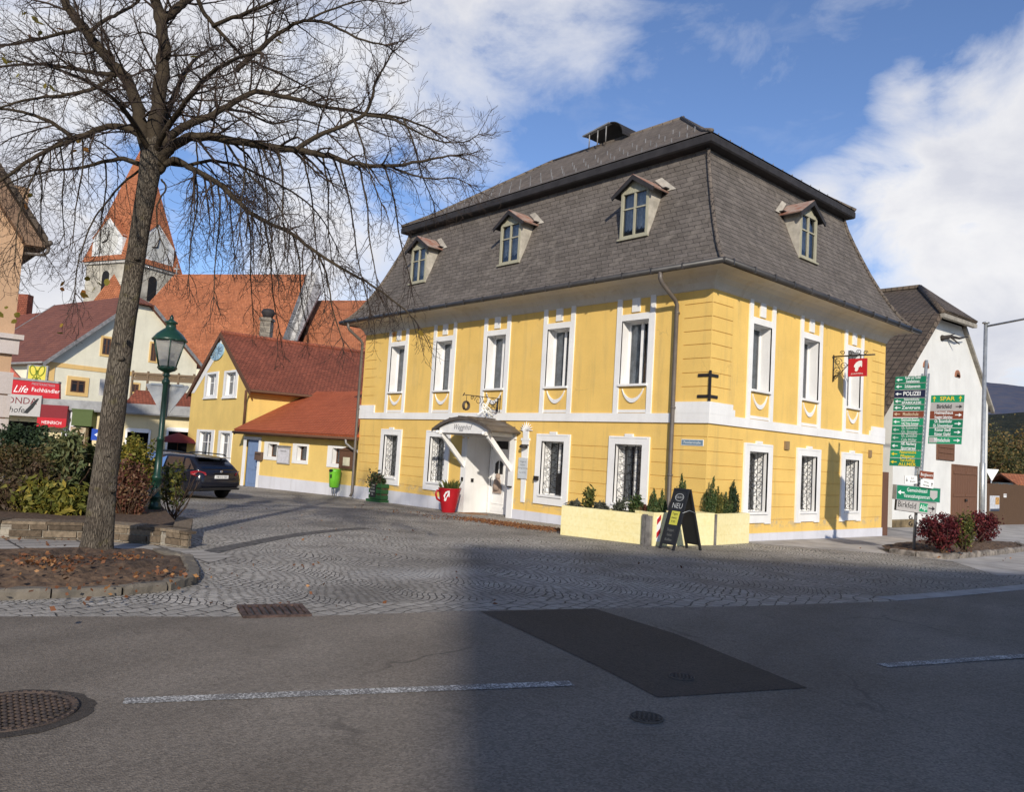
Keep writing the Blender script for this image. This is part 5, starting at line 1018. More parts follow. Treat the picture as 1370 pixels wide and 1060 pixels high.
# ------------------------------------------------------------------ white barn behind, on the right
FW_ = Frame((-2.4, 0, 0), (0, 1, 0), (1, 0, 0))
wh = thing('white_barn', (-2.4, 20, 0), 'tall white gabled barn with brown tiled roof and boarded double door', 'barn')
z6 = lambda u, v: (1160+u*.3398, 380+v*.3398)
hw = lambda u, v, n=0: FW_.hit(*z6(u, v), n)
bl = hw(98, 950); tl = hw(108, 358); k1 = hw(248, 128); k2 = hw(372, 168); er = hw(484, 480); br2 = (hw(470, 880)[0], -.9)
k0 = hw(190, 205)
mb = MB(); out = [(bl[0], -1.0), (er[0]-.3, -1.0), (er[0]-.3, er[1]), k2, k1, (tl[0], tl[1])]
mb.prism(FW_, out, -18, 0); mb.build('wall', WHITEW, wh)
mb = MB(); mb.box(FW_, bl[0], hw(180, 950)[0], .0, .06, -1, hw(130, 928)[1]); mb.build('plinth', mat('stained_stone', (.24, .18, .10), .9, .4, 2), wh)
# roof: half hip over the gable
rr1 = hw(212, 18); apx_y = (k1[0]+k2[0])/2
RZ = hw(208, 16, -2.2)[1]; RYc = hw(208, 16, -2.2)[0]
o = .45; th = .2
Lk = ((k1[1]-tl[1])/(k1[0]-tl[0])); le_ = (tl[0]-3.2, tl[1]-3.2*Lk)
rg = FW_.p(RYc, -2.2, RZ); rg2 = FW_.p(RYc, -18, RZ)
mb = MB()
mb.slab([FW_.p(le_[0], o, le_[1]+.1), FW_.p(k1[0]-.05, o, k1[1]+.12), rg, rg2, FW_.p(le_[0], -18, le_[1]+.1)], .2)
mb.slab([FW_.p(er[0]+.12, .16, er[1]-.2), FW_.p(k2[0]+.1, .16, k2[1]+.12), rg, rg2, FW_.p(er[0]+.12, -18, er[1]-.2)], -.2)
mb.slab([FW_.p(k1[0]-.1, o+.15, k1[1]+.1), FW_.p(k2[0]+.15, o+.15, k2[1]+.1), rg], -.15)
wr = mb.build('roof', BTILE, wh)
mb = MB(); mb.tube([FW_.p(k1[0]-.1, o+.1, k1[1]+.15), rg+V((0, 0, .06))], .13, 6); mb.tube([FW_.p(k2[0]+.15, o+.1, k2[1]+.15), rg+V((0, 0, .06))], .13, 6); mb.tube([rg+V((0, 0, .06)), rg2+V((0, 0, .06))], .13, 6); mb.build('ridge_capping', BTILE, wr)
mb = MB(); mb.prism(FW_, [(k1[0]-.1, k1[1]-.1), (k2[0]+.15, k2[1]-.1), (k2[0]+.15, k2[1]+.08), (k1[0]-.1, k1[1]+.08)], o, o+.2)
mb.prism(FW_, [(er[0]+.12, er[1]-.4), (k2[0]+.1, k2[1]-.1), (k2[0]+.1, k2[1]+.1), (er[0]+.12, er[1]-.2)], .0, .18); mb.build('verge_board', mat('weathered_verge', (.33, .30, .25), .8, .2), wr)
def arched(u0, v0, u1, v1):
    a, b = hw(u0, v0), hw(u1, v1); c = (a[0]+b[0])/2; w = abs(b[0]-a[0])/2; zb, zt = min(a[1], b[1]), max(a[1], b[1])
    mb = MB(); mb.prism(FW_, [(c-w, zb), (c+w, zb), (c+w, zt-w)]+arc((c, zt-w), w, 0, math.pi, 8)[1:], .0, .05); v = mb.build('vent', mat('brick_surround', (.33, .15, .09), .85), wh)
    mb = MB(); w2 = w*.6; mb.prism(FW_, [(c-w2, zb+.1), (c+w2, zb+.1), (c+w2, zt-w)]+arc((c, zt-w), w2, 0, math.pi, 8)[1:], .05, .065); mb.build('vent_lattice', DKWOOD, v)
arched(220, 298, 240, 333); arched(345, 336, 364, 370)
def boarded(name, u0, v0, u1, v1, zbot=None, leaves=1):
    a, b = hw(u0, v0), hw(u1, v1); u0_, u1_, za, zb = a[0], b[0], (zbot if zbot is not None else b[1]), a[1]; mb = MB(); n = 5*leaves
    for i in range(n): mb.box(FW_, u0_+(u1_-u0_)*i/n+.012, u0_+(u1_-u0_)*(i+1)/n-.012, .0, .05, za, zb)
    for k in range(leaves):
        p0, p1 = u0_+(u1_-u0_)*k/leaves, u0_+(u1_-u0_)*(k+1)/leaves
        for f in (.12, .55, .9): mb.box(FW_, p0+.05, p1-.05, .05, .085, za+(zb-za)*f-.07, za+(zb-za)*f+.07)
    mb.box(FW_, u0_-.08, u0_, 0, .07, za, zb+.08); mb.box(FW_, u1_, u1_+.08, 0, .07, za, zb+.08); mb.box(FW_, u0_, u1_, 0, .072, zb, zb+.08); return mb.build(name, woodmat('reddish_boards', (.15, .075, .045)), wh)
boarded('shutter', 275, 630, 336, 698); dr = boarded('barn_door', 334, 716, 425, 900, -.5, 2)
mb = MB(); c = hw(380, 852); mb.lathe([(.07, 0), (.07, .08)], FW_.p(c[0], .08, c[1]), 8, axis=V((1, 0, 0))); mb.build('handle', IRON, dr)
an = thing('antler_ornament', FW_.p(*[hw(300, 215)[0], 0.05, hw(300, 215)[1]]), 'dark branching antler ornament fixed high on the white barn gable', 'ornament')
mb = MB(); AP = lambda u, v, n: FW_.p(hw(u, v)[0], n, hw(u, v)[1])
mb.tube([AP(288, 213, .05), AP(310, 208, .2), AP(335, 216, .3), AP(368, 210, .35)], [.10, .085, .06, .02], 6); mb.tube([AP(300, 212, .1), AP(322, 198, .25)], [.06, .02], 5); mb.tube([AP(312, 211, .2), AP(328, 240, .4)], [.055, .02], 5); mb.lathe([(.15, 0), (.12, .1), (.05, .12)], AP(294, 213, .0), 8, axis=V((1, 0, 0))); mb.build('antler', plain('dark_horn', (.035, .028, .024), .7), an)
# brown boards closing the gap beside the corner house
gt = thing('board_gate', (-.6, 11.6, 0), 'dark brown board gate closing the gap behind the corner house', 'gate')
mb = MB(); FGt = Frame((-.3, HY+.25, 0), (-.36, .93, 0)); FGt.n = V((1, .2, 0))
for i in range(34): mb.box(FGt, i*.2, i*.2+.185, -.02, .02, -.6, 2.0+.03*math.sin(i*3.7))
mb.build('boards', FENCEW, gt)
mb = MB(); mb.box(Frame((-.05, HY+.12, 0), (0, 1, 0), (1, 0, 0)), 0, .5, -.3, .0, -.6, 2.05); mb.build('gate_post', woodmat('reddish_boards2', (.14, .07, .045)), gt)
# brown fence running off to the right
fn = thing('board_fence', gp(1345, 700), 'tall brown board fence at the right edge with two paper notices', 'fence')
FF = Frame((-2.4, er[0]-.3, 0), (0, 1, 0), (1, 0, 0)); Lf = 16
zt = FF.hit(1340, 648)[1]; zbo = FF.hit(1340, 707)[1]
mb = MB(); n = int((Lf+6)/.19); rnd = random.Random(3)
for i in range(n): u = .05+i*.19; mb.box(FF, u, u+.178, -.03+rnd.uniform(-.008, .008), .0, zbo-.4, zt+rnd.uniform(-.03, .03))
mb.build('boards', FENCEW, fn)
for k in range(5): mb = MB(); u = .6+k*2.6; mb.box(FF, u, u+.14, -.18, -.04, zbo-.4, zt-.05); mb.build('fence_post', FENCEW, fn)
r_ = rect(FF, 1325, 663.5, 1337, 684, .03); mb = MB(); mb.box(FF, r_[0], r_[1], .002, .03, r_[2], r_[3]); po = tag(mb.build('poster', mat('poster_paper', (.55, .56, .58), .6, .12, 6)), 'white printed poster with orange picture fixed on the brown fence', 'poster')
mb = MB(); mb.box(FF, r_[0]+(r_[1]-r_[0])*.55, r_[1]-.05, .03, .036, r_[2]+(r_[3]-r_[2])*.42, r_[3]-.08); mb.build('picture', mat('orange_picture', (.6, .33, .10), .6, .4, 8), po); mb = MB(); mb.box(FF, r_[0], r_[1], .03, .034, r_[2]-.0, r_[2]+.12); mb.build('strip', plain('dark_strip', (.05, .06, .09)), po)
r_ = rect(FF, 1343.5, 661, 1347, 666, .03); mb = MB(); mb.box(FF, r_[0], r_[1], .002, .02, r_[2], r_[3]); n2 = tag(mb.build('small_notice', SIGNW), 'tiny white notice near the top of the brown fence', 'notice'); mb = MB(); mb.box(FF, r_[0]+.03, r_[1]-.03, .02, .024, (r_[2]+r_[3])/2, r_[3]-.03); mb.build('print', SIGNGR, n2)
# galvanised lamp post with its long arm
lp = at(1313, 709, 25.5); lp = V((lp.x, lp.y, hz(lp.x, lp.y))); ltop = at(1317, 429, 25.5)
pl = thing('lamp_post', lp, 'tall galvanised steel mast with long horizontal arm beside the red bushes', 'mast')
top = V((lp.x+.04, lp.y, ltop.z)); mb = MB(); mb.tube([lp, lp+V((0, 0, 2.6)), lp+V((0, 0, 2.62)), top+V((0, 0, .06))], [.09, .085, .064, .058], 12); mb.lathe([(.11, 0), (.11, .04), (.06, .06)], top, 10); mb.build('mast', STEEL, pl)
e = at(1480, 420, 23); mb = MB(); mb.tube([top+V((0, 0, -.1)), V((e.x, e.y, top.z+.22))], .035, 8); mb.build('arm', STEEL, pl)
# ------------------------------------------------------------------ hills with forest, trees behind the fence
def ridge(name, d, base, amp, seed, m, az0=-75, az1=75, n=120, back=500):
    """a wooded ridge: a real hill that rises over its depth"""
    rnd = random.Random(seed); ph = [rnd.random()*6 for _ in range(6)]; P = []; rows = 8
    for j in range(rows):
        for i in range(n+1):
            az = math.radians(az0+(az1-az0)*i/n)+yaw; dd = d+back*j/(rows-1); h = base+amp*(.5*math.sin(i*.09+ph[0])+.3*math.sin(i*.23+ph[1])+.15*math.sin(i*.61+ph[2])); t = j/(rows-1)
            jag = amp*.045*(rnd.random()-.5)+amp*.03*math.sin(i*2.7+j)
            P.append(V((CAM.x-math.sin(az)*dd, CAM.y+math.cos(az)*dd, -8+(h+8)*(math.sin(t*math.pi/2)**.8)+jag*(t > 0))))
    mb = MB(); mb.add(P, [(j*(n+1)+i, j*(n+1)+i+1, (j+1)*(n+1)+i+1, (j+1)*(n+1)+i) for j in range(rows-1) for i in range(n)], 0, True); return struct(name, mb, m)
def forestmat(name, c1, c2, c3, sc):
    m, nt, b = newmat(name); g = nn(nt, 'ShaderNodeNewGeometry').outputs['Position']; f = noise(nt, g, sc, 6, .7); v = nn(nt, 'ShaderNodeTexVoronoi', inp={'Scale': sc*6}); lk(nt, g, v.inputs['Vector'])
    c = mixc(nt, ramp(nt, f, [(.4, 0.), (.6, 1.)]), c1, c2); c = mixc(nt, ramp(nt, v.outputs['Color'], [(.5, 0.), (.9, .6)]), c, c3); setb(nt, b, c, .95, .05, 0, f, .6, 3.); return m
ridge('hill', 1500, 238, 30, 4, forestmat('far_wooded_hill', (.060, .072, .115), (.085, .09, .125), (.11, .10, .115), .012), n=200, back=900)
ridge('wooded_slope', 330, 33, 5, 9, forestmat('dark_conifer_slope', (.018, .024, .022), (.035, .038, .028), (.06, .05, .03), .22), n=200, back=130)
# ------------------------------------------------------------------ bare lime tree
TB = gp(127, 741); TD0 = (TB-CAM).dot(FW)
tree = thing('bare_tree', TB, 'large bare tree with leaning bark trunk and drooping twigs in the soil bed', 'tree')
trnd = random.Random(21)
def tp(px, py, dd=0): return at(px, py, TD0+dd)
pxm = TD0/FPX
trunk = MB(); crown = MB()
def smooth(pts, k=4):
    """Catmull-Rom through the traced points"""
    out = []; P = [pts[0]]+list(pts)+[pts[-1]]
    for i in range(1, len(P)-2):
        a, b, c, d = P[i-1:i+3]
        for j in range(k):
            t = j/k; out.append(.5*((2*b)+(c-a)*t+(2*a-5*b+4*c-d)*t*t+(3*b-a-3*c+d)*t**3))
    out.append(pts[-1]); return out
def limb(spec, r0, r1, dd=(0, 0), n=8, into=trunk, wob=.012):
    m = len(spec); pts = [tp(x, y, dd[0]+(dd[1]-dd[0])*(i/(m-1))**1.3) for i, (x, y) in enumerate(spec)]
    P = smooth(pts); k = len(P); R = [r0+(r1-r0)*(i/(k-1))**.85 for i in range(k)]
    P = [p+V((trnd.uniform(-1, 1), trnd.uniform(-1, 1), trnd.uniform(-1, 1)))*wob*(R[i]/.1)**.5*(0 < i < k-1) for i, p in enumerate(P)]
    into.tube(P, R, n, 1); return P, R
# trunk with a flared foot, knobs and burrs
tr = [(127, 752), (128, 738), (133, 700), (139, 640), (150, 560), (159, 490), (168, 430), (178, 370), (189, 300), (198, 250), (205, 205), (210, 185)]
rad = [27, 21.5, 17.6, 15.6, 14.9, 14.0, 13.0, 12.3, 11.9, 12.8, 14.5, 10]
P = smooth([tp(x, y) for x, y in tr], 6); k = len(P); vs = []; NR = 22; prnd = random.Random(5); ph = [prnd.uniform(0, 6.28) for _ in range(4)]
for i, p in enumerate(P):
    f = i/(k-1)*(len(rad)-1); a = int(min(f, len(rad)-2)); r = (rad[a]+(rad[a+1]-rad[a])*(f-a))*pxm; t = (P[min(i+1, k-1)]-P[max(i-1, 0)]).normalized(); u = t.orthogonal().normalized(); u = (V((1, 0, 0))-t*t.x).normalized(); w = t.cross(u)
    for j in range(NR):
        g = 2*math.pi*j/NR; fl = 1+.05*math.sin(3*g+ph[0]+i*.05)+.035*math.sin(5*g+ph[1]-i*.11)+prnd.uniform(-.015, .015)+max(0, (1-i/8))*.4*max(0, math.sin(4*g+ph[2]))
        vs.append(p+(u*math.cos(g)+w*math.sin(g))*r*fl)
trunk.add(vs, [(i*NR+j, i*NR+(j+1) % NR, (i+1)*NR+(j+1) % NR, (i+1)*NR+j) for i in range(k-1) for j in range(NR)], 0, True)
for x, y, r in ((143, 610, 5), (162, 480, 5), (150, 655, 6), (183, 345, 5)):
    c = tp(x, y, -rad[4]*pxm*.75); trunk.lathe([(.0, -r*pxm*.8), (r*pxm*.8, -r*pxm*.4), (r*pxm, 0), (r*pxm*.75, r*pxm*.5), (0.01, r*pxm*.8)], c, 9, axis=V((prnd.uniform(-.4, .4), prnd.uniform(-.4, .4), 1)))
limbs = []
def L(spec, w0, w1, dd=(0, 0), dens=1., droop=.35, ln=1.):
    P, R = limb(spec, w0*pxm*.375, w1*pxm*.40, dd, 8 if w0 > 9 else 6, wob=.02); limbs.append((P, R, dens, droop, ln))
# leaders
L([(207, 215), (209, 170), (215, 120), (219, 80), (217, 45), (209, 0), (205, -50), (212, -120), (220, -190)], 31, 12, (0, .2), .9, .05)
L([(203, 215), (190, 175), (183, 140), (168, 105), (145, 78), (118, 45), (95, 15), (78, -20), (62, -80), (50, -140)], 26, 10, (0, -.7), .9, .1)
L([(215, 25), (228, 18), (243, 5), (262, -10), (290, -40), (320, -90)], 19, 8, (.1, .5), .9, .05)
# left side
L([(200, 195), (180, 176), (150, 168), (120, 178), (95, 188), (60, 202), (25, 225), (-10, 250), (-40, 285)], 15, 3, (0, -1.2), 1, .5)
L([(100, 186), (70, 165), (40, 152), (0, 145), (-60, 150)], 9, 3, (-.5, -.9), 1, .4)
L([(192, 222), (165, 213), (140, 216), (110, 224), (70, 228), (25, 240), (-20, 262)], 10, 2, (0, .9), 1, .7)
L([(155, 100), (130, 97), (100, 92), (60, 86), (20, 87), (-40, 92)], 10, 3, (-.2, 1.0), 1, .3)
L([(150, 103), (125, 118), (90, 126), (50, 131), (10, 140), (-40, 160)], 8, 2.5, (-.2, -1.3), 1, .45)
L([(108, 38), (85, 44), (50, 52), (10, 60), (-40, 62)], 8, 3, (-.5, .6), 1, .25)
L([(120, 42), (140, 27), (165, 14), (185, 2), (200, -30)], 7, 4, (-.5, .8), .8, .1)
L([(190, 225), (170, 240), (150, 262), (128, 290), (112, 325), (103, 360), (100, 395)], 5, 1.5, (0, -.8), 1, .9, .8)
L([(60, 205), (45, 235), (30, 270), (22, 310), (20, 350)], 4, 1.5, (-.6, -.9), 1, .9, .8)
# right side
L([(212, 222), (222, 205), (240, 190), (262, 182), (300, 186), (345, 194), (405, 202), (440, 209), (478, 219), (518, 222), (563, 216), (600, 208)], 23, 3, (0, -.5), 1.15, .5)
L([(518, 221), (545, 232), (575, 239), (605, 238), (625, 245)], 5, 1.5, (-.35, -.2), 1.2, .4)
L([(396, 201), (420, 184), (450, 172), (487, 153), (498, 130), (501, 112), (512, 92), (525, 70)], 10, 2.5, (-.2, .3), 1.2, .1)
L([(487, 153), (520, 158), (550, 172), (585, 188), (620, 190), (640, 180)], 6, 1.5, (-.1, .8), 1.2, .2)
L([(214, 205), (232, 178), (258, 164), (285, 153), (310, 138), (343, 123), (385, 130), (427, 141), (478, 150), (529, 156), (575, 172)], 17, 3, (0, .9), 1.1, .35)
L([(300, 145), (330, 150), (365, 165), (400, 160), (440, 172)], 6, 2, (.4, 1.6), 1, .4)
L([(262, -8), (275, 20), (300, 48), (322, 72), (350, 88), (390, 105), (430, 128)], 9, 2.5, (.3, 1.3), 1.1, .4)
L([(316, 95), (340, 72), (368, 48), (390, 34), (413, 26), (447, 34), (478, 51), (515, 60)], 10, 2.5, (.2, -.6), 1.15, .15)
L([(285, 35), (320, 20), (360, 5), (400, -15), (440, -40)], 9, 3, (.3, -.9), 1.1, .1)
L([(413, 26), (450, 10), (490, 0), (530, 5)], 5, 1.5, (.1, -.3), 1.1, .15)
L([(212, 230), (232, 214), (260, 228), (292, 245), (327, 279), (348, 292), (390, 313), (427, 340), (465, 364), (495, 380), (530, 405), (555, 428)], 13, 2, (0, -.9), 1.2, 1.0, .9)
L([(225, 218), (250, 222), (280, 215), (320, 222), (360, 240), (400, 262), (430, 292), (450, 330)], 9, 1.8, (0, 1.3), 1.2, .8)
L([(216, 240), (222, 252), (210, 275), (212, 310), (225, 345)], 4, 1.5, (0, -.5), 1, .9, .8)
# limbs towards and away from the camera fill the crown's depth
L([(205, 210), (230, 160), (270, 110), (310, 80), (350, 70)], 13, 3, (0, -2.8), 1, .3); L([(203, 210), (170, 150), (120, 110), (70, 90)], 12, 3, (0, -2.6), 1, .3)
L([(208, 200), (235, 120), (260, 80), (290, 60)], 13, 3, (0, 2.8), 1, .3); L([(204, 205), (180, 130), (150, 90), (120, 60)], 12, 3, (0, 2.6), 1, .3)
L([(300, 186), (330, 230), (365, 265), (385, 300)], 5, 1.5, (-.1, -1.5), 1.1, 1.0)
for i, (x, y, dx, ln_) in enumerate(((262, 186, -8, 120), (300, 190, 14, 150), (325, 192, -4, 120), (345, 196, 26, 170), (372, 200, 10, 130), (405, 204, 30, 190), (432, 210, 12, 140), (455, 216, 40, 200), (480, 222, 24, 150), (515, 224, 34, 150), (330, 282, 8, 130), (352, 294, 22, 150), (392, 315, 18, 120), (427, 342, 30, 110), (292, 247, -6, 150), (262, 232, -10, 140), (110, 184, -12, 130), (80, 192, 6, 120), (140, 216, -6, 110), (50, 206, 8, 130), (470, 152, 40, 120), (540, 160, 40, 110))):
    z = trnd.uniform(-1.2, 1.2); L([(x, y), (x+dx*.25+4, y+ln_*.3), (x+dx*.6, y+ln_*.65), (x+dx, y+ln_)], 3.8, 1.6, (z*.3, z), .7, 1.0, .62)
def rv(s=1): return V((trnd.gauss(0, s), trnd.gauss(0, s), trnd.gauss(0, s)))
ntw = 0
def branch(p, d, length, r, level, droop, par):
    """a twig that sags under its own weight and throws finer twigs"""
    global ntw
    seg = {2: 7, 3: 5, 4: 3}[level]; st = length/seg; P = [p]; d = d.normalized()
    for i in range(seg):
        d = (d+rv({2: .15, 3: .19, 4: .2}[level])+V((0, 0, -1))*droop*{2: .17, 3: .14, 4: .04}[level]+V((0, 0, 1))*(.13 if level == 4 else (.12*i/seg if droop < .5 else 0))).normalized()
        p = p+d*st; P.append(p)
    R = [max(.0024, r*(1-.8*i/seg)) for i in range(seg+1)]; par.tube(P, R, 4 if level == 2 else 3, cap=False); ntw += 1
    if level == 4: return
    sp = {2: .098, 3: .092}[level]; k = int(length/sp)
    for j in range(k):
        t = (j+.6+trnd.uniform(-.3, .3))/k; 
        if t < .1: continue
        i = min(seg-1, int(t*seg)); q = P[i].lerp(P[i+1], t*seg-i) if t*seg-i <= 1 else P[i+1]; a = (P[i+1]-P[i]).normalized(); s = a.cross(rv()).normalized()
        nd = a*.75+s*trnd.uniform(.5, .95)
        ln = {2: trnd.uniform(.3, .75)*(1.15-.65*t), 3: trnd.uniform(.09, .26)*(1.2-.5*t)}[level]*(min(1.2, length/1.1) if level == 2 else 1)
        branch(q, nd, ln, max(.0026, R[i]*.55), level+1, droop, par)
for P, R, dens, droop, ln in limbs:
    tot = sum((b-a).length for a, b in zip(P, P[1:])); k = int(tot/.145*dens); cum = [0]
    for a, b in zip(P, P[1:]): cum.append(cum[-1]+(b-a).length)
    for j in range(k):
        s = tot*(.12+.88*(j+trnd.random())/k); i = max(q for q in range(len(cum)-1) if cum[q] <= s); q = P[i].lerp(P[i+1], (s-cum[i])/max(1e-6, cum[i+1]-cum[i])); t = s/tot
        if t < .25 and R[i] > .09 and trnd.random() < .6: continue
        a = (P[i+1]-P[i]).normalized(); sd_ = a.cross(rv()).normalized()
        if sd_.z < 0 and droop < .2 and trnd.random() < .5: sd_ = -sd_
        if sd_.z > 0 and droop > .7 and trnd.random() < .6: sd_ = -sd_
        branch(q, a*trnd.uniform(.4, .9)+sd_*.8, trnd.uniform(.5, 1.45)*(1.1-.6*t)*ln, min(.02, max(.006, R[i]*.42)), 2, droop, crown)
    # the limb's own tip runs out into twigs
    for _ in range(3): branch(P[-1], (P[-1]-P[-4]).normalized()+rv(.25), trnd.uniform(.35, .65), max(.006, R[-1]), 2, droop, crown)
tr_o = trunk.build('trunk', [BARK, BARKD], tree)
crown.build('crown', BARK_TWIG, tree, recalc=False)
# last yellow leaves
mb = MB(); LEAFS = [(252, 72), (8, 76), (16, 100), (55, 28), (75, 35), (48, 46), (62, 112), (96, 195), (112, 200), (118, 385), (92, 380), (88, 440), (5, 420), (20, 430), (245, 105), (125, 372), (142, 374), (106, 390), (30, 100), (70, 8), (35, 15), (530, 452), (555, 440), (380, 60), (470, 250), (33, 270), (15, 80), (22, 70)]
for x, y in LEAFS:
    for _ in range(1 if x > 150 else 2):
        c = tp(x+trnd.uniform(-9, 9), y+trnd.uniform(-9, 9), trnd.uniform(-1.3, .3)); u = rv().normalized(); w = u.cross(rv()).normalized(); s = trnd.uniform(.035, .06)
        mb.add([c-u*s, c-u*s*.3+w*s*.75, c+u*s*.5+w*s*.6, c+u*s*1.1, c+u*s*.4-w*s*.65, c-u*s*.4-w*s*.7], [(0, 1, 2, 3, 4, 5)])
lf = mb.build('leaves', leafmat('last_leaves', (.30, .22, .03), (.20, .19, .04), (.25, .10, .02), .4), tree, recalc=False); lf['kind'] = 'stuff'
# ------------------------------------------------------------------ the house across the road, behind the camera, whose shadow lies over the road
sb = thing('opposite_house', (27.6, -30.2, .3), 'tall pale house across the road that throws the long shadow', 'house')
FO = Frame((27.9, -30.1, 0), (.626, .78, 0), (-.78, .626, 0)); mb = MB(); mb.box(FO, 0, 24, -11, 0, -.5, 16.6); mb.build('wall', CREAM, sb)
mb = MB(); mb.prism(Frame(FO.p(-.3, 0, 0), FO.n, FO.u), [(.3, 16.9), (-5.5, 19.2), (-11.3, 16.9), (-11.3, 16.6), (.3, 16.6)], .3, 24.6); mb.build('roof', RTILE2, sb)
for i in range(6):
    for z in (1.0, 4.6, 8.2, 11.8): mb = MB(); mb.box(FO, 1.5+i*3.8, 2.7+i*3.8, 0, .04, z, z+1.7); mb.build('window', plain('dark_window_glass', (.02, .02, .025), .12, .6), sb)
# ------------------------------------------------------------------ foliage
def leafcloud(name, P, size, m, parent=None, asp=1.7, seed=0, flat=0.):
    """many small leaf faces; P is an (n,3) array of leaf centres"""
    r = np.random.default_rng(seed); n = len(P); u = r.normal(size=(n, 3)); u[:, 2] *= (1-flat); u /= np.linalg.norm(u, axis=1)[:, None]; w = r.normal(size=(n, 3)); w -= (w*u).sum(1)[:, None]*u; w /= np.linalg.norm(w, axis=1)[:, None]
    s = size*r.uniform(.6, 1.3, n)[:, None]; a, b = u*s*asp/2, w*s/2; root = parent
    while root is not None and root.parent is not None: root = root.parent
    o = np.array(root.location) if root is not None else np.zeros(3)
    v = np.stack([P-a, P+b*.9-a*.1, P+a, P-b*.9-a*.1], 1).reshape(-1, 3)-o
    me = bpy.data.meshes.new(name); me.vertices.add(4*n); me.vertices.foreach_set('co', v.astype(np.float32).ravel()); me.loops.add(4*n); me.loops.foreach_set('vertex_index', np.arange(4*n, dtype=np.int32)); me.polygons.add(n); me.polygons.foreach_set('loop_start', np.arange(0, 4*n, 4, dtype=np.int32)); me.polygons.foreach_set('loop_total', np.full(n, 4, dtype=np.int32))
    me.materials.append(m); me.update(calc_edges=True); ob = bpy.data.objects.new(name, me); COL.objects.link(ob)
    if parent is not None: ob.parent = parent
    return ob
def blob(c, rad, n, seed, clumps=40, spread=.2, shell=.55, boxy=1.0, zmin=-9):
    """leaf centres gathered in clumps near the surface of an ellipsoid (boxy>1 squares it off)"""
    r = np.random.default_rng(seed); d = r.normal(size=(clumps, 3)); d /= (np.abs(d)**(2*boxy)).sum(1)[:, None]**(1/(2*boxy)); k = d*r.uniform(shell, 1.0, (clumps, 1))
    i = r.integers(0, clumps, n); p = k[i]+r.normal(size=(n, 3))*spread*r.uniform(.6, 1.4, clumps)[i][:, None]; p = p*np.array(rad)+np.array(c); return p[p[:, 2] > zmin]
def stems(mb, base, k, h, sp, r, seed, up=.8):
    rn = random.Random(seed); base = V(base)
    for i in range(k):
        a = rn.uniform(0, 6.28); p = base+V((rn.uniform(-.06, .06), rn.uniform(-.06, .06), -.03)); d = V((math.cos(a)*sp, math.sin(a)*sp, up)).normalized(); P = [p]; l = h*rn.uniform(.6, 1.0)/4
        for j in range(4): d = (d+V((rn.uniform(-.2, .2), rn.uniform(-.2, .2), .12))).normalized(); p = p+d*l; P.append(p)
        mb.tube(P, [r*(1-.17*j) for j in range(5)], 4, cap=False)
TWIG = mat('shrub_stem', (.09, .055, .035), .9, .3, 8)
HED = leafmat('box_hedge', (.055, .055, .018), (.10, .08, .03), (.13, .075, .035)); HEDB = leafmat('brown_hedge', (.10, .062, .035), (.075, .07, .028), (.05, .03, .02)); YEW = leafmat('dark_yew', (.016, .032, .014), (.03, .05, .02), None, .1)
PALEG = leafmat('pale_green_leaf', (.09, .12, .045), (.14, .155, .07), (.10, .085, .03)); YLW = leafmat('yellow_green_leaf', (.17, .165, .028), (.085, .10, .02), (.26, .20, .035), .3); REDB = leafmat('red_brown_leaf', (.14, .05, .03), (.09, .035, .025), (.16, .10, .05)); OLV = leafmat('olive_leaf', (.11, .12, .03), (.06, .08, .025), (.2, .17, .04)); BARB = leafmat('barberry_red', (.105, .014, .02), (.055, .010, .015), (.16, .03, .028), .15); CONI = leafmat('planter_conifer', (.035, .07, .02), (.06, .10, .03), (.10, .10, .035), .1)
def shrub(name, px0, px1, ytop, ybot, d, lab, cat, m, n, size, clumps=60, boxy=1., dd=.7, grp=None, stem=(8, .5), asp=1.7, seed=1, spread=.16, shell=.5):
    c = at((px0+px1)/2, (ytop+ybot)/2, d); g0 = at((px0+px1)/2, ybot, d); sc = d/FPX; rx, rzv = (px1-px0)/2*sc, (ybot-ytop)/2*sc
    t = thing(name, (g0.x, g0.y, g0.z), lab, cat, grp)
    P = blob((0, 0, 0), (1, 1, 1), n, seed, clumps, spread, shell, boxy); Q = np.array(c)+P[:, :1]*np.array(UH)*rx*.92+P[:, 1:2]*np.array(dn)*rx*dd+P[:, 2:3]*np.array((0, 0, 1))*rzv*.92
    Q = Q[Q[:, 2] > g0.z-.05]; leafcloud('foliage', Q, size, m, t, asp, seed)
    mb = MB(); stems(mb, g0, stem[0], (ybot-ytop)*sc*.9, stem[1], .014, seed); mb.build('stem', TWIG, t); return t
shrub('box_hedge', -70, 78, 597, 704, 15.9, 'clipped green and brown hedge block at the far left behind stone wall', 'hedge', HED, 16000, .045, 160, 3, .5, seed=3, spread=.12, shell=.75)
shrub('brown_shrub', -30, 84, 618, 700, 15.2, 'browned patchy shrub with bare twigs in front of the clipped hedge', 'shrub', HEDB, 4200, .05, 70, 1.3, .35, seed=4, stem=(26, .8))
shrub('yew_bush', -10, 80, 570, 640, 18.3, 'dark rounded yew bush rising behind the clipped hedge', 'bush', YEW, 12000, .05, 90, 1.2, .8, seed=5, shell=.7)
shrub('pale_green_shrub', 52, 112, 575, 690, 15.9, 'loose pale green shrub between the clipped hedge and tree trunk', 'shrub', PALEG, 3600, .06, 60, 1, .7, seed=6, stem=(14, .4), asp=2.6)
shrub('yellow_leaved_shrub', 18, 128, 640, 706, 15.1, 'low shrub with yellow green leaves spilling over stone wall', 'shrub', YLW, 4200, .075, 80, 1, .4, seed=7, asp=2.2, stem=(14, .9))
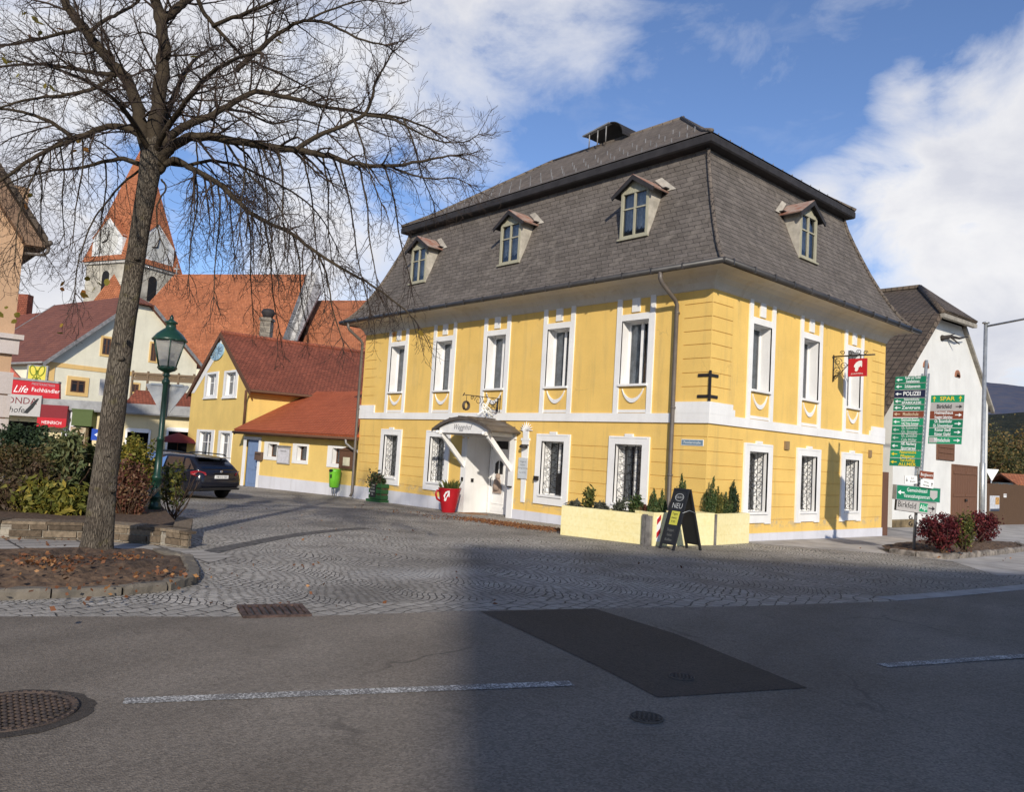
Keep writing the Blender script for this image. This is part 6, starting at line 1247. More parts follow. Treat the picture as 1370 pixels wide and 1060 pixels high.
shrub('olive_shrub', 78, 140, 596, 690, 16.6, 'tall olive green shrub close behind the left side of tree trunk', 'shrub', OLV, 4500, .055, 60, 1, .7, seed=8, asp=2.2)
shrub('yellow_green_bush', 158, 206, 588, 655, 17.2, 'yellow green bush between tree trunk and green street lamp', 'bush', YLW, 3500, .055, 50, 1.2, .8, seed=9)
shrub('red_brown_shrub', 144, 197, 618, 700, 15.8, 'red brown leafed shrub right of the tree trunk beside the lamp foot', 'shrub', REDB, 4600, .045, 80, 1.2, .5, seed=10, stem=(40, .6))
shrub('sparse_shrub', 212, 250, 606, 694, 17.7, 'sparse straggling shrub with few leaves right of the green street lamp', 'shrub', OLV, 330, .07, 40, 1, .8, seed=11, asp=2.4, stem=(16, .55), spread=.12)
# low dry stone wall
SCHIST, _nt, _b = newmat('wall_schist'); _g = nn(_nt, 'ShaderNodeNewGeometry'); _w = nn(_nt, 'ShaderNodeTexWhiteNoise', noise_dimensions='1D'); lk(_nt, _g.outputs['Random Per Island'], _w.inputs['W'])
_c = ramp(_nt, _w.outputs[0], [(0, (.07, .052, .036)), (.5, (.13, .097, .066)), (1, (.21, .163, .113))]); _f = noise(_nt, _g.outputs['Position'], 16, 5); setb(_nt, _b, mixc(_nt, .7, _c, ramp(_nt, _f, [(.25, .2), (.75, .8)]), 'OVERLAY'), .9, .2, 0, _f, .9, .02)
sw = MB(); wp = WALLP; topz = .34; wth = .38
SWP = [V((*p, 0)) for p in wp]
for a, b in zip(SWP, SWP[1:]):
    f_ = Frame(a, b-a); f_.n = f_.n if f_.n.dot(FW) < 0 else -f_.n; L_ = (b-a).length
    q_ = [a, b, b-f_.n*wth, a-f_.n*wth] if b is not SWP[-1] else [a, b, b+V((-.95, .32, 0))*.8, a-f_.n*wth]
    sw.slab([V((p.x, p.y, topz-.012)) for p in q_], .46)
_d = (SWP[-1]-SWP[-2]).normalized(); _q = [SWP[-1], SWP[-1]+V((-.93, .36, 0))*2.2, SWP[-1]+V((-.93, .36, 0))*2.2-_d*.4, SWP[-1]-_d*.4]; sw.slab([V((p.x, p.y, topz-.012)) for p in _q], .5)
stw = tag(sw.build('stone_wall', STONE), 'low dry stone garden wall running behind the bare tree', 'wall')
mb = MB(); rnd = random.Random(8)
for i in range(4): e = V((-.93, .36, 0)); r_ = [SWP[-1]+e*(i*.55+.005), SWP[-1]+e*(i*.55+.545), SWP[-1]+e*(i*.55+.545)-_d*.42, SWP[-1]+e*(i*.55+.005)-_d*.42]; mb.slab([V((p.x, p.y, topz+.03)) for p in r_], .045)
for a, b in zip(SWP, SWP[1:]):
    f_ = Frame(a, b-a); f_.n = f_.n if f_.n.dot(FW) < 0 else -f_.n; L_ = (b-a).length; u = 0
    if a is SWP[-1]: f_.n = f_.n if f_.n.dot(RT) > 0 else -f_.n
    while u < L_-.05:
        w = min(L_-u, rnd.uniform(.4, .8)); j = rnd.uniform(-.015, .02); mb.box(f_, u+.005, u+w-.005, -(wth if b is not SWP[-1] else .12)-.02, .025+j, topz-.012, topz+.035+rnd.uniform(-.008, .01)); u += w
    u = 0
    for z, h in ((.02, .1), (.13, .11), (.245, .09)):
        u = rnd.uniform(0, .15)
        while u < L_-.1:
            w = min(L_-u, rnd.uniform(.22, .55)); mb.box(f_, u+.012, u+w-.012, -.05, .012+rnd.uniform(0, .028), z, z+h-rnd.uniform(.005, .02)); u += w
mb.build('wall_stones', SCHIST, stw)
pb_ = MB(); pb_.poly([V((p.x, p.y, topz-.06)) for p in SWP]+[SWP[-1]+V((-2.2, .5, topz-.06)).normalized()*0+V((-6, 1.5, topz-.06)), V((-14, -9, topz-.1)), V((-14, -21, topz-.1))]); struct('planting_soil', pb_, SOIL)
# ------------------------------------------------------------------ green street lamp
lb = at(205, 697, 17.0); LP = V((lb.x, lb.y, topz-.06)); sc = 17.0/FPX
lam = thing('street_lamp', LP, 'old fashioned dark green street lamp with glass lantern behind stone wall', 'street lamp')
def zy(y): return at(213, y, 17.0).z-LP.z
mb = MB(); mb.lathe([(.13, -.05), (.13, .1), (.115, .12), (.11, zy(668)), (.14, zy(667)), (.14, zy(663)), (.10, zy(661)), (.095, zy(642)), (.115, zy(641)), (.115, zy(638)), (.08, zy(636)), (.068, zy(590)), (.085, zy(589)), (.085, zy(586)), (.062, zy(584)), (.058, zy(514)), (.085, zy(511)), (.085, zy(508)), (.055, zy(506)), (.05, zy(503)), (.09, zy(501)), (.06, zy(499)), (.06, zy(497)), (.17, zy(494)), (.21, zy(491)), (.19, zy(489)), (.15, zy(487)), (.14, zy(480)), (.02, zy(479))], LP, 14); mb.build('pole', GREENP, lam)
hl = LP+V((0, 0, 0)); mb = MB(); mb.lathe([(.355, zy(454)), (.375, zy(452.5)), (.345, zy(450)), (.27, zy(444)), (.16, zy(438)), (.11, zy(436)), (.105, zy(430)), (.14, zy(429)), (.14, zy(427.5)), (.09, zy(426)), (.06, zy(424.5)), (.035, zy(423)), (.045, zy(421)), (.01, zy(417))], hl, 14)
cap = mb.build('lantern_roof', GREENP, lam)
mb = MB(); mb.lathe([(.19, zy(490)), (.345, zy(453))], hl, 6, sm=False); gl = mb.build('lantern_glass', LGLASS, lam)
mb = MB()
for i in range(6): w = i*math.pi/3; a = V((0, 0, 1)).orthogonal().normalized(); b = V((0, 0, 1)).cross(a); q = a*math.cos(w)+b*math.sin(w); mb.tube([hl+q*.195+V((0, 0, zy(490))), hl+q*.355+V((0, 0, zy(453)))], .013, 5)
for r_, y in ((.195, 490), (.355, 453)): mb.tube([hl+V((r_*math.cos(i*math.pi/6), r_*math.sin(i*math.pi/6), zy(y))) for i in range(13)], .016, 5)
mb.build('lantern_frame', GREENP, lam)
mb = MB(); mb.lathe([(.06, zy(479)), (.07, zy(476)), (.12, zy(475)), (.13, zy(470)), (.04, zy(469))], hl, 12); mb.build('lamp_bulb', mat('bulb_metal', (.25, .25, .24), .4), gl)
fy = Frame(LP+dn*.09, UH); fy.n = -dn
def tri(fr, w, z0, h, n0, n1, m, name, par, r=.04):
    mb = MB(); c = [(-w/2, z0), (w/2, z0), (0, z0-h)]; pts = []
    for i in range(3):
        p, q, s = V((*c[i-1], 0)), V((*c[i], 0)), V((*c[(i+1) % 3], 0)); pts += [tuple((q+(p-q).normalized()*r).xy), tuple((q+((p-q).normalized()+(s-q).normalized())*r*.3).xy), tuple((q+(s-q).normalized()*r).xy)]
    mb.prism(fr, pts, n0, n1); return mb.build(name, m, par)
tri(fy, 1.0, zy(513), .78, -.02, .0, mat('bare_aluminium', (.46, .46, .45), .5, .1, 3, metal=.4), 'yield_sign', lam, .06)
mb = MB(); mb.box(fy, -.36, .36, .0, .03, zy(514.5), zy(512)); mb.build('sign_clamp', STEEL, lam)
# ------------------------------------------------------------------ cars
def make_car(name, loc, fwd, label, paint, plate='HB 612 GD'):
    t = thing(name, loc, label, 'car'); f = V((fwd.x, fwd.y, 0)).normalized(); l = V((-f.y, f.x, 0)); o = V(loc)
    def T(x, y, z): return o+f*x+l*y+V((0, 0, z))
    def loft(mb, secs, prof, mi=0):
        m = None; vs = []
        for s in secs: P = prof(*s); m = len(P); vs += [T(s[0], y, z) for y, z in P]
        k = len(secs); mb.add(vs, [(i*m+j, i*m+(j+1) % m, (i+1)*m+(j+1) % m, (i+1)*m+j) for i in range(k-1) for j in range(m)]+[list(range(m))[::-1], list(range((k-1)*m, k*m))], mi, True)
    def body(x, w, z0, z1):
        r = .09; return [(-w+.1, z0), (-w, z0+.1), (-w-.01, z0+(z1-z0)*.55), (-w+.05, z1-.05), (-w+.13, z1), (w-.13, z1), (w-.05, z1-.05), (w+.01, z0+(z1-z0)*.55), (w, z0+.1), (w-.1, z0)]
    mb = MB(); loft(mb, [(-2.36, .66, .48, .72), (-2.30, .78, .42, .92), (-2.18, .84, .36, 1.0), (-1.7, .89, .27, 1.0), (-.9, .90, .2, .97), (0, .90, .2, .95), (.9, .90, .2, .93), (1.5, .88, .22, .88), (1.95, .83, .24, .78), (2.25, .72, .28, .66), (2.36, .58, .36, .58)], body)
    def cab(x, wb, wt, zb, zt): return [(-wb, zb), (-wb+(wb-wt)*.75, zb+(zt-zb)*.8), (-wt+.06, zt), (wt-.06, zt), (wb-(wb-wt)*.75, zb+(zt-zb)*.8), (wb, zb)]
    CS = [(-2.2, .76, .74, .94, 1.0), (-2.0, .79, .70, .94, 1.18), (-1.72, .81, .66, .94, 1.38), (-1.2, .82, .63, .92, 1.44), (-.3, .83, .62, .92, 1.465), (.35, .83, .62, .9, 1.43), (.75, .82, .64, .9, 1.28), (1.32, .78, .74, .88, .95)]
    loft(mb, CS, cab); b = mb.build('body', paint, t)
    def side(xa, xb, za, zb, s, y0, y1, dx0=0, dx1=0):
        return [T(xa, s*y0, za), T(xb, s*y0, za), T(xb+dx1, s*y1, zb), T(xa+dx0, s*y1, zb)]
    def yat(x, z):
        for c, d in zip(CS, CS[1:]):
            if c[0] <= x <= d[0]:
                q = (x-c[0])/(d[0]-c[0]); wb, wt, zb, zt = (c[i]+(d[i]-c[i])*q for i in (1, 2, 3, 4)); return wb-(wb-wt)*.75*min(1, (z-zb)/max(.01, (zt-zb)*.8))
        return .8
    for s in (-1, 1):
        for q in ([(-1.98, 1.0), (-1.42, 1.0), (-1.38, 1.35), (-1.58, 1.34)], [(-1.34, 1.0), (-.42, 1.0), (-.42, 1.37), (-1.28, 1.37)], [(-.32, 1.0), (.98, .98), (.5, 1.3), (.3, 1.35), (-.32, 1.37)]):
            mb = MB(); mb.poly([T(x, s*(yat(x, z)+.008), z) for x, z in q]); mb.build('side_window', CGLASS, b, recalc=False)
    mb = MB(); mb.poly([T(-2.165, .62, 1.04), T(-2.165, -.62, 1.04), T(-1.80, -.56, 1.33), T(-1.80, .56, 1.33)]); mb.build('rear_window', CGLASS, b, recalc=False)
    mb = MB(); mb.poly([T(1.27, .66, .99), T(1.27, -.66, .99), T(.83, -.56, 1.27), T(.83, .56, 1.27)]); mb.build('windscreen', CGLASS, b, recalc=False)
    mb = MB(); mb.add([T(-1.72, .62, 1.385), T(-1.72, -.62, 1.385), T(-2.0, -.6, 1.39), T(-2.0, .6, 1.39)]+[T(-1.72, .62, 1.41), T(-1.72, -.62, 1.41), T(-2.0, -.6, 1.405), T(-2.0, .6, 1.405)], [(0, 1, 2, 3), (4, 5, 6, 7), (0, 1, 5, 4), (1, 2, 6, 5), (2, 3, 7, 6), (3, 0, 4, 7)]); mb.build('spoiler', paint, b)
    for s in (-1, 1):
        mb = MB(); P = [(-2.20, .84, .80), (-1.98, .895, .84), (-1.94, .885, .93), (-2.20, .80, .985), (-2.335, .60, .93), (-2.34, .55, .84)]; mb.add([T(x, s*y*1.004, z) for x, y, z in P]+[T(x-.02, s*(y+.012), z) for x, y, z in P], [(0, 1, 2, 3, 4, 5), (6, 7, 8, 9, 10, 11)]+[(i, (i+1) % 6, 6+(i+1) % 6, 6+i) for i in range(6)]); mb.build('tail_light', plain('tail_light_red', (.28, .015, .025), .2, .6), t)
        mb = MB(); mb.tube([T(-1.75, s*.58, 1.45), T(-1.6, s*.6, 1.5), T(-.3, s*.58, 1.53), T(.25, s*.58, 1.5), T(.35, s*.58, 1.44)], .022, 6); mb.build('roof_rail', BLACK, t)
        mb = MB(); mb.lathe([(.0, 0), (.09, .02), (.10, .08), (.06, .16), (0, .17)], T(.78, s*.88, .98), 8, axis=l*s+f*.1); mb.build('wing_mirror', paint, t)
        mb = MB(); mb.poly([T(2.22, s*.72, .6), T(2.36, s*.5, .58), T(2.33, s*.5, .68), T(2.1, s*.76, .74)]); mb.build('headlight', LETW, t)
        for x in (-1.38, 1.36):
            mb = MB(); mb.lathe([(.16, -.10), (.30, -.10), (.322, -.07), (.322, .06), (.30, .095), (.225, .10), (.22, .085)], T(x, s*.80, .322), 22, axis=l*s); wh_ = mb.build('wheel', plain('tyre_rubber', (.012, .012, .013), .85), t)
            mb = MB(); c = T(x, s*.80, .322); ax = l*s; a = V((0, 0, 1)); e = ax.cross(a); mb.lathe([(.225, .05), (.225, .095), (.205, .10), (.2, .06)], c, 22, axis=ax); mb.lathe([(.05, .05), (.05, .1), (.02, .105)], c, 10, axis=ax)
            for k in range(10): w = k*math.pi/5; q = a*math.cos(w)+e*math.sin(w); mb.tube([c+q*.04+ax*.08, c+q*.21+ax*.09], .016, 4)
            mb.build('rim', plain('alloy_rim', (.38, .38, .4), .3, .5, .8), wh_)
            mb = MB(); mb.prism(Frame(T(x, 0, .322), f, l), [(.36*math.cos(w), .36*math.sin(w)) for w in np.linspace(-.25, math.pi+.25, 14)], s*.84, s*.899); mb.build('wheel_arch', BLACK, b)
    fr = Frame(T(-2.365, 0, 0), -l, -f); mb = MB(); mb.box(fr, -.26, .26, .0, .02, .73, .84); pl_ = mb.build('number_plate', SIGNW, t); text(plate, fr, 0, .785, .085, .024, LETB, pl_)
    mb = MB(); mb.box(fr, -.72, .72, -.05, .03, .36, .42); mb.box(fr, -.3, .3, -.02, .015, .89, .91); mb.build('bumper_strip', BLACK, t)
    mb = MB(); mb.lathe([(.055, 0), (.05, .015), (.02, .018)], fr.p(0, -.02, .95), 10, axis=-f); mb.build('badge', plain('chrome', (.6, .6, .62), .2, .5, .9), t)
    return t
CARP = plain('blue_black_paint', (.010, .011, .018), .18, .6); CARS = plain('silver_paint', (.35, .36, .38), .25, .5, .4)
rp = gp(292, 669); fwd = rp-CAM; fwd.z = 0; fwd.normalize(); fwd.rotate(Matrix.Rotation(math.radians(37), 3, 'Z'))
cb_ = rp+fwd*2.3; make_car('parked_car', (cb_.x, cb_.y, hz(cb_.x, cb_.y)), fwd, 'dark blue estate car parked with its tail towards the forecourt', CARP)
c2 = at(198, 648, 38); make_car('parked_car', (c2.x, c2.y, hz(c2.x, c2.y)), fwd, 'silver car mostly hidden behind the dark blue estate car', CARS, 'WZ 84 BL')
# ------------------------------------------------------------------ things along the facade
def gz(x, y): return V((x, y, hz(x, y)))
_p = FX.p(FX.hit(447, 650, .36)[0], .36, 0); bn = gz(_p.x, _p.y); bin_ = thing('litter_bin', bn, 'bright green litter bin on two posts in front of the annex wall', 'litter bin')
mb = MB(); mb.lathe([(.17, .36), (.20, .38), (.235, .8), (.245, 1.0), (.25, 1.02), (.25, 1.06), (.24, 1.08), (.22, 1.12), (.1, 1.14), (0, 1.14)], bn, 16); mb.build('container', LIME, bin_)
mb = MB(); fb_ = Frame(bn, FX.u); fb_.n = FX.n; mb.prism(fb_, [(.02+.11*math.cos(i*.45), 1.06+.06*math.sin(i*.45)) for i in range(14)], .17, .255); mb.build('mouth', BLACK, bin_)
for s in (-.07, .07): mb = MB(); mb.tube([bn+fb_.u*s+V((0, 0, -.05)), bn+fb_.u*s+V((0, 0, .5))], .022, 6); mb.build('post', STEEL, bin_)
mb = MB(); mb.poly([fb_.p(.03, .256, .75), fb_.p(.12, .247, .78), fb_.p(.11, .247, .92), fb_.p(.02, .256, .9)]); mb.build('emblem', BLACK, bin_, recalc=False)
# red cup shaped flower pot
pp = gz(-9.45, -.72); pot = thing('cup_planter', pp, 'big red coffee cup shaped flower pot with white emblem beside the entrance', 'flower pot')
mb = MB(); mb.lathe([(.19, 0), (.215, .0), (.225, .03), (.33, .52), (.375, .78), (.385, .80), (.37, .81), (.345, .78), (.30, .7), (0, .7)], pp, 28); mb.build('cup', RED, pot)
mb = MB(); vdir = (CAM-pp); vdir.z = 0; vdir.normalize(); sdv = V((-vdir.y, vdir.x, 0)); sdv = sdv if sdv.dot(UH) < 0 else -sdv; hd = (sdv*.9+vdir*.45).normalized()
mb.tube([pp+hd*.33+V((0, 0, .70)), pp+hd*.46+V((0, 0, .72)), pp+hd*.5+V((0, 0, .6)), pp+hd*.44+V((0, 0, .44)), pp+hd*.29+V((0, 0, .36))], .035, 8); mb.build('handle', RED, pot)
fr_ = Frame(pp+vdir*.0, -sdv, vdir); em = MB(); pts = []
for x, y in HEAD:
    u, z = -.10+x*.26, .56+y*.36; rr_ = .225+.16*z/.8; an_ = math.asin(max(-1, min(1, u/rr_))); pts.append(fr_.p(rr_*math.sin(an_)*1.012, rr_*math.cos(an_)*1.012, z))
em.poly(pts); em.build('emblem', LETW, pot, recalc=False)
mb = MB(); mb.lathe([(.335, .72), (0, .725)], pp, 16); mb.build('soil', SOIL, pot)
rng = np.random.default_rng(4); g_ = MB(); rnd = random.Random(6)
for i in range(110):
    a = rnd.uniform(0, 6.28); r0 = rnd.uniform(0, .27); l_ = rnd.uniform(.2, .48); o_ = rnd.uniform(.1, .5); p = pp+V((r0*math.cos(a), r0*math.sin(a), .7)); d = V((math.cos(a)*o_, math.sin(a)*o_, 1)).normalized(); s = V((-math.sin(a), math.cos(a), 0))*.016
    g_.add([p-s, p+s, p+d*l_*.6+s*.7, p+d*l_+V((math.cos(a), math.sin(a), -.3))*.05, p+d*l_*.6-s*.7], [(0, 1, 2, 3, 4)])
g_.build('grass', OLV, pot, recalc=False)
# green pallet planter with slate board
cr = gz(-14.55, -.22); cp_ = thing('pallet_planter', cr, 'dark green pallet wood planter with small chalkboard under the leftmost window', 'planter')
FCr = Frame(cr, (1, 0, 0), (0, -1, 0)); mb = MB(); gm = plain('green_wood_stain', (.02, .085, .025), .7)
for z in (.12, .34, .56): mb.box(FCr, -.42, .42, .14, .165, z, z+.15); mb.box(FCr, -.42, .42, -.2, -.175, z, z+.15); mb.box(FCr, .395, .42, -.17, .135, z, z+.15); mb.box(FCr, -.42, -.395, -.17, .135, z, z+.15)
for u in (-.38, 0, .34): mb.box(FCr, u, u+.06, .115, .138, .0, .75)
mb.build('slats', gm, cp_); mb = MB(); mb.box(FCr, -.48, .48, -.22, .24, -.02, .1); mb.build('base', gm, cp_); mb = MB(); mb.box(FCr, -.39, .39, -.17, .11, .1, .62); mb.build('soil', SOIL, cp_)
mb = MB(); mb.box(FCr, -.30, .08, .17, .19, .18, .74); bo = mb.build('chalkboard', BLACK, cp_)
for i, s in enumerate(('Heute', 'Kaffee', 'Kuchen', 'Eis')): text(s, FCr, -.11, .65-.12*i, .1, .194, plain('chalk', (.5, .5, .48), .9), bo)
leafcloud('foliage', blob(tuple(cr+V((-.02, -.02, .82))), (.42, .22, .28), 1500, 5, 30, .3, .3, zmin=cr.z+.5), .055, leafmat('evergreen_leaf', (.03, .05, .02), (.05, .075, .03), (.09, .05, .03)), cp_, 1.8)
# door mat
mb = MB(); mb.box(FA, -9.2, -8.5, .0-.2, .45, hz(-8.8, 0)-.02, hz(-8.8, -.2)+.02); tag(mb.build('door_mat', mat('coir_mat', (.34, .18, .08), .95, .3, 9)), 'orange brown coir door mat on the ground before the white door', 'door mat')
# ------------------------------------------------------------------ yellow block planters round the corner
PYB = tilemat('pale_yellow_blocks', (.80, .70, .37), (.82, .72, .385), (.73, .64, .34), .5, .24, .004, .3, .85, None, bd=.004, blotch=.2)
GREYB = mat('weathered_grey_board', (.20, .185, .17), .9, .35, 4)
def planter(a, b, back, h, label):
    a, b = V((*a, 0)), V((*b, 0)); f_ = Frame(a, b-a); f_.n = f_.n if f_.n.dot(FW) < 0 else -f_.n; L_ = (b-a).length; t = thing('block_planter', gz(*((a+b)/2).xy), label, 'planter', 'pale yellow planters round the corner of the house')
    z0 = -.12; mb = MB(); w = .09
    mb.box(f_, 0, L_, -w, 0, z0, h); mb.box(f_, 0, L_, -back, -back+w, z0, h); mb.box(f_, 0, w, -back+w, -w, z0, h); mb.box(f_, L_-w, L_, -back+w, -w, z0, h); mb.build('box', PYB, t)
    mb = MB(); mb.box(f_, w, L_-w, -back+w, -w, z0, h-.07); mb.build('soil', SOIL, t); return f_, L_, h, t
p1 = planter((-2.42, -2.6), (-.17, -2.22),   .62, .72, 'longest pale yellow block planter, in front of the facade beside the entrance')
p2 = planter((.16, -2.24), (.44, -.22), .62, .78, 'pale yellow block planter with red and white marker strip behind the sandwich board')
p3 = planter((.45, -.12), (.36, 1.5), .40, .76, 'pale yellow block planter standing against the right facade')
f2, L2 = p2[0], p2[1]
mb = MB(); mb.box(Frame(V((-.15, -2.26, 0)), (1, -.05, 0)), .02, .13, -.3, .03, -.1, .72); mb.box(Frame(V((-.15, -2.26, 0)), (1, -.05, 0)), .15, .28, -.3, .05, -.1, .70); tag(mb.build('grey_boards', GREYB), 'two weathered grey boards standing in the gap between yellow planters', 'boards')
mb = MB(); mb.box(Frame(V((.44, -.21, 0)), (.0, 1, 0), (1, 0, 0)), .005, .08, -.3, .02, -.1, .75); tag(mb.build('grey_board', GREYB), 'single grey board between the sandwich board planter and the facade planter', 'board')
ms = MB(); ms.box(f2, .1, .22, .002, .012, .12, .68); mk = ms.build('marker_strip', SIGNW, p2[3])
for z in (.2, .5):
    mb = MB(); mb.prism(f2, [(.1, z), (.22, z+.12), (.22, z+.24), (.1, z+.12)], .012, .016); mb.build('red_stripe', RED, mk)
def conifer(pl_, u, h, w, label, seed, m=CONI, lean=0):
    f_, L_, hh, t = pl_; base = f_.p(u, -.28, hh-.08); t = thing('planter_conifer', base, label, 'conifer', 'conifers in the yellow planters'); r = np.random.default_rng(seed); P = []; mb = MB()
    for q in range(7):            # several upright shoots of unequal height
        a = q*2.4+seed; ro = (0 if q == 0 else w*.42*r.uniform(.5, 1)); hq = h*(1 if q == 0 else r.uniform(.5, .85)); k = int(420*hq); z = r.beta(1.1, 1.3, k)*hq; rad = w*.34*(np.sin(np.clip(z/hq, .03, 1)**.7*math.pi)**.7*.75+.12*(1-z/hq)); b = r.uniform(0, 6.28, k); e = r.uniform(.2, 1, k)**.6
        x0_ = ro*math.cos(a)*(1+z/hq*.25); y0_ = ro*math.sin(a)*(1+z/hq*.25); P.append(np.stack([base.x+x0_+rad*np.cos(b)*e+lean*z, base.y+y0_+rad*np.sin(b)*e, base.z+z], 1))
        mb.tube([base-V((0, 0, .05)), base+V((ro*math.cos(a)+lean*hq*.5, ro*math.sin(a), hq*.5)), base+V((ro*math.cos(a)*1.2+lean*hq*.9, ro*math.sin(a)*1.2, hq*.92))], [.012, .008, .003], 4)
    leafcloud('foliage', np.concatenate(P), .024, m, t, 3.4, seed, -.9); mb.build('stem', TWIG, t)
conifer(p2, .25, .62, .26, 'low bushy conifer at the marker strip end of the planter', 1); conifer(p2, .52, .6, .24, 'small bushy conifer second in the planter behind the sandwich board', 2)
conifer(p2, 1.15, 1.0, .26, 'pointed conifer rising right behind the sandwich board', 3); conifer(p3, .06, 1.0, .27, 'tallest leaning conifer beside the house corner', 4, lean=.12)
conifer(p3, .48, .74, .23, 'brownish middle conifer in the planter at the right facade', 5, OLV); conifer(p3, .88, .6, .26, 'light green conifer in the planter at the right facade', 6); conifer(p3, 1.25, .92, .25, 'dark conifer in front of the first right facade window', 7, YEW)
def smallplant(pl_, u, h, w, label, m, n, size, asp, seed, name='planter_plant'):
    f_, L_, hh, _ = pl_; base = f_.p(u, -.28, hh-.08); t = thing(name, base, label, 'plant', 'small plants in the long yellow planter'); leafcloud('foliage', blob(tuple(base+V((0, 0, h*.5))), (w, w*.6, h*.5), n, seed, 24, .25, .3, zmin=base.z), size, m, t, asp, seed); mb = MB(); stems(mb, base, 8, h, .4, .006, seed); mb.build('stem', TWIG, t)
LAV = leafmat('lavender', (.09, .095, .075), (.12, .12, .09), (.06, .06, .04))
smallplant(p1, .2, .2, .18, 'low grey lavender at the entrance end of the long yellow planter', LAV, 320, .05, 3.5, 1); smallplant(p1, .62, .55, .2, 'tall dark leafy plant in the long yellow planter', OLV, 260, .07, 2, 2); smallplant(p1, 1.0, .2, .2, 'greyish tuft between the tall plant and the round bush', LAV, 320, .05, 3.5, 3)
smallplant(p1, 1.5, .36, .22, 'round grey green bush near middle of the long yellow planter', leafmat('sage', (.10, .11, .08), (.07, .08, .05), None), 700, .04, 1.6, 4); smallplant(p1, 1.95, .42, .2, 'dark green bush at the grey board end of the long yellow planter', CONI, 900, .04, 2.6, 5); smallplant(p1, 2.15, .25, .12, 'small red leaved plant at the very end of the long yellow planter', REDB, 160, .05, 1.8, 6)
# ------------------------------------------------------------------ sandwich board
ab = gz(.86, -2.15); abt = thing('sandwich_board', ab, 'black wooden sandwich board with chalk writing in front of yellow planter', 'sandwich board')
ny = -(UH*.86+dn*.5); ny.z = 0; ny.normalize(); ux = V((-ny.y, ny.x, 0)); H_ = 1.34; half_w = .24
def leaf_(s, nm):
    fr = Frame(ab+ny*s*.40+V((0, 0, 0)), ux*(1 if s > 0 else -1), ny*s); fr.w = (V((0, 0, H_))-ny*s*.38).normalized(); fr.n = fr.u.cross(fr.w)*1; fr.n = fr.n if fr.n.dot(ny*s) > 0 else -fr.n; ln = (H_**2+.38**2)**.5; mb = MB()
    for a_, b_ in ((-half_w, -half_w+.05), (half_w-.05, half_w)): mb.box(fr, a_, b_, -.02, .02, -.0, ln)
    mb.box(fr, -half_w+.05, half_w-.05, -.02, .02, ln-.05, ln-.001); mb.box(fr, -half_w+.05, half_w-.05, -.02, .02, .12, .17); fo = mb.build('frame', BLACK, abt)
    mb = MB(); mb.box(fr, -half_w+.05, half_w-.05, -.008, .008, .17, ln-.05); bo = mb.build(nm, plain('slate_black', (.02, .021, .022), .6), abt); return fr, ln, bo
fr, ln, bo = leaf_(1, 'board')
chalk = plain('chalk', (.5, .5, .48), .9); mb = MB()
for k in range(24):
    a, b = k*2*math.pi/24, (k+1)*2*math.pi/24; q = lambda w, r: fr.p(.14*math.cos(w)*r, .010, ln-.2+.085*math.sin(w)*r); mb.poly([q(a, 1), q(b, 1), q(b, .88), q(a, .88)])
mb.build('ring', chalk, bo, recalc=False); text('JULIUS', fr, 0, ln-.2, .075, .010, chalk, bo); text('NEU', fr, 0, ln-.4, .17, .010, chalk, bo)
mb = MB(); mb.box(fr, -.12, .13, .008, .013, ln-.83, ln-.52); nt_ = mb.build('note', plain('yellow_note', (.62, .58, .08), .8), bo)
for i, s in enumerate(('Tages', 'menü', '9,90')): text(s, fr, 0, ln-.58-.09*i, .075, .016, LETB, nt_)
for i, s in enumerate(('Suppe', 'Salat', 'Kaffee')): text(s, fr, -.02, ln-.95-.11*i, .09, .010, plain('faint_chalk', (.16, .16, .15), .9), bo)
leaf_(-1, 'board')
mb = MB(); mb.tube([ab+ux*.24+ny*.2+V((0, 0, .82)), ab+ux*.24+V((0, 0, .88)), ab+ux*.24-ny*.2+V((0, 0, .82))], .008, 4); mb.build('chain', STEEL, abt)
# ------------------------------------------------------------------ signpost on the planted island
ISL = [tuple(gp(*q).xy) for q in ((1192, 741), (1226, 745.5), (1262, 749), (1300, 746), (1340, 742), (1374, 737))]+[(3.4, 12.4), (2.0, 10.6), (2.1, 6.5), (2.5, 4.4)]
loopstones('island_kerb', ISL[:7], .15, .14, .5, 12, mat('island_stone', (.24, .21, .18), .9, .4, 5, .6, 20)); mound('island_soil', ISL, .14, 8, SOIL, .08)
SB = gp(1222.5, 731, .2); sgp = thing('direction_signpost', SB, 'leaning galvanised signpost stacked with green, brown and white direction signs', 'signpost')
ln_ = math.tan(math.radians(2.7)); wv_ = (V((0, 0, 1))+UH*ln_).normalized(); SBd = (SB-CAM).dot(FW)
u_ = V((.997, .08, .01)).normalized(); n_ = u_.cross(wv_).normalized(); FN = Frame(SB, u_, n_); FN.w = wv_
hN = lambda x, y, n=.07: FN.hit(x, y, n)
ptop = hN(1234, 482, 0)[1]
mb = MB(); mb.tube([FN.p(0, 0, -.2), FN.p(0, 0, ptop)], .038, 10); z = hN(1230, 560)[1]; mb.build('pole', STEEL, sgp)
mb = MB(); z = 1.25
mb = MB()
for s in (-.075, .075): mb.box(FN, s-.02, s+.02, -.02, .02, 1.2, ptop-.35)
for k in range(int((ptop-1.6)/.1)): mb.box(FN, -.055, .055, -.012, .015, 1.25+k*.1, 1.29+k*.1)
mb.build('lattice', STEEL, sgp)
uL0, uL1 = hN(1186.5, 560)[0], hN(1227, 560)[0]; uR0, uR1 = hN(1235.5, 560)[0], hN(1279.5, 560)[0]
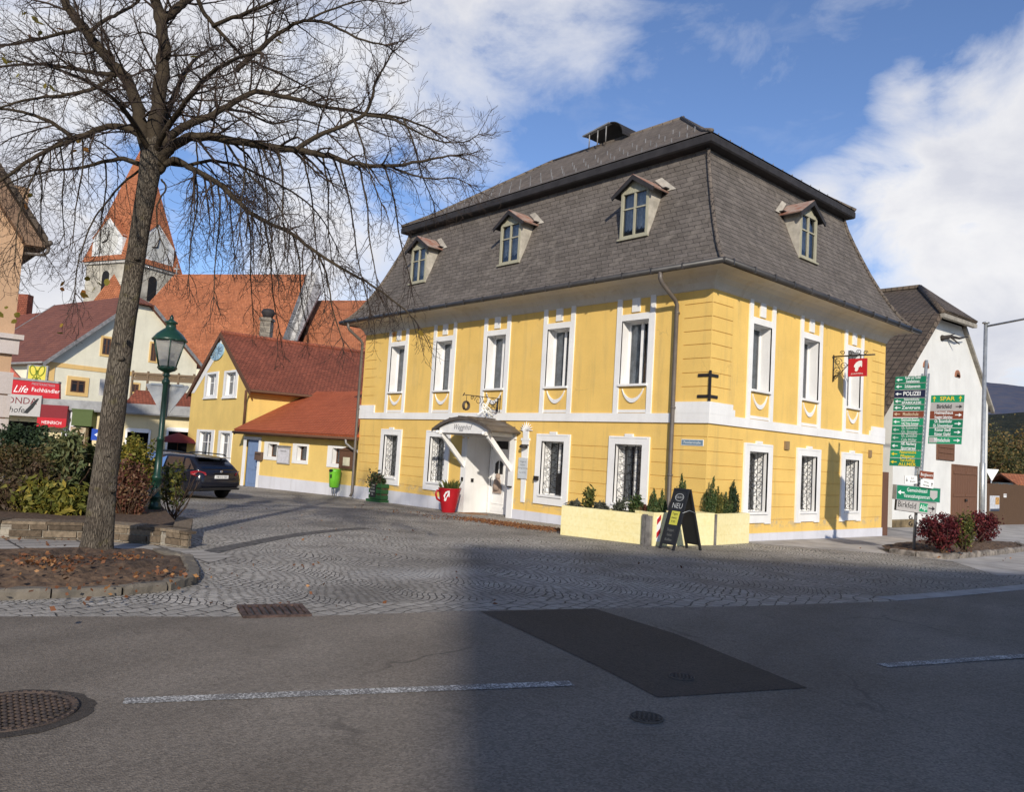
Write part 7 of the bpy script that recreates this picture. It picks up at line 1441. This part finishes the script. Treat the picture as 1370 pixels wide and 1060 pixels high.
def row(v0, v1, u0, u1, xm, m, lines, col, ar=None, sz=None, n=.07, sq=.85, al='CENTER', nm='direction_sign', arx=None, icon=None):
    y0, y1 = 380+v0*.3398, 380+v1*.3398; za, zb = hN(xm, y1)[1], hN(xm, y0)[1]; mb = MB(); mb.box(FN, u0, u1, n-.03, n, za+.004, zb-.004); o = mb.build(nm, m, sgp)
    mb = MB(); e = .005
    for q in ((u0, u1, za+.004, za+.004+e), (u0, u1, zb-.004-e, zb-.004)): mb.box(FN, q[0], q[1], n, n+.002, q[2], q[3])
    mb.build('border', SIGNGR, o)
    h = zb-za; k = len(lines); w = u1-u0; cx = (u0+u1)/2
    if ar == 'L': arrow(FN, u0+.1, (za+zb)/2, .15, math.pi, n+.004, col, o); cx += .06
    if ar == 'R': arrow(FN, u1-.1, (za+zb)/2, .15, 0, n+.004, col, o); cx -= .06
    for i, s in enumerate(lines):
        size = (h*.72 if k == 1 else h*.52)*(sz or 1); wid = len(s)*size*.54; q = min(1.05, (w-.27)/wid); text(s, FN, cx, zb-h*(i+.5)/k, size, n+.004, col, o, squeeze=q, bold=.018)
    return o, za, zb
XL, XR = 1206, 1257
for v0, v1, m, l, c in ((360, 388, SIGNG, ('Kapfer und Tandler', 'Installationen'), LETW), (388, 414, SIGNG, ('Schützenverein',), LETW), (414, 446, SIGNN, ('POLIZEI',), LETW), (446, 472, SIGNG, ('Steiermärkische', 'SPARKASSE'), LETW), (472, 497, SIGNG, ('Zentrum',), LETW), (497, 523, SIGNB, ('Musikschule',), plain('cream_letters', (.6, .45, .3))), (525, 555, SIGNG2, ('Gemeindeamt', 'VAZ Fritz Sommer'), LETW), (556, 587, SIGNG, ('Gh. Kulmerwirt', 'Gh. Simmler'), plain('dim_white', (.45, .55, .48))), (587, 619, SIGNG, ('Gh. Zwettlhof', 'Cafe Müller'), plain('dim_white', (.45, .55, .48))), (619, 651, SIGNG, ('Hlf. Narberg', 'Sportareal'), LETW), (652, 683, SIGNG2, ('Naturstube', 'Pflegerer'), LETY), (683, 716, SIGNG, ('Taxi Ausflüge', 'ALLMER'), LETY)):
    row(v0, v1, uL0-.10*(v0-540)/360*.0, uL1, XL, m, l, c, 'L')
for v0, v1, m, l, c, a in ((440, 471, SIGNG2, ('SPAR',), LETY, None), (471, 502, SIGNGR, ('Birkfeld',), LETB, 'R'), (502, 536, SIGNB, ('Heimathaus', 'Roseggers Geburtshaus'), LETW, 'R'), (536, 570, SIGNG, ('Gh. Bauernhofer', 'Gh. Schwammbauer'), LETW, 'R'), (570, 603, SIGNG, ('Rüster Stadl', 'Rüster Gipfel'), LETW, 'R'), (603, 634, SIGNG2, ('Mittelschule',), LETW, 'R')):
    o, za, zb = row(v0, v1, uR0, uR1, XR, m, l, c, a)
    if l[0] == 'SPAR':
        for u in (uR0+.08, uR1-.08): arrow(FN, u, (za+zb)/2, .14, math.pi/2, .075, LETY, o)
    if l[0] == 'Mittelschule': mb = MB(); mb.box(FN, uR0+.02, uR0+.2, .07, .073, za+.03, zb-.03); mb.build('plate', SIGNGR, o)
def plate(x0, y0, x1, y1, tilt, dep, m, nm, yawd=0, n=.09):
    c = FN.hit((x0+x1)/2, (y0+y1)/2, n); d_ = SBd-.1; C_ = at((x0+x1)/2, (y0+y1)/2, d_); sc_ = d_/FPX; uu_ = V(UH); uu_.rotate(Matrix.Rotation(math.radians(yawd), 3, 'Z')); w_, h_ = (x1-x0)*sc_/max(.3, abs(uu_.dot(UH))), (y1-y0)*sc_; t = math.tan(math.radians(tilt)); f_ = Frame(C_, uu_+V((0, 0, t))); f_.w = (V((0, 0, 1))-uu_*t).normalized(); f_.n = f_.u.cross(f_.w).normalized(); f_.n = f_.n if f_.n.dot(FW) < 0 else -f_.n
    mb = MB(); mb.box(f_, -w_/2, w_/2, -dep, 0, -h_/2, h_/2); o = mb.build(nm, m, sgp); return f_, w_, h_, o
f_, w_, h_, o = plate(1196, 652, 1262, 670, -1.5, .14, SIGNG, 'light_box_sign', 14); mb = MB(); mb.box(f_, -w_/2-.015, w_/2+.015, -.14, -.002, -h_/2-.015, h_/2+.015); mb.build('casing', STEEL, o)
arrow(f_, -w_/2+.12, 0, .2, math.pi, .004, LETW, o); text('Gemeindesaal', f_, -.05, h_*.22, h_*.4, .004, LETW, o, squeeze=.8); text('Veranstaltungszentrum', f_, -.05, -h_*.22, h_*.4, .004, LETW, o, squeeze=.62)
mb = MB(); mb.prism(f_, [(w_/2-.30, .11), (w_/2-.08, .11), (w_/2-.08, -.05), (w_/2-.19, -.13), (w_/2-.30, -.05)], 0, .005); mb.build('crest', SIGNGR, o)
f_, w_, h_, o = plate(1196, 670, 1256, 686, -4.5, .06, SIGNGR, 'direction_sign', 14); mb = MB(); mb.box(f_, -w_/2-.012, w_/2+.012, -.06, -.003, -h_/2-.012, h_/2+.012); mb.build('casing', BLACK, o)
text('Birkfeld', f_, -w_*.24, 0, h_*.72, .004, LETB, o, squeeze=.82); mb = MB(); mb.box(f_, w_*.08, w_*.29, 0, .003, -h_*.36, h_*.36); mb.build('green_field', SIGNG2, o); text('Alpl', f_, w_*.185, 0, h_*.6, .006, LETW, o, squeeze=.8); arrow(f_, w_*.395, 0, .2, 0, .004, LETB, o)
f_, w_, h_, o = plate(1210, 637, 1228, 647.5, 3, .02, SIGNW, 'small_sign', 10); text('Zur', f_, .04, h_*.2, h_*.34, .004, LETB, o); text('Brücke', f_, .04, -h_*.2, h_*.34, .004, LETB, o, squeeze=.8); arrow(f_, -w_/2+.05, 0, .1, -math.pi/2, .004, LETB, o)
f_, w_, h_, o = plate(1231, 642.5, 1250, 653, -4, .02, SIGNW, 'small_sign', 10); text('Weg', f_, -.03, h_*.2, h_*.34, .004, LETB, o); text('Mürzsteg', f_, -.03, -h_*.2, h_*.34, .004, LETB, o, squeeze=.7); arrow(f_, w_/2-.05, 0, .1, math.pi/2, .004, LETB, o)
f_, w_, h_, o = plate(1230, 631, 1250, 640.5, -3, .02, SIGNB, 'small_sign', 10); text('Bergbauern', f_, 0, 0, h_*.6, .004, LETW, o, squeeze=.7)
mb = MB(); c = at(1219, 693, SBd-.05)
for s, k in ((1, 0), (-1, 1)): mb.tube([c+V((0, 0, -.16*k))-UH*.06*math.sin(i*.4)*(1-i/20)+V((0, 0, .06*math.cos(i*.4)*(1-i/20))) for i in range(15)], .014, 5)
mb.build('iron_scroll', IRON, sgp)
def barberry(px0, px1, yt, yb, g, lab, m, n, seed, cat='bush'):
    p = gp(g[0], g[1], .2); d = (p-CAM).dot(FW); shrub('barberry_bush', px0, px1, yt, yb, d, lab, cat, m, n, .04, 110, 1.1, .7, None, (22, .7), 1.8, seed, .13, .45)
barberry(1231, 1290, 685, 736, (1262, 736), 'large dark red barberry bush beside the direction signpost', BARB, 5200, 31); barberry(1289, 1336, 684, 724, (1312, 726), 'smaller dark red barberry bush before the steel mast', BARB, 3600, 32); barberry(1277, 1303, 684, 737, (1290, 738), 'dark olive bush between the two red barberry bushes', OLV, 1800, 33)
# ------------------------------------------------------------------ iron in the road
def cover(px, py, r, label, grp, seed, cat='manhole cover', apron=None):
    p = gp(px, py); t = thing('manhole_cover', V((p.x, p.y, p.z)), label, cat, grp); p = p+V((0, 0, .004)); rm = mat('rusty_cast_iron', (.11, .078, .062), .7, .4, 8, .6, 60, col2=(.055, .045, .04), metal=.2) if r > .2 else mat('dusty_cast_iron', (.125, .105, .085), .85, .3, 9, .5, 60, col2=(.095, .08, .066))
    if apron: mb = MB(); rn = random.Random(seed); mb.poly([p+V((math.cos(k*math.pi/18)*apron*(1+.03*math.sin(k*1.7)), math.sin(k*math.pi/18)*apron*(1+.03*math.sin(k*2.3+1)), hz(p.x+math.cos(k*math.pi/18)*apron, p.y+math.sin(k*math.pi/18)*apron)-hz(p.x, p.y)+.003)) for k in range(36)]); mb.build('asphalt_collar', PATCH, t)
    mb = MB(); mb.lathe([(r, .0), (r, .014), (r*.93, .014), (r*.93, .006), (0, .006)], p, 40); mb.build('cover', rm, t)
    mb = MB(); k = max(3, int(r/.05))
    for i in range(-k, k+1):
        q = i*r*.86/k; hl_ = math.sqrt(max(0, (r*.86)**2-q*q))
        if hl_ > .03: mb.box(Frame(p, (.8, .6, 0)), -hl_, hl_, q-.008, q+.008, .005, .016); mb.box(Frame(p, (.6, -.8, 0)), -hl_, hl_, q-.008, q+.008, .005, .016)
    if r > .2:
        for i in range(44): a = i*2*math.pi/44; mb.box(Frame(p, (math.cos(a), math.sin(a), 0)), r*.945, r*.985, -.012, .012, .01, .02)
    mb.build('pattern', rm, t)
cover(10, 955, .37, 'large rusty cast iron manhole cover at the lower left of road', None, 2, apron=.46); cover(865, 963, .11, 'small round valve cap in the road just outside the dark patch', 'small valve caps in the road', 3, 'valve cap'); cover(912, 908, .10, 'small round valve cap set inside the dark asphalt patch', 'small valve caps in the road', 4, 'valve cap')
a, b, c, d = (gp(*q) for q in ((322, 811), (400, 809), (407, 826), (325, 828.5))); gt_ = thing('drain_grate', (a+c)/2, 'rusty iron drain grate at the edge of the road', 'drain'); fr_ = Frame(d+V((0, 0, .006)), c-d); fr_.n = V((fr_.u.y, -fr_.u.x, 0)); fr_.n = fr_.n if fr_.n.dot(FW) < 0 else -fr_.n; L_ = (c-d).length; W_ = abs((a-d).dot(fr_.n)); L_ = .66; W_ = max(.4, min(.55, W_)); slope = (c.z-d.z)/L_; fr_.u = (fr_.u+V((0, 0, slope))).normalized()
mb = MB(); t_ = .045; mb.box(fr_, 0, L_, -t_, 0, -.02, .022); mb.box(fr_, 0, L_, -W_, -W_+t_, -.02, .022); mb.box(fr_, 0, t_, -W_+t_, -t_, -.02, .022); mb.box(fr_, L_-t_, L_, -W_+t_, -t_, -.02, .022)
for i in range(8): u = t_+(L_-2*t_)*(i+.5)/8; mb.box(fr_, u-.019, u+.019, -W_+t_, -t_, -.02, .02)
mb.build('grate', mat('dark_rust', (.10, .065, .055), .75, .4, 8, .5, 50, metal=.2), gt_); mb = MB(); mb.box(fr_, t_, L_-t_, -W_+t_, -t_, -.015, .002); mb.build('shaft', BLACK, gt_)
# flat strip of darker colour curving across the forecourt
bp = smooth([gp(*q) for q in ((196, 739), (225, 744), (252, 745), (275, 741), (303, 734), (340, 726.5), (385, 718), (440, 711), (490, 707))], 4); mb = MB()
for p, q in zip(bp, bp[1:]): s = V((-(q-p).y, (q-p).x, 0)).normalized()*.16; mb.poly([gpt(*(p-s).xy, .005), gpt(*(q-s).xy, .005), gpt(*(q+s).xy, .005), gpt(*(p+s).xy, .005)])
tag(mb.build('dark_band', mat('dark_band_grey', (.12, .112, .105), .8, .4, 9, .8, 30)), kind='structure')
# fallen leaves
rng = np.random.default_rng(12); P = []
def scatter(q, n, sx, sy, dz=.012):
    c = gp(*q, dz if dz > .1 else 0); k = rng.normal(size=(n, 2))*np.array((sx, sy)); P.extend([(c.x+a, c.y+b, hz(c.x+a, c.y+b)+dz+rng.uniform(0, .015)) for a, b in k])
for q, n, sx, sy, dz in (((165, 745), 60, .25, .18, .15), ((60, 752), 160, .35, .2, .20), ((110, 748), 60, .2, .12, .2), ((225, 765), 30, .3, .25, .13), ((60, 775), 50, .6, .5, .20), ((180, 770), 40, .5, .4, .17), ((690, 704), 1500, .95, .28, .02), ((735, 709), 800, .5, .25, .02), ((640, 697), 500, .7, .25, .02), ((560, 690), 70, 1.6, .3, .02), ((420, 700), 40, 3, 1.5, .015), ((300, 780), 22, 1.2, 1.5, .012), ((500, 770), 18, 2, 2, .012), ((1280, 738), 50, .6, 1.2, .22), ((40, 722), 60, .9, .3, .03), ((640, 705), 1, .02, .02, .02), ((660, 806), 1, .01, .01, .02)): scatter(q, n, sx, sy, dz)
o = leafcloud('fallen_leaves', np.array(P), .042, leafmat('dead_leaves', (.20, .075, .03), (.13, .058, .028), (.26, .13, .05), .1), None, 1.4, 3, .6); tag(o, kind='stuff')
# ------------------------------------------------------------------ beyond the fence: trees, roofs, road sign
def bgtree(px, yt, yb, d, w, lab, m, n, seed):
    b = at(px, yb, d); g = V((b.x, b.y, hz(b.x, b.y)-.2)); top = at(px, yt, d).z; t = thing('garden_tree', g, lab, 'tree', 'autumn trees beyond the board fence'); h = top-g.z; cz = g.z+h*.58
    leafcloud('crown', blob((g.x, g.y, cz), (w, w, h*.45), n, seed, 50, .2, .35), .15*d/60, m, t, 1.5, seed)
    mb = MB(); mb.tube([g, g+V((.1, 0, h*.4)), V((g.x, g.y, g.z+h*.8))], [.16, .12, .03], 6); rn = random.Random(seed)
    for i in range(7): a = rn.uniform(0, 6.28); z = h*rn.uniform(.3, .6); mb.tube([g+V((0, 0, z)), g+V((math.cos(a)*w*.4, math.sin(a)*w*.4, z+h*.15)), g+V((math.cos(a)*w*.8, math.sin(a)*w*.8, z+h*.25))], [.07, .05, .015], 4)
    mb.build('trunk', TWIG, t)
A1 = leafmat('autumn_olive', (.10, .085, .03), (.06, .07, .025), (.16, .10, .03)); A2 = leafmat('autumn_green', (.04, .06, .022), (.07, .075, .03), (.11, .09, .03)); A3 = leafmat('autumn_ochre', (.17, .10, .03), (.12, .08, .03), (.2, .14, .04))
bgtree(1326, 590, 655, 62, 2.2, 'olive autumn tree nearest the white barn corner', A1, 5000, 1); bgtree(1344, 604, 655, 68, 2.6, 'greenish garden tree second from the white barn', A2, 5000, 2); bgtree(1362, 596, 655, 74, 2.8, 'ochre autumn tree in the middle beyond the fence', A3, 5000, 3); bgtree(1384, 600, 655, 70, 3, 'dark green garden tree at the right picture edge', A2, 5000, 4); bgtree(1335, 574, 650, 105, 3, 'distant slim autumn tree rising behind the olive one', A1, 3600, 5); bgtree(1370, 582, 650, 110, 4, 'distant broad ochre tree at the right picture edge', A3, 3600, 6)
rh = thing('red_roofed_shed', at(1368, 650, 56), 'small red roofed building showing just above the brown fence', 'shed'); c = at(1370, 640, 56); F_ = Frame(V((c.x, c.y, 0)), UH); zr_ = at(1358, 634, 56).z; zz_ = at(1358, 647, 56).z
mb = MB(); mb.box(F_, -.5, 5, -3, 0, -1, zz_); mb.build('wall', CREAM, rh); mb = MB(); mb.slab([F_.p(-.8, .4, zz_-.05), F_.p(5.3, .4, zz_-.05), F_.p(5.3, -1.5, zr_), F_.p(-.8, -1.5, zr_)], .12); mb.slab([F_.p(-.8, -3.4, zz_-.05), F_.p(5.3, -3.4, zz_-.05), F_.p(5.3, -1.5, zr_), F_.p(-.8, -1.5, zr_)], -.12); mb.build('roof', RTILE, rh)
ys = thing('road_sign', at(1327, 660, 44), 'grey white triangular road sign seen above the brown fence by the barn', 'road sign'); yt_ = at(1327, 628, 44); FYs = Frame(V((yt_.x, yt_.y, 0)), UH); FYs.n = -dn
mb = MB(); mb.tube([V((yt_.x, yt_.y, -1))+dn*.05, V((yt_.x, yt_.y, yt_.z))+dn*.05], .04, 6); mb.build('post', STEEL, ys); tri(FYs, .78, yt_.z, .68, 0, .02, SIGNW, 'triangle', ys)
